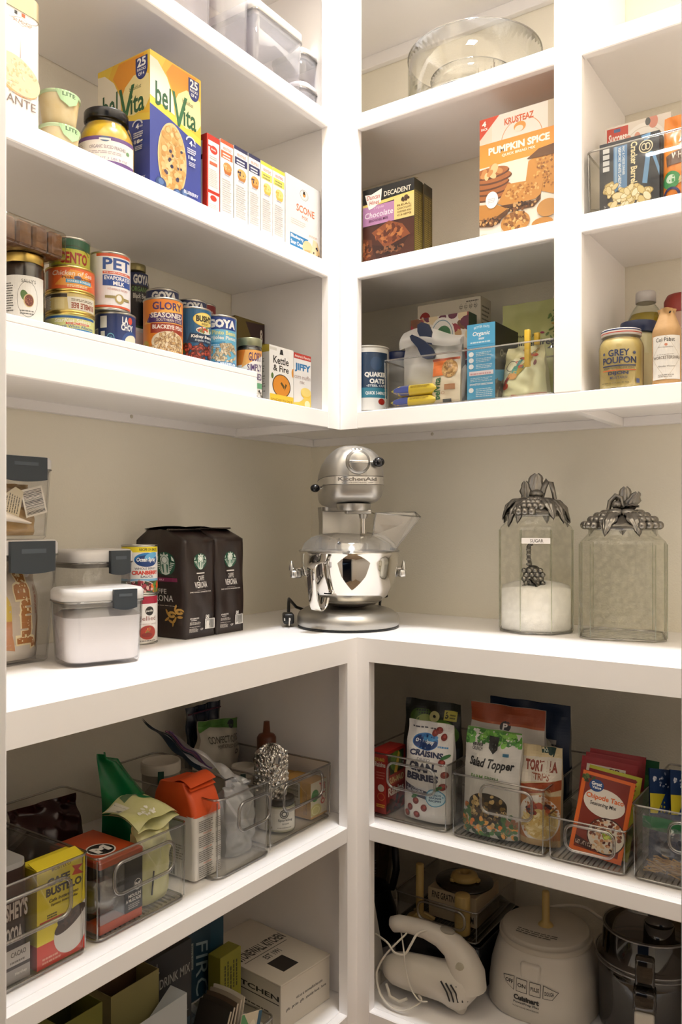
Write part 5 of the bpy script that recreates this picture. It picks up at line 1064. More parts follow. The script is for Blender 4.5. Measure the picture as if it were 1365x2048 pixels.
def coffee_bag(name, label, loc, w, d, h, side, seed, group):
    t = thing(name, label, 'bag', loc, RL, group)
    b = M(); rd = random.Random(seed); p1, p2 = rd.uniform(0, 6), rd.uniform(0, 6)
    def S(u, v):      # u round the four sides starting at the left back corner, v up
        hb = .885
        if v <= hb: k = 0; z = h * v
        else: k = (v - hb) / (1 - hb); z = h * (hb + (v - hb) * .8)
        q = u * 4 % 4; i = int(q) % 4; f = q - int(q)
        wv = .0022 * sin(3.1 * pi * f + p1 + 5 * v) * sin(9 * v + p2) * (1 if v > .03 else 0) + .0022 * sin(pi * f) * (1 if .04 < v else 0)
        X0, X1, Y0, Y1 = -w / 2 + .004 * sin(6 * v), w / 2, 0 + k * d * .36, d - k * d * .2
        if i == 0: return (X0 - wv + k * .002, Y1 + (Y0 - Y1) * f, z)
        if i == 1: return (X0 + (X1 - X0) * f, Y0 - wv + .006 * k * sin(pi * f), z)
        if i == 2: return (X1 + wv - k * .002, Y0 + (Y1 - Y0) * f, z)
        return (X1 + (X0 - X1) * f, Y1 + wv, z)
    nu, nv = 40, 34
    vs = [S(i / nu, j / nv) for j in range(nv + 1) for i in range(nu)]
    fs = [(j * nu + i, j * nu + (i + 1) % nu, (j + 1) * nu + (i + 1) % nu, (j + 1) * nu + i) for j in range(nv) for i in range(nu)]
    b.add(vs, fs, COFFEE, True); b.add(vs[:nu], [tuple(range(nu))[::-1]], COFFEE)
    top = vs[-nu:]; b.add(top, [tuple(range(nu))], COFFEE)
    coffee_front(w, h * .885).put(b, lambda u, v, dd: (lambda p: (p[0], p[1] - dd - .0005, p[2]))(S(.25 + .25 * min(max(u / w, 0), 1), v / h)), .01, .012)
    if side: coffee_side(d, h * .885).put(b, lambda u, v, dd: (lambda p: (p[0] - dd - .0005, p[1], p[2]))(S(.25 * min(max(u / d, 0), 1), v / h)), .012, .012)
    b.build('bag_body', t)
    b = M(); zt = h * (.885 + .115 * .8)
    def F(u, v):
        x = -w / 2 - .003 + (w + .006) * u
        return (x, d * (.34 + .5 * v) - .012 * (1 - v), zt + .004 - .006 * v * v + .005 * sin(2.6 * u + p1) + .003 * sin(9 * u + p2) * v)
    b.grid(F, 12, 5, COFFEE); b.grid(lambda u, v: (lambda p: (p[0], p[1], p[2] - .0025))(F(1 - u, v)), 12, 5, COFFEE)
    b.build('rolled_top', t)
    b = M(); b.box(-w / 2 - .004, w / 2 + .004, d * .3, d * .36, zt - .001, zt + .003, mat('#4a4038', .4), .001, 1); b.build('tin_tie', t)
    return t
GB = 'dark brown coffee bags'
coffee_bag('coffee_bag', 'dark brown coffee bag next to the cranberry can', (.2, (onx(371.5, HY, .2).y + onx(428, HY, .2).y) / 2, ZT), .0885, .147, .238, True, 3, GB)
coffee_bag('coffee_bag', 'dark brown coffee bag farther along, nearer the stand mixer', (.2, (onx(432, HY, .2).y + onx(486.5, HY, .2).y) / 2 + .0005, ZT), .0885, .135, .24, False, 9, GB)
# ------------------------------------------------------------------ stand mixer in the corner
SILV = mat('#b4b1ab', .34, .85)
SILV2 = mat('#d6d4d0', .25, .9)
MX = Vector((.362, -.338, ZT)); MRZ = face_cam(MX) + radians(9)
t = thing('stand_mixer', 'silver stand mixer in the pantry corner', 'mixer', MX, MRZ)
b = M()
def oval(k, z, dy=0.0): return [(.122 * k * cos(2 * pi * i / 48), (.122 + (.085 if sin(2 * pi * i / 48) > 0 else 0)) * k * sin(2 * pi * i / 48) + dy, z) for i in range(48)]
loft(b, [oval(.97, .004), oval(1.0, .008), oval(1.0, .022), oval(.97, .031), oval(.86, .040), oval(.6, .046)], SILV, True, True, True); b.build('base', t)
b = M(); loft(b, [oval(.985, 0), oval(.985, .004)], BLACK, True, True, True); b.build('rubber_foot', t)
# column
b = M()
def colring(w, y0, y1, z): return [(w / 2 * max(-1, min(1, 1.25 * cos(2 * pi * i / 40))), (y0 + y1) / 2 + (y1 - y0) / 2 * max(-1, min(1, 1.2 * sin(2 * pi * i / 40))), z) for i in range(40)]
loft(b, [colring(.118, .116, .198, .04), colring(.108, .118, .196, .075), colring(.1, .12, .194, .14), colring(.098, .12, .194, .25), colring(.104, .112, .2, .288)], SILV, True, True, True); b.build('column', t)
b = M(); b.box(-.049, .049, .1125, .1175, .1, .278, SILV2, .0015, 1); b.build('column_plate', t)
b = M(); b.T = Matrix.Translation((-.006, .1125, .196)) @ Matrix.Rotation(pi / 2, 4, 'X'); b.lathe([(.0045, 0), (.004, .001), (0, .001)], BLACK, 14); b.T = Matrix.Translation((-.006, .1125, .207)) @ Matrix.Rotation(pi / 2, 4, 'X'); b.lathe([(.0018, 0), (.0015, .001), (0, .001)], BLACK, 10); b.build('screw_hole', t)
# head
def sec(y, hw, zb, zt, n=44, e=2.3, eb=5.0):
    P = []; zm = zb + (zt - zb) * .52
    for i in range(n):
        a = 2 * pi * i / n; ca, sa = cos(a), sin(a); ex = e if sa > 0 else eb
        k = (abs(ca) ** ex + abs(sa) ** ex) ** (-1 / ex)
        P.append((hw * ca * k, y, zm + (zt - zm if sa > 0 else zm - zb) * sa * k))
    return P
HEAD = [(-.138, .02, .345, .37), (-.136, .036, .326, .39), (-.13, .05, .31, .404), (-.118, .06, .299, .416), (-.1, .065, .294, .423), (-.06, .067, .29, .428), (0, .0665, .288, .426), (.06, .064, .287, .42), (.12, .06, .287, .41), (.17, .054, .289, .396), (.205, .044, .297, .378), (.222, .028, .315, .355), (.226, .012, .33, .34)]
b = M(); loft(b, [sec(*s_) for s_ in HEAD][::-1], SILV, True, True, True); b.build('head', t)
def headx(y):
    for q, r_ in zip(HEAD, HEAD[1:]):
        if q[0] <= y <= r_[0]: return q[1] + (r_[1] - q[1]) * (y - q[0]) / (r_[0] - q[0])
    return HEAD[-1][1]
def bandpath(z, off=.0006):
    P = []
    ys = [.2, .12, .06, 0, -.05, -.09, -.108, -.12, -.128, -.132, -.1345]
    for y in ys: P.append((-headx(y) * .992 - off, y, z))
    for x in (-.03, -.018, -.006, .006, .018, .03): P.append((x, -.1375 - off, z))
    for y in ys[::-1]: P.append((headx(y) * .992 + off, y, z))
    return P
b = M()
lo, hi = bandpath(.335, .0018), bandpath(.352, .0018)
nn = len(lo); b.add(lo + hi, [(i, i + 1, nn + i + 1, nn + i) for i in range(nn - 1)], SILV2, True)
a = Art(.15, .017)
bp = [Vector(p) for p in lo]; L_ = [0]
for i in range(1, nn): L_.append(L_[-1] + (bp[i] - bp[i - 1]).length)
def bandfn(u, v, d):
    s_ = L_[-1] / 2 - .055 + u
    for i in range(nn - 1):
        if L_[i] <= s_ <= L_[i + 1]:
            f = (s_ - L_[i]) / (L_[i + 1] - L_[i]); p = bp[i].lerp(bp[i + 1], f); tg = (bp[i + 1] - bp[i]).normalized(); nrm = Vector((tg.y, -tg.x, 0))
            q = p + nrm * (d + .0004); return (q.x, q.y, .335 + v)
    return (0, 0, 0)
a.txt('KitchenAid', .06, .4, .66, .88, '#6a655e', .03); a.txt('PROFESSIONAL 600', .12, .12, .6, .26, '#8a857c', .02); a.put(b, bandfn, .004)
b.build('trim_band', t)
b = M(); 
for z in (.334, .353): b.tube(bandpath(z, .0012), .0009, mat('#77736c', .4, .8), 6)
b.build('trim_seam', t)
b = M(); b.T = Matrix.Translation((.0, -.134, .384)) @ Matrix.Rotation(pi / 2, 4, 'X')
b.lathe([(.028, -.02), (.028, .004), (.026, .008), (.0225, .009), (.0225, .011), (.021, .0125), (0, .0125)], SILV, 36); b.box(-.0215, .0215, -.003, .003, .012, .0165, SILV2, .001, 2); b.build('hub_cover', t)
b = M(); b.tube([(.026, -.138, .384), (.036, -.14, .384)], .0026, CHROME, 10); b.ball((.046, -.141, .384), (.0135, .011, .011), mat('#101012', .15), 18, 12); b.build('hub_knob', t)
b = M(); b.T = Matrix.Translation((0, -.1235, .412)) @ Matrix.Rotation(radians(62), 4, 'X'); b.box(-.012, .012, -.004, .004, -.002, .0016, SILV2, .001, 1); b.box(-.006, -.003, -.003, .003, .0014, .002, '#3a3835'); b.box(.003, .006, -.003, .003, .0014, .002, '#3a3835'); b.build('hub_hinge', t)
b = M(); b.tube([(-.06, -.01, .33), (-.073, -.012, .33)], .0025, CHROME, 8); b.ball((-.082, -.013, .33), (.0115, .0095, .0095), mat('#101012', .2), 16, 10); b.build('speed_lever', t)
b = M(); b.lathe([(.036, .276), (.04, .284), (.04, .292)], SILV, 30, (.0, -.075, 0)); b.box(-.02, .04, -.095, -.06, .268, .28, SILV, .004, 2); b.build('gearbox', t)
b = M(); b.lathe([(.006, .2235), (.006, .268)], CHROME, 18, (.022, -.08, 0)); b.lathe([(.009, .258), (.011, .268)], SILV, 18, (.022, -.08, 0)); b.build('beater_shaft', t)
for s_ in (-1, 1):
    b = M()
    b.box(s_ * .118 - .008, s_ * .118 + .008, .02, .13, .115, .135, SILV, .004, 2); b.box(min(s_ * .05, s_ * .118), max(s_ * .05, s_ * .118), .118, .14, .115, .135, SILV, .004, 2)
    b.box(s_ * .131 - .0085, s_ * .131 + .0085, -.012, .02, .117, .1352, SILV2, .004, 2); b.lathe([(.0065, .135), (.0065, .142), (.005, .148), (.002, .157), (0, .158)], SILV2, 14, (s_ * .1365, .004, 0))
    b.build('bowl_arm', t)
b = M(); b.tube([(.052, .13, .17), (.1, .1, .172), (.121, .06, .176)], .003, CHROME, 8); b.box(.115, .131, .042, .068, .163, .187, mat('#141416', .35), .005, 3); b.build('lift_lever', t)
b = M()
b.tube([(.03, .16, .07), (.09, .17, .05), (.118, .12, .06), (.113, .1, .085), (.1, .11, .06), (.105, .15, .01), (.04, .2, .005), (-.05, .205, .005), (-.11, .17, .03), (-.133, .12, .056), (-.137, .08, .05), (-.14, .05, .022)], .004, mat('#151515', .45), 8)
b.build('power_cord', t)
b = M(); b.box(-.156, -.13, .0, .045, .007, .032, mat('#17171a', .4), .005, 2)
for q in (-.004, .004): b.box(-.149 + q * 1.6, -.1475 + q * 1.6, -.018, .001, .018, .024, CHROME)
b.lathe([(.002, 0), (.002, .018)], CHROME, 8, (-.143, -.012, .006)); b.build('plug', t)
# bowl
MB_ = Matrix.Rotation(MRZ, 4, 'Z')
def mloc(x, y, z): return MX + MB_ @ Vector((x, y, z))
bw = thing('mixing_bowl', 'polished steel mixing bowl with angular handle on the stand mixer', 'bowl', mloc(0, -.012, .0475), MRZ)
R = .117; BH = .132
b = M()
prof = [(.0, .0), (.03, .0), (.046, .003), (.07, .012), (.09, .028), (.104, .05), (.112, .08), (.116, .11), (R, BH - .003), (R + .003, BH - .001), (R + .0025, BH + .0015), (R - .001, BH + .001), (R - .0025, BH - .004), (.113, .1), (.1, .045), (.068, .014), (0, .003)]
b.lathe(prof, CHROME, 72, cap=False); b.build('bowl_body', bw)
b = M(); b.lathe([(.062, .0078), (.0775, .0175), (.0765, .016)], mat('#8a867e', .3, .9), 48, cap=False); b.build('foot_ring', bw)
b = M()
ha = radians(-133)
er = Vector((cos(ha), sin(ha), 0)); et = Vector((-sin(ha), cos(ha), 0))
path = [(.1165, .112), (.135, .112), (.15, .104), (.153, .092), (.1435, .02), (.134, .004), (.12, .002), (.106, .012), (.1, .03)]
sm = []
for i in range(len(path) - 1):
    for k in range(4):
        f = k / 4; sm.append((path[i][0] * (1 - f) + path[i + 1][0] * f, path[i][1] * (1 - f) + path[i + 1][1] * f))
sm.append(path[-1])
for _ in range(3): sm = [sm[0]] + [tuple((sm[i - 1][k] + 2 * sm[i][k] + sm[i + 1][k]) / 4 for k in (0, 1)) for i in range(1, len(sm) - 1)] + [sm[-1]]
vs = []; fs = []
for i, (r_, z) in enumerate(sm):
    i0, i1 = max(i - 1, 0), min(i + 1, len(sm) - 1); tr, tz = sm[i1][0] - sm[i0][0], sm[i1][1] - sm[i0][1]; l_ = sqrt(tr * tr + tz * tz); nr, nz = tz / l_, -tr / l_
    for a_, o_ in ((-.0135, 0), (-.011, .002), (.011, .002), (.0135, 0), (.011, -.0018), (-.011, -.0018)):
        p = er * (r_ + nr * o_) + et * a_; vs.append((p.x, p.y, z + nz * o_))
for i in range(len(sm) - 1):
    for k in range(6): fs.append((i * 6 + k, i * 6 + (k + 1) % 6, i * 6 + 6 + (k + 1) % 6, i * 6 + 6 + k))
b.add(vs, fs, CHROME, True); b.build('handle', bw)
for s_ in (-1, 1):
    b = M(); b.box(s_ * .1225 - .006, s_ * .1225 + .006, -.0, .022, .088, .094, CHROME, .002, 1); b.build('bracket', bw)
# pouring shield
PS = clear('#f6f4f1', .2, .06, edge='#cfcbc4', haze=.1)
sh = thing('pouring_shield', 'clear plastic pouring shield with a chute on the mixing bowl rim', 'shield', mloc(0, -.012, .0475 + BH + .0025), MRZ)
b = M(); n = 40; vs = []; fs = []
prof2 = [(.119, 0), (.114, .003), (.107, .018), (.09, .032), (.065, .04), (.042, .042)]
A0, A1 = radians(-250), radians(-18)
for r_, z in prof2:
    for i in range(n + 1):
        an = A0 + (A1 - A0) * i / n; vs.append((r_ * cos(an), r_ * sin(an), z))
for j in range(len(prof2) - 1):
    for i in range(n): fs.append((j * (n + 1) + i, j * (n + 1) + i + 1, (j + 1) * (n + 1) + i + 1, (j + 1) * (n + 1) + i))
b.add(vs, fs, PS, True); b.build('dome', sh)
b = M()
b.tube([(.119 * cos(A0 + (A1 - A0) * i / n), .119 * sin(A0 + (A1 - A0) * i / n), 0) for i in range(n + 1)], .0018, ACR2, 6)
b.tube([(r_ * cos(A1), r_ * sin(A1), z) for r_, z in prof2], .0015, ACR2, 6); b.build('rim', sh)
b = M()
c0 = [(.045, -.06, .036), (.1, -.06, .006), (.115, .0, .004), (.06, .0, .036)]
c1 = [(.05, -.078, .088), (.155, -.078, .08), (.165, .012, .092), (.058, .012, .09)]
b.add(c0 + c1, [(0, 1, 5, 4), (1, 2, 6, 5), (2, 3, 7, 6), (3, 0, 4, 7)], PS)
b.tube([Vector(p) for p in c1] + [Vector(c1[0])], .0016, ACR2, 6); b.tube([c0[1], c1[1]], .0016, ACR2, 6); b.tube([c0[0], c1[0]], .0014, ACR2, 6); b.tube([c0[2], c1[2]], .0012, ACR2, 6)
b.build('chute', sh)

# ------------------------------------------------------------------ glass canisters with pewter fruit lids
PEW = mat('#8f8b84', .3, 1.0, bump=.5, bscale=60)
PEWD = mat('#6d6962', .34, 1.0, bump=.7, bscale=90)
HAM = clear('#fdfdfa', .04, .05, bump=.8, bscale=75, mottle=.055, edge='#eff0e8', voro=True)
def octo(R, ch=None):
    if ch is None: return [(R / cos(pi / 8) * cos(pi / 8 + pi / 4 * i - pi / 2), R / cos(pi / 8) * sin(pi / 8 + pi / 4 * i - pi / 2)) for i in range(8)]
    return [(R - ch, -R), (R, -R + ch), (R, R - ch), (R - ch, R), (-R + ch, R), (-R, R - ch), (-R, -R + ch), (-R + ch, -R)]
def canister(label, loc, rz, R, hs, hn, rn, ch):
    t = thing('glass_canister', label, 'canister', loc, rz, 'glass canisters with pewter lids')
    b = M(); P = octo(R, ch)
    def ring(k, z): return [(x * k, y * k, z) for x, y in P]
    rings = [ring(.95, 0), ring(1, .006), ring(1, hs), ring(.96, hs + .007)]
    loft(b, rings, HAM, False, True)
    # shoulder to a round neck
    n = 8; top = rings[-1]; rd = []
    for i, p in enumerate(top):
        rd.append(p); q = top[(i + 1) % 8]; rd += [tuple(p[k] + (q[k] - p[k]) * f for k in range(3)) for f in (.25, .5, .75)]
    m = len(rd); nk = []
    for p in rd:
        a_ = math.atan2(p[1], p[0]); nk.append((rn * cos(a_), rn * sin(a_), hs + .022))
    loft(b, [rd, nk, [(x, y, hn) for x, y, z in nk]], HAM, True, False)
    b.build('glass_body', t)
    b = M(); b.lathe([(rn, hn - .003), (rn + .004, hn), (rn, hn + .003)], ACR2, 40, cap=False)
    for p, q in zip(P, P[1:] + P[:1]): b.tube([(p[0], p[1], .006), (p[0], p[1], hs)], .0011, clear('#eceee4', .15, .1, edge='#b9bba8'), 6)
    b.tube([(x * .97, y * .97, .003) for x, y in P], .0022, ACR2, 6, True); b.build('edge_moulding', t)
    return t
def leaf(b, base, tip, wd, sag=.01, mt=PEW):
    A_, B2 = Vector(base), Vector(tip); ax = B2 - A_; out = Vector((ax.x, ax.y, 0)); 
    sd = ax.cross(Vector((0, 0, 1))); sd = sd.normalized() if sd.length > 1e-6 else Vector((1, 0, 0)); nm = sd.cross(ax).normalized()
    def F(u, v, o):
        k = sin(pi * min(1, .08 + .92 * v)) ** .8 * (1 - .25 * v); s_ = (u - .5) * 2
        p = A_ + ax * v + sd * (s_ * wd / 2 * k * (1 + .12 * sin(14 * v))) + nm * (sag * sin(pi * v) - .35 * wd * abs(s_) * k * .6 + .0012 * sin(22 * v + 5 * abs(s_)) + .0014 * cos(13 * s_) * sin(pi * v) + o)
        return p
    b.grid(lambda u, v: F(u, v, 0), 16, 14, mt); b.grid(lambda u, v: F(1 - u, v, -.0028), 16, 14, mt)
def upleaf(b, base, tip, wd):
    A_, B2 = Vector(base), Vector(tip)
    def F(u, v, o):
        k = sin(pi * min(1, .12 + .86 * v)) ** .6; s_ = (u - .5) * 2
        p = A_.lerp(B2, v) + Vector((s_ * wd / 2 * k * (1 + .14 * sin(16 * v)), .006 * s_ * s_ - .0015 * cos(9 * s_) + o, .004 * abs(s_) * v)); return p
    b.grid(lambda u, v: F(u, v, 0), 10, 10, PEW); b.grid(lambda u, v: F(1 - u, v, .003), 10, 10, PEW)
def pewter(t, R, z, kind):
    b = M(); b.lathe([(R * .95, z), (R * 1.03, z + .003), (R * 1.0, z + .008), (R * .9, z + .018), (R * .66, z + .028), (R * .3, z + .035), (0, z + .036)], PEWD, 40); b.build('lid', t)
    rd = random.Random(5 + kind)
    b = M()
    if kind == 0: spots = [(-.42 + .2 * i + .1 * (j % 2), j) for j in range(4) for i in range(4 - (j == 0))]
    else: spots = [(q + .13 * (j % 2), j) for j in range(4) for q in (-1.5, -1.27, -1.04, -.81, .5, .73, .96, 1.19)]
    b2 = M(); b1 = b
    for an, j in spots:
        b = b2 if kind and an > 0 else b1
        a_ = an - pi / 2 - (.1 if kind == 0 else 0); rr_ = R * (1.0 - .17 * j); b.ball((rr_ * 1.07 * cos(a_), rr_ * 1.07 * sin(a_), z + .008 + .0125 * j - .0014 * j * j), .0092, PEW, 14, 9)
    b1.build('grape_cluster', t)
    if kind:
        b = b2
        b.build('grape_cluster', t)
    b = M()
    if kind == 0:
        for an in (-165, -142, -122, -60, -38, -14, 20, 70, 120, 160):
            a_ = radians(an); leaf(b, (R * .3 * cos(a_), R * .3 * sin(a_), z + .04), (R * 1.12 * cos(a_), R * 1.12 * sin(a_), z - .01 - .008 * (an % 3)), .04, .02)
        upleaf(b, (-.008, 0, z + .034), (.002, .006, z + .094), .046); upleaf(b, (-.022, -.004, z + .032), (-.024, -.004, z + .076), .026)
    else:
        for an in (-116, -66, 30, 90, 150):
            a_ = radians(an); leaf(b, (R * .4 * cos(a_), R * .4 * sin(a_), z + .042), (R * 1.12 * cos(a_), R * 1.12 * sin(a_), z - .014), .044, .018)
        upleaf(b, (.004, -.002, z + .036), (.006, .002, z + .09), .036); upleaf(b, (.012, -.008, z + .04), (.03, -.01, z + .078), .032); leaf(b, (-.004, -.016, z + .046), (.034, -.034, z + .05), .034, .006)
    b.build('leaf', t)
    b = M()
    if kind == 0:
        b.tube([(.012, 0, z + .038), (.018, 0, z + .062), (.026, 0, z + .08), (.034, 0, z + .074), (.04, 0, z + .05), (.042, .0, z + .036)], [.006, .0065, .0065, .006, .005, .005], PEW, 10)
        b.ball((.002, -.004, z + .048), (.016, .014, .011), PEW, 14, 8)
    else:
        b.tube([(-.03, 0, z + .036), (-.026, 0, z + .06), (-.014, 0, z + .073), (-.004, 0, z + .068), (.0, 0, z + .05)], [.005, .0055, .006, .0055, .005], PEW, 10)
        b.ball((-.012, -.012, z + .052), (.011, .01, .0095), PEW, 14, 8); b.ball((-.014, -.034, z + .034), (.017, .012, .011), PEW, 14, 8); b.ball((.012, -.036, z + .034), (.018, .012, .011), PEW, 14, 8)
    b.build('stem', t)
def cpos(px0, px1, py, R):
    f = onz((px0 + px1) / 2, py, ZT); dr = ray((px0 + px1) / 2); dr = Vector((dr.x, dr.y, 0)).normalized(); return f + dr * R
R1 = .0815; p = cpos(1000, 1145, 1270, R1); z1 = face_cam(p)
hs = .232
c1_ = canister('hammered glass canister of sugar with a lid of pewter leaves and grapes', (p.x, p.y, ZT), z1, R1, hs, hs + .034, .066, None)
pewter(c1_, .07, hs + .034, 0)
b = M(); a = Art(.062, .0125); a.txt('SUGAR', .3, .22, .76, .8, '#3a352e', .012); b.box(-.031, .031, -R1 - .0012, -R1 - .0006, hs - .03, hs - .0175, '#ece8e6'); a.put(b, lambda u, v, d: (u - .031, -R1 - .0012 - d, hs - .03 + v)); b.build('name_label', c1_)
t = thing('sugar', 'white sugar sloping inside the labelled canister', 'sugar', (p.x, p.y, ZT + .004), z1)
b = M(); P = octo(R1 - .005); SUG = mat('#f8f6f3', .85, bump=.3, bscale=300)
def sug(x, y): return .096 + .012 * sin(28 * x + 1.2) * cos(20 * y) - .08 * x * (1 if x < .0 else -.1) + .35 * max(0, y) * .3
bot = [(x * .95, y * .95, 0) for x, y in P]; bb_ = []
for i, q in enumerate(P):
    r_ = P[(i + 1) % 8]
    bb_ += [(q[0] + (r_[0] - q[0]) * f, q[1] + (r_[1] - q[1]) * f) for f in (0, .25, .5, .75)]
rings = [[(x * .95, y * .95, 0) for x, y in bb_], [(x, y, .004) for x, y in bb_]] + [[(x * k, y * k, sug(x * k, y * k)) for x, y in bb_] for k in (1, .8, .6, .4, .2, .04)]
loft(b, rings, SUG, True, True, True); b.build('sugar_heap', t)
t = thing('sugar_scoop', 'pewter scoop with grape bowl stuck in the sugar', 'scoop', (p.x, p.y, ZT + .004), z1)
b = M(); b.ball((-.006, -.03, .118), (.024, .016, .03), PEWD, 20, 14)
for j in range(5):
    for i in range(4): b.ball((-.026 + .012 * i + .005 * (j % 2), -.044 + .003 * abs(i - 1.5), .098 + .0095 * j), .0062, PEW, 10, 7)
b.build('scoop_bowl', t)
b = M(); leaf(b, (-.012, -.046, .12), (.012, -.048, .088), .03, .006); b.build('leaf', t)
b = M(); b.tube([(-.012, -.03, .145), (-.016, -.03, .165), (-.016, -.03, .19), (-.011, -.03, .2), (-.008, -.03, .192)], [.0042, .0046, .005, .004, .003], PEWD, 10)
for k in range(4): b.ball((-.016, -.033, .15 + .011 * k), (.0062, .005, .0035), PEW, 12, 7)
b.build('grip', t)
R2 = .0885; p = cpos(1162, 1330, 1283, R2); z2 = face_cam(p)
c2_ = canister('empty hammered glass canister with a lid of pewter grapes', (p.x, p.y, ZT), z2, R2, .203, .203 + .032, .072, .024)
pewter(c2_, .075, .203 + .032, 1)
# ------------------------------------------------------------------ lower shelf, side wall: four clear bins and what stands in them
GBN = 'clear bins on the lower shelf'
def binL(label, fx, y0, y1, h, d, **k): return clear_bin(label, (fx, (y0 + y1) / 2, ZS), RL, y1 - y0, d, h, GBN, **k)
B1 = (.436, -1.352, -1.153, .15); B2 = (.433, -1.136, -.944, .131); B3 = (.436, -.872, -.713, .146); B4 = (.418, -.702, -.486, .119)
binL('clear bin with yellow coffee box and cocoa beside the doorway', *B1, .34)
binL('clear bin with an orange-lidded mill box and green bag', *B2, .34, ribs=True)
binL('clear bin holding the orange-topped flour bag', *B3, .33, R=.02, handle=(.36, .92, .5, .86))
binL('clear bin with sprinkling sugar and gelatin boxes beside the corner post', *B4, .33, handle=(.2, .82, .5, .95))
zs = ZS + .0044
def Lspan(fx, pa, pb): a, b = onx(pa, HY, fx).y, onx(pb, HY, fx).y; return (a + b) / 2, b - a
def Lz(px, py, fx): return onx(px, py, fx).z
# bin 1
fx = .427; yc, w = Lspan(fx, 74, 169.5); h = Lz(80, 1742, fx) - zs; d = .045
a = Art(w, h); a.rect(0, 0, 1, 1, '#e8d62a'); a.rect(0, 0, 1, .24, '#d83a1c'); a.poly([(0, .24), (.55, .24), (1, .14), (1, 0), (0, 0)], '#d83a1c'); a.txt('BUSTELO', .3, .945, .7, .975, '#5a4a10', .02)
a.txt('CAFE', .2, .8, .68, .88, '#2a1c10', .05); a.poly([(.72, .92), (.96, .9), (.86, .86), (.98, .8), (.72, .82), (.78, .87)], '#c8281c'); a.txt('BUSTELO', .18, .7, .93, .785, '#2a1c10', .05); a.txt('Cafe Instantaneo', .24, .635, .86, .67, '#3a2c10', .02, .2); a.txt('Espresso Instant Coffee', .28, .585, .84, .62, '#3a2c10', .02, .2)
a.lines(.2, .48, .42, .53, 2, '#5a4a10', .6); a.rect(.05, .455, .6, .47, '#c8281c'); a.ell(.68, .24, .34, .2, '#e2dedb', 28); a.poly([(.36, .2), (1.0, .52), (1.0, .2), (.8, .06), (.55, .08)], '#e2dedb'); a.ell(.68, .38, .36, .075, '#3a2416', 26); a.blobs(.66, .4, .22, .06, 30, .04, ['#2a1810', '#4a3020', '#5a4028'], 1.4, 4); a.lines(.1, .04, .5, .12, 2, '#f0a088', .5)
a2 = Art(d, h); a2.rect(0, 0, 1, 1, '#c8b41e'); a2.rect(0, 0, 1, .24, '#b8301a')
carton('coffee_box', 'yellow and red instant coffee box at the front of the first bin', 'box', (fx, yc, zs), RL, w, d, h, '#e8d62a', [('F', a), ('L', a2)], flap=('#e2ce30', .006))
yc, w = Lspan(.424, -22, 60); h = Lz(40, 1735, .424) - zs
t = thing('cocoa_tub', 'dark brown cocoa tub with silver foot band beside the coffee box', 'tub', (.424, yc, zs), RL)
b = M(); loft(b, [[(x, y, z) for x, y in rr(w, .07, .016)] for z in (0, h)], mat('#2c1a14', .4), True, True, True)
a = Art(w, h); a.rect(0, 0, 1, .12, '#9a9490'); a.rect(0, .12, 1, .15, '#2c1a14'); a.rect(0, .15, 1, .3, '#b8b2ae'); a.txt('CACAO', .52, .225, .9, .27, '#4a403a', .02); a.lines(.5, .17, .9, .2, 1, '#6a605a', .6); a.txt("HERSHEY'S", .06, .56, .94, .72, '#c9c0ba', .04); a.txt('COCOA', .3, .36, .8, .5, '#c9c0ba', .04); a.txt('Hershey', .62, .05, .92, .085, '#d8d2ce', .02)
a.put(b, FRONT(w)); b.build('tub_body', t)
b = M(); loft(b, [[(x, y, z) for x, y in rr(w - .002, .068, .016, 5, 0, .001)] for z in (h, h + .008)], clear('#d8d6d2', .2, .2, haze=.4), True, True, True); b.build('lid', t)
DARK = mat('#160e0c', .3)
b = M(); b.box(-.03, .03, 0, .12, 0, .15, mat('#0c0c0e', .5), .002, 1); tag(b.build('black_box', None, (.30, -1.30, zs), RL), 'plain black box at the doorway end of the first bin', 'box')
t = thing('zip_bag', 'zip bag of dark chocolate with navy zip at the back of the first bin', 'bag', (.19, -1.24, zs + .012), RL + .1, None, (radians(-8), 0, RL + .1))
b = M(); pouch(b, .15, .06, .165, mat('#1a1012', .25), .012, .004, 51); b.build('bag_film', t)
b = M(); b.tube([(-.074 + .148 * i / 10, .026 + .002 * sin(i), .153) for i in range(11)], .003, mat('#1b2540', .4), 6); b.build('zip_strip', t)
b = M(); b.add([(-.055, -.004, .06), (.03, -.006, .06), (.034, .006, .125), (-.05, .008, .125)], [(0, 1, 2, 3)], mat('#6d675e', .6)); b.add([(-.055, -.003, .06), (.03, -.005, .06), (.034, .007, .125), (-.05, .009, .125)], [(3, 2, 1, 0)], mat('#6d675e', .6)); b.build('paper_label', t)
t = thing('chocolate_bag', 'dark maroon chocolate bag behind the mill box', 'bag', (.24, -1.06, zs + .03), RL, None, (radians(-14), 0, RL - .1))
b = M(); pouch(b, .13, .06, .125, mat('#2c0f0c', .22), .012, .003, 52); b.build('bag_film', t)
t = thing('clear_pouch', 'crumpled empty clear pouch standing against the wall behind the first bin', 'pouch', (.075, -1.16, ZS), RL)
b = M(); pouch(b, .13, .05, .2, FILM, .012, .006, 53); b.build('pouch_film', t)
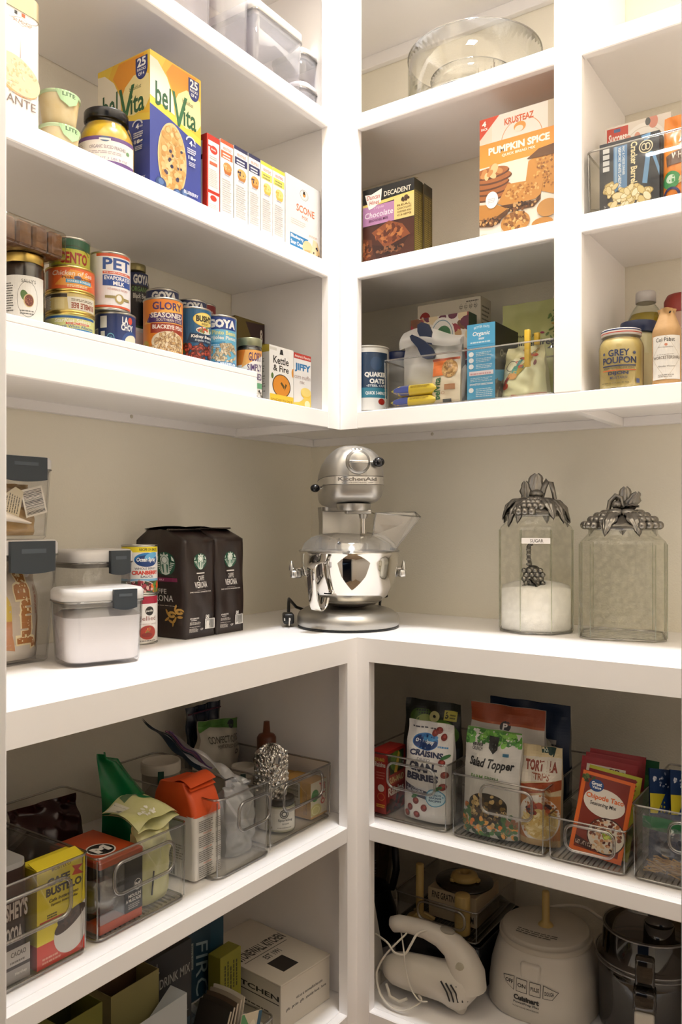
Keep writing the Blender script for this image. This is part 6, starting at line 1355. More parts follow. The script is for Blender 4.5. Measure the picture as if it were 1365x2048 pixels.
# bin 2: mill box
fx = .421; yc, w = Lspan(fx, 200, 285); h = Lz(200, 1728, fx) - zs; d = .125
t = thing('mill_box', 'orange and black nutmeg mill box with an M in an oval on its top', 'box', (fx, yc, zs), RL)
b = M(); OR = mat('#b8481c', .4)
b.box(-w / 2, w / 2, 0, d, 0, h * .13, OR, .001, 1); b.box(-w / 2 + .001, w / 2 - .001, .03, d, h * .13, h * .9, mat('#1c1614', .4)); b.box(w * .08, w / 2, 0, .03, h * .13, h * .9, mat('#17161a', .4)); b.box(-w / 2 - .001, w / 2 + .001, -.001, d + .001, h * .9, h, OR, .0015, 1)
a = Art(w, h * .87); a.txt('MOULIN', .66, .34, .96, .395, '#d9d4ce', .02); a.txt('A MUSCADE', .6, .27, .96, .325, '#d9d4ce', .02); a.lines(.66, .16, .95, .25, 3, '#a8a29c', .5); a.ring(.88, .52, .09, .09, .12, '#d9d4ce'); a.txt('M', .82, .47, .94, .56, '#d9d4ce', .06); a.txt('150 g', .72, .0, .96, .03, '#d8632c', .02)
a.put(b, lambda u, v, dd: (u - w / 2, -dd, h * .03 + v))
a = Art(w, d); a.ell(.44, .36, .27, .2, '#e6e2dc'); a.ell(.44, .36, .245, .175, '#1e1a18'); a.txt('M', .27, .26, .61, .46, '#e6e2dc', .07); a.put(b, TOP(w, h)); b.build('carton', t)
b = M(); b.box(-w / 2 + .001, w * .08, .0006, .0016, h * .13, h * .9, clear('#f6f6f6', .1, .06)); b.build('window', t)
b = M(); b.lathe([(.012, 0), (.03, .012), (.034, .03), (.034, .06), (.0, .062)], mat('#8f8d8a', .2, .9), 30, (-w * .2, .036 + .0, h * .16)); b.build('mill_cup', t)
t = thing('snack_bag', 'green peaked plastic bag standing up behind the mill box', 'bag', (.285, onx(211, HY, .285).y + .053, zs + .008), RL, None, (radians(-3), 0, RL - .12))
GRN = mat('#0f6a3a', .25, bump=.3, bscale=30)
b = M()
H = Lz(222, 1503, .285) - zs - .008
def gb(u, v, s_):
    k = 1 - v ** 2.2; wv = (.125 * (1 - .72 * max(0, v - .35) / .65) ) * (1 if v < .96 else .5)
    return (-.0625 + u * wv + .006 * sin(5 * v), s_ * .03 * k * (1 - abs(2 * u - 1) ** 2.6) + .006 * sin(8 * u + 7 * v) * (.3 + v) - .02 * v, v * H)
b.grid(lambda u, v: gb(u, v, -1), 18, 26, GRN); b.grid(lambda u, v: gb(1 - u, v, 1), 18, 26, GRN); b.build('bag_film', t)
b = M()
for k in range(5): b.tube([(-.05 + .02 * k, -.034, .03), (-.055 + .02 * k, -.033, .08)], .0009, mat('#1f8a50', .3), 5)
t = thing('noodle_pouch', 'pale green see-through pouch slumped over the rim of the second bin', 'pouch', (.408, -.987, zs), RL, None, (radians(3), 0, RL + .05))
PALE = mat('#b8b878', .3, bump=.5, bscale=35, noise=.2, nscale=18, col2='#d3d0a0')
b = M(); fn = pouch(b, .078, .05, .135, PALE, .004, .003, 55, fat=.8); b.build('pouch_body', t)
b = M()
def fold(u, v): return ((u - .5) * .098 - .012 * v, .004 + .075 * v - .0 , .134 + .05 * v - .03 * v * v + .016 * sin(pi * u) * (1 - .3 * v) + .004 * sin(9 * u + 4 * v))
b.grid(fold, 14, 12, PALE); b.grid(lambda u, v: (lambda p: (p[0], p[1], p[2] - .02 * sin(pi * u) - .003))(fold(1 - u, v)), 14, 12, PALE)
a = Art(.098, .075); a.ell(.68, .62, .16, .16, '#0f6a3a'); a.bars(.02, .55, .26, .95, 12, '#d9d6c4', '#2a2a22'); a.poly([(.3, .75), (.9, .78), (.86, .95), (.35, .95)], '#5f7a58'); a.blobs(.4, .22, .2, .12, 20, .035, ['#eceae0', '#d8d6c0'], 1.6, 4)
a.put(b, lambda u, v, dd: (lambda p: (p[0], p[1], p[2] + .0008 + dd))(fold(u / .098, v / .075)), .01, .01); b.build('folded_top', t)
b = M(); b.tube([(-.02, -.0035, .02), (-.018, -.004, .06)], .0015, mat('#2a2a22'), 5); b.build('print_mark', t)
# bin 3: flour bag, zip bag, tubs
yc, w = Lspan(.412, 391, 447); h = .155; d = .105
FB = mat('#dcd8d2', .6, bump=.2, bscale=30); FO_ = mat('#d8531f', .5, bump=.5, bscale=28)
t = thing('flour_bag', 'white paper flour bag with a folded orange top', 'bag', (.407, yc + .002, zs), RL)
b = M(); loft(b, [[(x + .0015 * sin(60 * y + 30 * z), y, z) for x, y in rr(w, d, .008, 4)] for z in (0, .04, .08, .115)], FB, True, True)
a = Art(w, .115)
a.txt('ABOUT THIS FLOUR', .3, .955, .8, .985, '#d86a44', .02)
for k in range(4): a.lines(.14, .74 - .235 * k, .68, .93 - .235 * k, 6, '#6a6560', .4); a.lines(.74, .72 - .235 * k, .96, .9 - .235 * k, 6, '#6a6560', .4)
for k in range(3): a.txt('FLOUR', .3, .7 - .235 * k, .6, .72 - .235 * k, '#d86a44', .02)
a.put(b, lambda u, v, dd: (u - w / 2, -.0018 - dd, v))
a = Art(d, .115); a.lines(.1, .3, .8, .55, 6, '#8a857e', .4); a.bars(.1, .02, .6, .22, 14); a.put(b, lambda u, v, dd: (-w / 2 - .0018 - dd, d - u, v)); b.build('bag_body', t)
b = M()
rings = []
for k in range(8):
    q = k / 7; s_ = 1.015 - .1 * q * q; z = .113 + .062 * q - (.012 * q if True else 0)
    rings.append([(x * s_, (y - d / 2) * (s_ - .28 * q * q) + d / 2 + .01 * q, z + (.014 * q * sin(25 * (y + .02)) ) + .003 * sin(80 * x + 9 * q) * q) for x, y in rr(w * 1.01, d * 1.01, .01, 5, 0, -.0005)])
loft(b, rings, FO_, True, False, True)
b.grid(lambda u, v: (-w / 2 * .9 + w * .9 * u, .012 + .05 * v, .165 + .01 * sin(pi * v) + .004 * u), 8, 6, FO_); b.grid(lambda u, v: (w / 2 * .9 - w * .9 * u, .012 + .05 * v, .159 + .008 * sin(pi * v)), 8, 6, FO_); b.build('folded_top', t)
ZB_ = clear('#eef0f4', .12, .1, bump=.9, bscale=28, haze=.3)
BLU = mat('#16344e', .3)
t = thing('zip_bag', 'big bluish zip bag with purple zip line slumped beside the flour bag', 'bag', (.40, -.752, zs), RL)
b = M(); pouch(b, .075, .06, .13, ZB_, .006, .006, 61, fat=.85); b.build('bag_front', t)
b = M()
def lean(u, v):   # u along the zip line, v down from it
    A_ = Vector((-.091, .13, .236)); B2 = Vector((-.012, .09, .15)); C_ = Vector((-.005, .06, .19 - .1)); 
    p = A_.lerp(B2, u).lerp(Vector((-.02 + .06 * u, .05 - .03 * u, .15 - .03 * u)), v); p.z += .014 * sin(pi * v) + .004 * sin(12 * u + 9 * v); return p
b.grid(lean, 16, 16, ZB_); b.grid(lambda u, v: lean(1 - u, v) + Vector((0, .004, -.022 * sin(pi * v) * (1 if True else 0) - .002)), 16, 16, ZB_); b.build('bag_neck', t)
b = M(); b.grid(lambda u, v: lean(u, -.34 * v) + Vector((0, .01 * v, .012 * v)), 14, 4, BLU); b.grid(lambda u, v: lean(1 - u, -.34 * v) + Vector((0, .01 * v + .002, .012 * v - .002)), 14, 4, BLU); b.build('bag_lip', t)
b = M(); b.tube([lean(i / 14, .0) + Vector((0, -.002, .003)) for i in range(15)], .0022, mat('#5a2a4c', .4), 6); b.tube([lean(i / 14, .07) + Vector((0, -.002, .003)) for i in range(15)], .0018, mat('#4a2a5c', .4), 6); b.build('zip_strip', t)
b = M()
for k in range(3): b.box(-.028 + .012 * k, .022 + .006 * k, .024 + .012 * k, .03 + .012 * k, .01 + .01 * k, .105 + .014 * k, mat('#d9d9dc', .6), .002, 1)
b.build('paper_packet', t)
def tub(px0, px1, pyt, x, lb, hh, body='#8a8478', group='round white-lidded tubs'):
    cx, cy, r = cylx(px0, px1, x); zt = Lz((px0 + px1) / 2, pyt, x)
    t = thing('round_tub', lb, 'tub', (cx, cy, zs if zt - zs < .2 else zs), 0, group)
    H_ = zt - zs; b = M(); b.lathe([(r * .9, 0), (r * .96, H_ - .02)], mat(body, .4), 40); b.build('tub_body', t)
    b = M(); b.lathe([(r, H_ - .022), (r * 1.01, H_ - .018), (r * 1.01, H_ - .004), (r * .96, H_), (r * .9, H_ - .002), (r * .86, H_ - .006), (0, H_ - .006)], mat('#c9c2b4', .4), 40); b.build('lid', t)
    b = M(); b.box(-.006, .006, -r * 1.012, -r * .99, H_ - .05, H_ - .012, mat('#1f4a3a', .5)); o = b.build('tape_strip', t); o.rotation_euler = (0, 0, face_cam((cx, cy)))
tub(282, 362, 1520, .19, 'large round tub with white lid and green tape, second bin side', 0)
tub(462, 511, 1530, .22, 'smaller round tub with white lid behind the foil-wrapped jar', 0, '#a59d8e')
yc, w = Lspan(.165, 402, 482); zt = Lz(430, 1462, .165)
t = thing('sugar_bag', 'white powdered sugar bag with green top at the back wall side', 'bag', (.165, yc, zs + .012), RL, None, (radians(-2), radians(7), RL))
h = zt - ZS
b = M(); fn = pouch(b, w, .048, h, mat('#b8b2a4', .5), .01, .003, 64, fat=.6)
a = Art(w, h); a.poly([(0, .93), (1, .86), (1, 1), (0, 1)], '#4a7a2c'); a.poly([(.0, .85), (.35, .93), (.2, .96), (0, .94)], '#4a7a2c'); a.txt('CONFECTIONERS', .2, .7, 1.0, .79, '#4a463c', .01); a.txt('POWDERED SUGAR', .34, .63, .98, .68, '#5a564c', .01); a.ell(.78, .93, .06, .06, '#1a1c1a'); a.txt('O', .84, .53, .92, .6, '#4a463c', .02)
a.put(b, fn, .006, .006); b.build('bag_film', t)
t = thing('zip_bag', 'small navy edged zip bag between sugar bag and honey bottle', 'bag', (.105, -.545, ZS + .002), RL)
b = M(); pouch(b, .11, .04, .215, mat('#1a2334', .25), .01, .003, 66); b.build('bag_film', t)
b = M(); b.tube([(-.054 + .0108 * i, .016, .2) for i in range(11)], .002, mat('#5a2438', .4), 6); b.build('zip_strip', t)
# bin 4
cx, cy, r = cylx(505, 562, .262); zt = Lz(532, 1443, .262); hb = Lz(532, 1500, .262)
t = thing('honey_bottle', 'amber honey bottle with brown flip cap behind the foil-wrapped jar', 'bottle', (cx, cy, zs))
H_ = zt - zs; q = hb - zs
b = M(); b.lathe([(r * .9, 0), (r, .006), (r * 1.0, q * .5), (r * .82, q * .66), (r * .96, q * .84), (r * .7, q * .98)], mat('#6a3410', .2, coat=.5), 36); b.build('bottle_body', t)
b = M(); cr = r * .68; b.lathe([(cr, q * .98), (cr * 1.0, q + (H_ - q) * .45), (cr * .8, q + (H_ - q) * .55), (cr * .4, q + (H_ - q) * .6), (cr * .3, H_), (0, H_)], mat('#5a2c12', .4), 30); b.build('cap', t)
cx, cy, r = cylx(509, 576, .345); zt = Lz(545, 1487, .345); zb = zs
t = thing('foil_jar', 'glass jar wrapped in crinkled foil at its top', 'jar', (cx, cy, zb)); H_ = zt - zb
b = M(); b.lathe([(r * .86, 0), (r * .92, .005), (r * .95, H_ * .5), (r * .9, H_ * .6)], mat('#cfccc8', .3, noise=.2, nscale=30, col2='#e8e6e2'), 36); b.build('jar_body', t)
FOIL = mat('#c9c6c0', .18, 1.0)
b = M()
rd = random.Random(9)
def foil(u, v):
    a_ = 2 * pi * u; v_ = v
    if v_ < .7: rr_, z = r * (1.04 - .12 * v_), H_ * (.42 + .06 * sin(3 * a_) + .46 * v_ / .7)
    else: q_ = (v_ - .7) / .3; rr_, z = r * (.955 - .94 * q_), H_ * (.88 + .12 * sin(q_ * pi / 2))
    n_ = .0008 * (sin(23 * a_ + 31 * v_) + sin(41 * a_ - 17 * v_ + 1) + sin(13 * a_ + 57 * v_) + .8 * sin(67 * a_ + 9 * v_) * sin(37 * v_))
    return ((rr_ + n_) * cos(a_), (rr_ + n_) * sin(a_), z + n_)
b.grid(lambda u, v: foil(int(u * 90 + .5) % 90 / 90, v), 90, 44, FOIL, False); b.build('foil_wrap', t)
cx, cy, r = cylx(533, 591, .374); zt = Lz(562, 1592, .374); H_ = zt - zs
a = Art(2.4 * r, H_ * .8); a.rect(0, .05, 1, .86, '#d9d5cc'); a.blobs(.06, .4, .12, .4, 30, .05, ['#b8b078', '#8f8a5c'], 1.4, 5, box=True); a.ell(.6, .66, .13, .17, '#3a3835'); a.ring(.6, .66, .1, .13, .12, '#d9d5cc'); a.ell(.6, .66, .05, .06, '#d9d5cc'); a.txt('Sparkling', .42, .36, .86, .48, '#2f2c28', .02); a.txt('SUGAR', .54, .26, .74, .32, '#2f2c28', .01); a.lines(.4, .13, .86, .19, 1, '#8a857c')
jar('sprinkle_jar', 'small sugar jar with white label and black lid at the front of the fourth bin', 'jar', (cx, cy, zs), face_cam((cx, cy)) + .0, [(r * .95, 0), (r, .004), (r, H_ * .82), (r * .9, H_ * .86)], JARG, None, mat('#d2cdb8', .8), [(r * .93, .002), (r * .97, .006), (r * .97, H_ * .78), (0, H_ * .79)], (r * .96, H_ * .8, H_, mat('#1c1b1a', .35)), a, r + .0004, .004)
fx = .398; yc, w = Lspan(fx, 622, 654.5); h = Lz(630, 1565, fx) - zs; d = .085
def jello(w, h):
    a = Art(w, h); a.rect(0, 0, 1, 1, '#d8d0bc'); a.txt('JELL-O', .52, .3, .86, .94, '#b8281c', .05, 0, -90); a.lines(.88, .4, .95, .95, 1, '#8a6a5a', .6, True); a.ell(.26, .62, .22, .17, '#3f8a44'); a.ell(.3, .2, .34, .18, '#c8c27c'); a.ring(.3, .2, .24, .12, .2, '#e2deac'); a.rect(0, .0, 1, .06, '#c89a4a'); return a
def jello2(w, h):
    a = Art(w, h); a.rect(0, 0, 1, 1, '#c89a52'); a.rect(.02, .3, .7, .97, '#b9b4a8'); a.bars(.06, .5, .64, .93, 18, '#c9c5ba', '#2a2824', False); a.rect(.66, .3, .72, 1, '#d8a23c'); a.lines(.78, .1, .9, .9, 3, '#8a6a34', .4, True); a.rect(.3, .06, .5, .24, '#7a705c'); return a
carton('gelatin_box', 'orange and cream gelatin box with red lettering at the front of the fourth bin', 'box', (fx, yc, zs), RL, w, d, h, '#c89a52', [('F', jello(w, h)), ('L', jello2(d, h))], 'gelatin boxes')
carton('gelatin_box', 'second gelatin box lying behind the upright one in the fourth bin', 'box', (fx - d - .003, yc + .004, zs), RL, w, .075, h * .96, '#b88a46', [('L', jello2(.075, h))], 'gelatin boxes')

# ------------------------------------------------------------------ bottom shelf, side wall
zf = ZF
KR = mat('#cfc8bb', .7, bump=.1, bscale=50)
P2_, P1_ = onz(562, 1970, zf + .099), onz(660, 1907, zf + .099)
v = P1_ - P2_; w = v.length; rzb = math.atan2(v.y, v.x); mid = (P1_ + P2_) / 2; d = .25; h = .098
t = thing('gift_carton', 'white corrugated carton with black lettering on the bottom shelf', 'box', (mid.x, mid.y, zf), rzb)
b = M(); b.box(-w / 2, w / 2, 0, d, 0, h - .004, KR, .001, 1)
a = Art(w, h); a.txt('visit us at stonewallkitchen.com', .3, .5, .84, .565, '#26221e', .02); a.txt('gifts . garden . gifts . specialty foods . home', .1, .35, .92, .43, '#26221e', .02, .15); a.put(b, FRONT(w))
a = Art(d, h); a.txt('KITCHEN', .4, .62, .98, .73, '#26221e', .03); a.rect(.4, .54, .98, .56, '#26221e'); a.lines(.5, .3, .9, .36, 1, '#4a463e'); a.put(b, LEFT(w, d)); b.build('carton_body', t)
b = M(); b.box(-w / 2 - .0015, w / 2 + .0015, -.0015, d, h - .0035, h, KR, .0006, 1)
a = Art(w, d); a.txt('STONEWALL KITCHEN', .06, .5, .96, .62, '#26221e', .03); a.rect(.06, .46, .9, .468, '#26221e'); a.txt('EST 1991', .34, .36, .64, .43, '#26221e', .02); a.rect(.26, .12, .56, .32, '#26221e'); a.put(b, TOP(w, h)); b.build('lid_flap', t)
# standing teal box, black drink mix box, open cartons, packets
def boxat(name, lb, cat, p, rz, w, d, h, base, arts, **k): return carton(name, lb, cat, p, rz, w, d, h, base, arts, **k)
def topbox(name, lb, pl, pr, x, zt_px, w_d, base, arts, open_=None, tilt=0):
    """box whose front top edge runs between two columns at depth x"""
    ya, yb = onx(pl, HY, x).y, onx(pr, HY, x).y; h = onx(*zt_px, x).z - zf
    return ya, yb, h
x = .25; ya, yb, h = topbox('', '', 362, 447, x, (362, 1876), 0, 0, 0)
a = Art(yb - ya, h); a.rect(0, 0, 1, 1, '#123446'); a.txt('FIRC', .34, .3, .62, .86, '#8a9aa0', .0, .2, -90); a.rect(.2, .62, .28, .88, '#8f958f'); a.txt('fizzy & bright', .215, .64, .265, .86, '#2a3a44', .01, 0, -90); a.rect(.68, .7, 1, 1, '#1a4458')
carton('drink_box', 'teal blue drink box standing among the open cartons', 'box', (x, (ya + yb) / 2, zf), RL, yb - ya, .05, h, '#123446', [('F', a)])
x = .30; ya, yb = onx(441, HY, x).y, onx(482, HY, x).y; h = onx(445, 1915, x).z - zf
a = Art(yb - ya, h); a.rect(0, 0, 1, 1, '#8a862c'); a.lines(.2, .5, .9, .9, 5, '#2a2a18', .4, True)
carton('tea_box', 'olive yellow box in front of the teal drink box', 'box', (x, (ya + yb) / 2, zf), RL, yb - ya, .035, h, '#8a862c', [('F', a)])
x = .295; ya, yb = onx(250, HY, x).y, onx(383, HY, x).y; h = onx(330, 1907, x).z - zf
a = Art(yb - ya, h); a.rect(0, 0, 1, 1, '#121214'); a.txt('MYSTICAL', .02, .86, .5, .95, '#8a8a86', .0); a.txt('DRINK MIX', .5, .72, .98, .8, '#9a9a94', .01); a.txt('DRINK WELL', .6, .4, .95, .45, '#7a7a76', .01); a.rect(.8, .25, .98, .34, '#2a4a5c')
carton('drink_box', 'black drink mix box with pale lettering behind the open carton', 'box', (x - .0, (ya + yb) / 2, zf), RL, yb - ya, .045, h, '#121214', [('F', a)])
def open_carton(name, lb, x, pl, pr, zpx, d, col, inner, art=None, lift=0):
    ya, yb = onx(pl, HY, x).y, onx(pr, HY, x).y; w = yb - ya; h = onx(*zpx, x).z - zf
    t = thing(name, lb, 'box', (x, (ya + yb) / 2, zf), RL)
    b = M(); mo, mi_ = mat(col, .6), mat(inner, .7); k = .0012
    b.box(-w / 2, w / 2, 0, d, 0, k, mo)
    for q in ((-w / 2, w / 2, 0, k), (-w / 2, w / 2, d - k, d), (-w / 2, -w / 2 + k, k, d - k), (w / 2 - k, w / 2, k, d - k)): b.box(q[0], q[1], q[2], q[3], k, h, mo)
    for q in ((-w / 2 + k, w / 2 - k, k, 2 * k), (-w / 2 + k, w / 2 - k, d - 2 * k, d - k)): b.box(q[0], q[1], q[2], q[3], k, h - .001, mi_)
    if art: art(w, h).put(b, FRONT(w))
    b.build('carton_body', t)
    b = M(); 
    b.add([(-w / 2, d - k, h), (w / 2, d - k, h), (w / 2, d - .008, h + lift), (-w / 2, d - .008, h + lift), (-w / 2, d, h), (w / 2, d, h), (w / 2, d - .007, h + lift), (-w / 2, d - .007, h + lift)], [(0, 1, 2, 3), (7, 6, 5, 4), (0, 3, 7, 4), (1, 5, 6, 2), (3, 2, 6, 7)], mat(inner, .7)); b.build('open_flap', t)
    return t
open_carton('tea_carton', 'open cream and brown carton in front of the black drink box', .372, 222, 318, (222, 1995), .06, '#8a8152', '#5a4028', None, .05)
open_carton('tea_carton', 'olive green open carton at the doorway end of the bottom shelf', .40, 120, 205, (200, 2006), .08, '#6a6a24', '#4a4a20', None, .012)
x = .425; ya, yb = onx(236, HY, x).y, onx(374, HY, x).y; h = onx(374, 1985, x).z - zf
a = Art(yb - ya, h); a.rect(0, 0, 1, 1, '#aab0b4'); a.txt('Berry Pomegranate', .3, .55, .85, .62, '#3a3e44', .02, .2, 180); a.lines(.3, .7, .8, .8, 3, '#6a7076', .4)
t = thing('tea_box', 'pale grey blue box turned upside down in front of the open carton', 'box', (x, (ya + yb) / 2, zf), RL)
b = M(); w = yb - ya
b.prism([(-w / 2, 0), (w / 2, 0), (w / 2, h), (w * .17, h * .86), (w * .15, h * .82), (0, h * .8), (-w * .42, h * .66), (-w / 2, h * .6)], 0, .04, mat('#aab0b4', .6), 'y'); a.put(b, FRONT(w)); b.build('carton', t)
# fan of paper sachets in a clear bin
ya, yb = onx(398, HY, .44).y, onx(536, HY, .44).y
clear_bin('clear bin of paper sachets at the front of the bottom shelf', (.452, (ya + yb) / 2 + .005, zf), RL, yb - ya, .16, .095, GBN, handle=(.35, .9, .55, .92))
SA = ('dark sachet at the near end of the fanned paper sachets', 'dark sachet second from the near end of the fan', 'brown sachet in the middle of the fan', 'tan edged sachet behind the tea sachet', 'green and white tea sachet at the far end of the fan')
for k in range(5):
    t = thing('tea_sachet', SA[k], 'sachet', (.435 - .0, ya + .03 + .017 * k, zf + .0045), RL, 'fanned paper sachets', (0, radians(24 - 3 * k), RL))
    b = M(); w, h = .078, .155
    col = ('#2a2620', '#3a332a', '#5a4a38', '#a89a84', '#d9d2c0')[k]
    b.grid(lambda u, v: (-.002 * sin(pi * u) * sin(pi * v) - .001, .004 + w * u, h * v + .003 * sin(3 * u)), 8, 10, mat(col, .5)); b.grid(lambda u, v: (.002 * sin(pi * u) * sin(pi * v) + .001, .004 + w * (1 - u), h * v + .003 * sin(3 * (1 - u))), 8, 10, mat(col, .5))
    b.box(-.0012, .0012, .003, .005, 0, h, mat('#c9bfae', .5)); b.build('paper_sleeve', t)
x = .44; 
t = thing('tea_sachet', 'large tea sachet with green wave print facing out of the bin', 'sachet', (.446, ya + .098, zf + .0045), RL, None, (0, radians(17), RL))
b = M(); b.box(-.03, .03, 0, .003, 0, .13, mat('#cfc6b2', .5), .001, 1)
a = Art(.06, .13); a.rect(0, 0, 1, 1, '#d3cab6'); a.poly([(.1, 1), (.5, .8), (.2, .5), (.6, .2), (.3, 0), (0, 0), (0, 1)], '#5a9a6a'); a.ell(.6, .5, .26, .4, '#e4decb'); a.ell(.25, .62, .1, .16, '#3f8a5c'); a.txt('english', .5, .2, .66, .72, '#3a5a3c', .02, .2, 90); a.rect(.82, 0, 1, 1, '#2a5a78'); a.put(b, lambda u, v, dd: (u - .03, -dd - .0001, v)); b.build('paper_sleeve', t)
# ------------------------------------------------------------------ lower shelf, back wall: four clear bins
def binR(label, x0, x1, y, h, d, **k): return clear_bin(label, ((x0 + x1) / 2, y, ZS), 0, x1 - x0, d, h, GBN, **k)
binR('clear bin of raisins and dried cranberries beside the corner post', .466, .673, -.434, .142, .30, handle=(.31, .87, .52, .9))
binR('clear bin with salad topper and tortilla strips', .684, .884, -.436, .131, .30, ribs=True, handle=(.34, .88, .5, .92))
binR('shallow clear bin of taco seasoning packets', .890, 1.038, -.434, .083, .30, ribs=True, handle=(.24, .86, .34, .92))
binR('clear bin with blue packets and a bag of noodle sticks', 1.048, 1.21, -.432, .136, .30, ribs=True, handle=(.4, .92, .5, .88))
def rx(px, y): return ony(px, HY, y).x
def rz_(px, py, y): return ony(px, py, y).z
y = -.418; x0, x1 = rx(750, y), rx(773, y); w = x1 - x0; h = rz_(760, 1503, y) - zs; w = .042; x1 = x0 + .0
xb = rx(773, y); d = .085
a = Art(w, h); a.rect(0, 0, 1, 1, '#a8231c'); a.txt('SUN-MAID', .3, .84, .9, .9, '#e6c04a', .02); a.txt('Raisins', .3, .75, .95, .83, '#f0e6d8', .03); a.lines(.4, .56, .95, .7, 3, '#d88a7a', .3); a.ell(.68, .41, .2, .06, '#e6d8cc'); a.ring(.68, .27, .22, .06, .12, '#d8904a'); a.lines(.4, .1, .95, .16, 2, '#e6b83c', .6)
a2 = Art(d, h); a2.rect(0, 0, 1, 1, '#9c221c'); a2.poly([(.05, .95), (.9, .95), (.9, .62), (.2, .6)], '#2a3a1c'); a2.ell(.5, .8, .3, .16, '#5a7a2c'); a2.poly([(.4, .62), (.62, .95), (.7, .9), (.55, .6)], '#d8b03c'); a2.rect(.05, .42, .95, .6, '#b84a42'); a2.txt('SUN-MAID', .15, .45, .9, .56, '#f0dca0', .03); a2.txt('Raisins', .1, .26, .9, .4, '#f2e8dc', .03); a2.blobs(.5, .1, .45, .1, 30, .08, ['#3a1a14', '#5a2a1c', '#2a120e'], 1.4, 4)
carton('raisin_box', 'red raisin box beside the corner post, next to the dried cranberry pouch', 'box', (xb - w / 2, y, zs), 0, w, d, h, '#a8231c', [('F', a), ('R', a2)])
def bagR(name, label, pa, pb, pyt, y, th, base, art, seed, tilt=0.0, rough=.35, seal=.012, fat=.4, tw=1.0, z0=None, turn=0.0, cat='bag', group=None, wr=.0022, pxt=None):
    xa, xb_ = rx(pa, y), rx(pb, y); w = xb_ - xa; z0 = zs if z0 is None else z0; h = rz_(pxt or (pa + pb) / 2, pyt, y) - z0
    t = thing(name, label, cat, ((xa + xb_) / 2, y, z0 + th * abs(sin(radians(tilt))) + .001), 0, group, (radians(tilt), 0, radians(turn)))
    b = M(); fn = pouch(b, w, th, h, mat(base, rough), seal, wr, seed, fat=fat, top_w=tw)
    a = Art(w, h); art(a); a.put(b, fn, .006, .006); b.build('bag_film', t); return t
def craisin(a):
    a.rect(0, 0, 1, 1, '#d6d4d2'); a.lines(.1, .93, .8, .96, 1, '#4a4a52', .5); a.ell(.44, .8, .28, .085, '#2f6fb0'); a.ell(.44, .795, .26, .075, '#16336a'); a.ell(.52, .835, .18, .035, '#4a90c8', 12); a.txt('Ocean Spray', .22, .775, .64, .825, '#f0f2f4', .03, .1); a.lines(.72, .76, .95, .8, 1, '#3f84b8'); a.txt('CRAISINS', .14, .655, .86, .715, '#2a3152', .05); a.txt('DRIED', .32, .61, .6, .64, '#8a8a92', .02); a.txt('CRAN-', .14, .5, .76, .595, '#2a2e46', .06); a.txt('BERRIES', .1, .41, .8, .485, '#2a2e46', .06); a.txt('THE ORIGINAL', .12, .32, .55, .345, '#c9cdd8', .02)
    a.poly([(.04, .37), (.62, .3), (.62, .22), (.04, .28)], '#2a2e46'); a.txt('THE ORIGINAL', .1, .285, .54, .315, '#d6dae2', .02); a.ell(.74, .26, .2, .09, '#4a90b4'); a.ell(.74, .26, .18, .08, '#bfdbe6'); a.txt('SALADS', .62, .28, .86, .3, '#1f4a78', .03); a.txt('BAKING', .62, .25, .86, .27, '#1f4a78', .03); a.txt('RECIPES', .62, .22, .86, .24, '#1f4a78', .03)
    for q in ((.34, .2), (.2, .12), (.52, .14), (.36, .06), (.84, .62), (.9, .5), (.7, .93), (.82, .87), (.62, .9), (.88, .38), (.12, .05)): a.ell(q[0], q[1], .07, .035, '#7a241c', 30); a.ell(q[0] + .01, q[1] + .008, .035, .014, '#a5443a', 30)
    for q in ((.9, .68), (.8, .36), (.32, .25)): a.ell(q[0], q[1], .09, .018, '#2f6a34', 30)
bagR('fruit_pouch', 'white dried cranberry pouch with navy oval badge beside the raisin box', 801, 893, 1446, -.418, .06, '#d6d4d2', craisin, 71, -3, fat=.5, cat='pouch', pxt=800)
def avo(a):
    a.rect(0, 0, 1, 1, '#22241e'); a.rect(0, .0, 1, .6, '#3a3c44'); a.ell(.32, .84, .2, .09, '#3f5a1c'); a.ell(.38, .8, .14, .07, '#8a9a4c'); a.ell(.7, .72, .3, .12, '#4f7a24'); a.ell(.66, .74, .2, .08, '#7a9a3c'); a.ell(.62, .6, .3, .1, '#55802a'); a.ell(.55, .86, .1, .05, '#c8c48a', 20); a.ell(.55, .86, .03, .014, '#22241e'); a.rect(.72, .84, .95, .93, '#b8b04c'); a.txt('5', .74, .855, .8, .915, '#2a2a1a', .04); a.lines(.82, .86, .93, .91, 2, '#4a4a24', .5); a.ell(.78, .36, .14, .07, '#3f6a24'); a.ell(.76, .36, .09, .05, '#a5a864')
bagR('avocado_bag', 'dark bag with green avocado print behind the dried cranberry pouch', 797, 908, 1410, -.345, .06, '#22241e', avo, 72, -2, fat=.3)
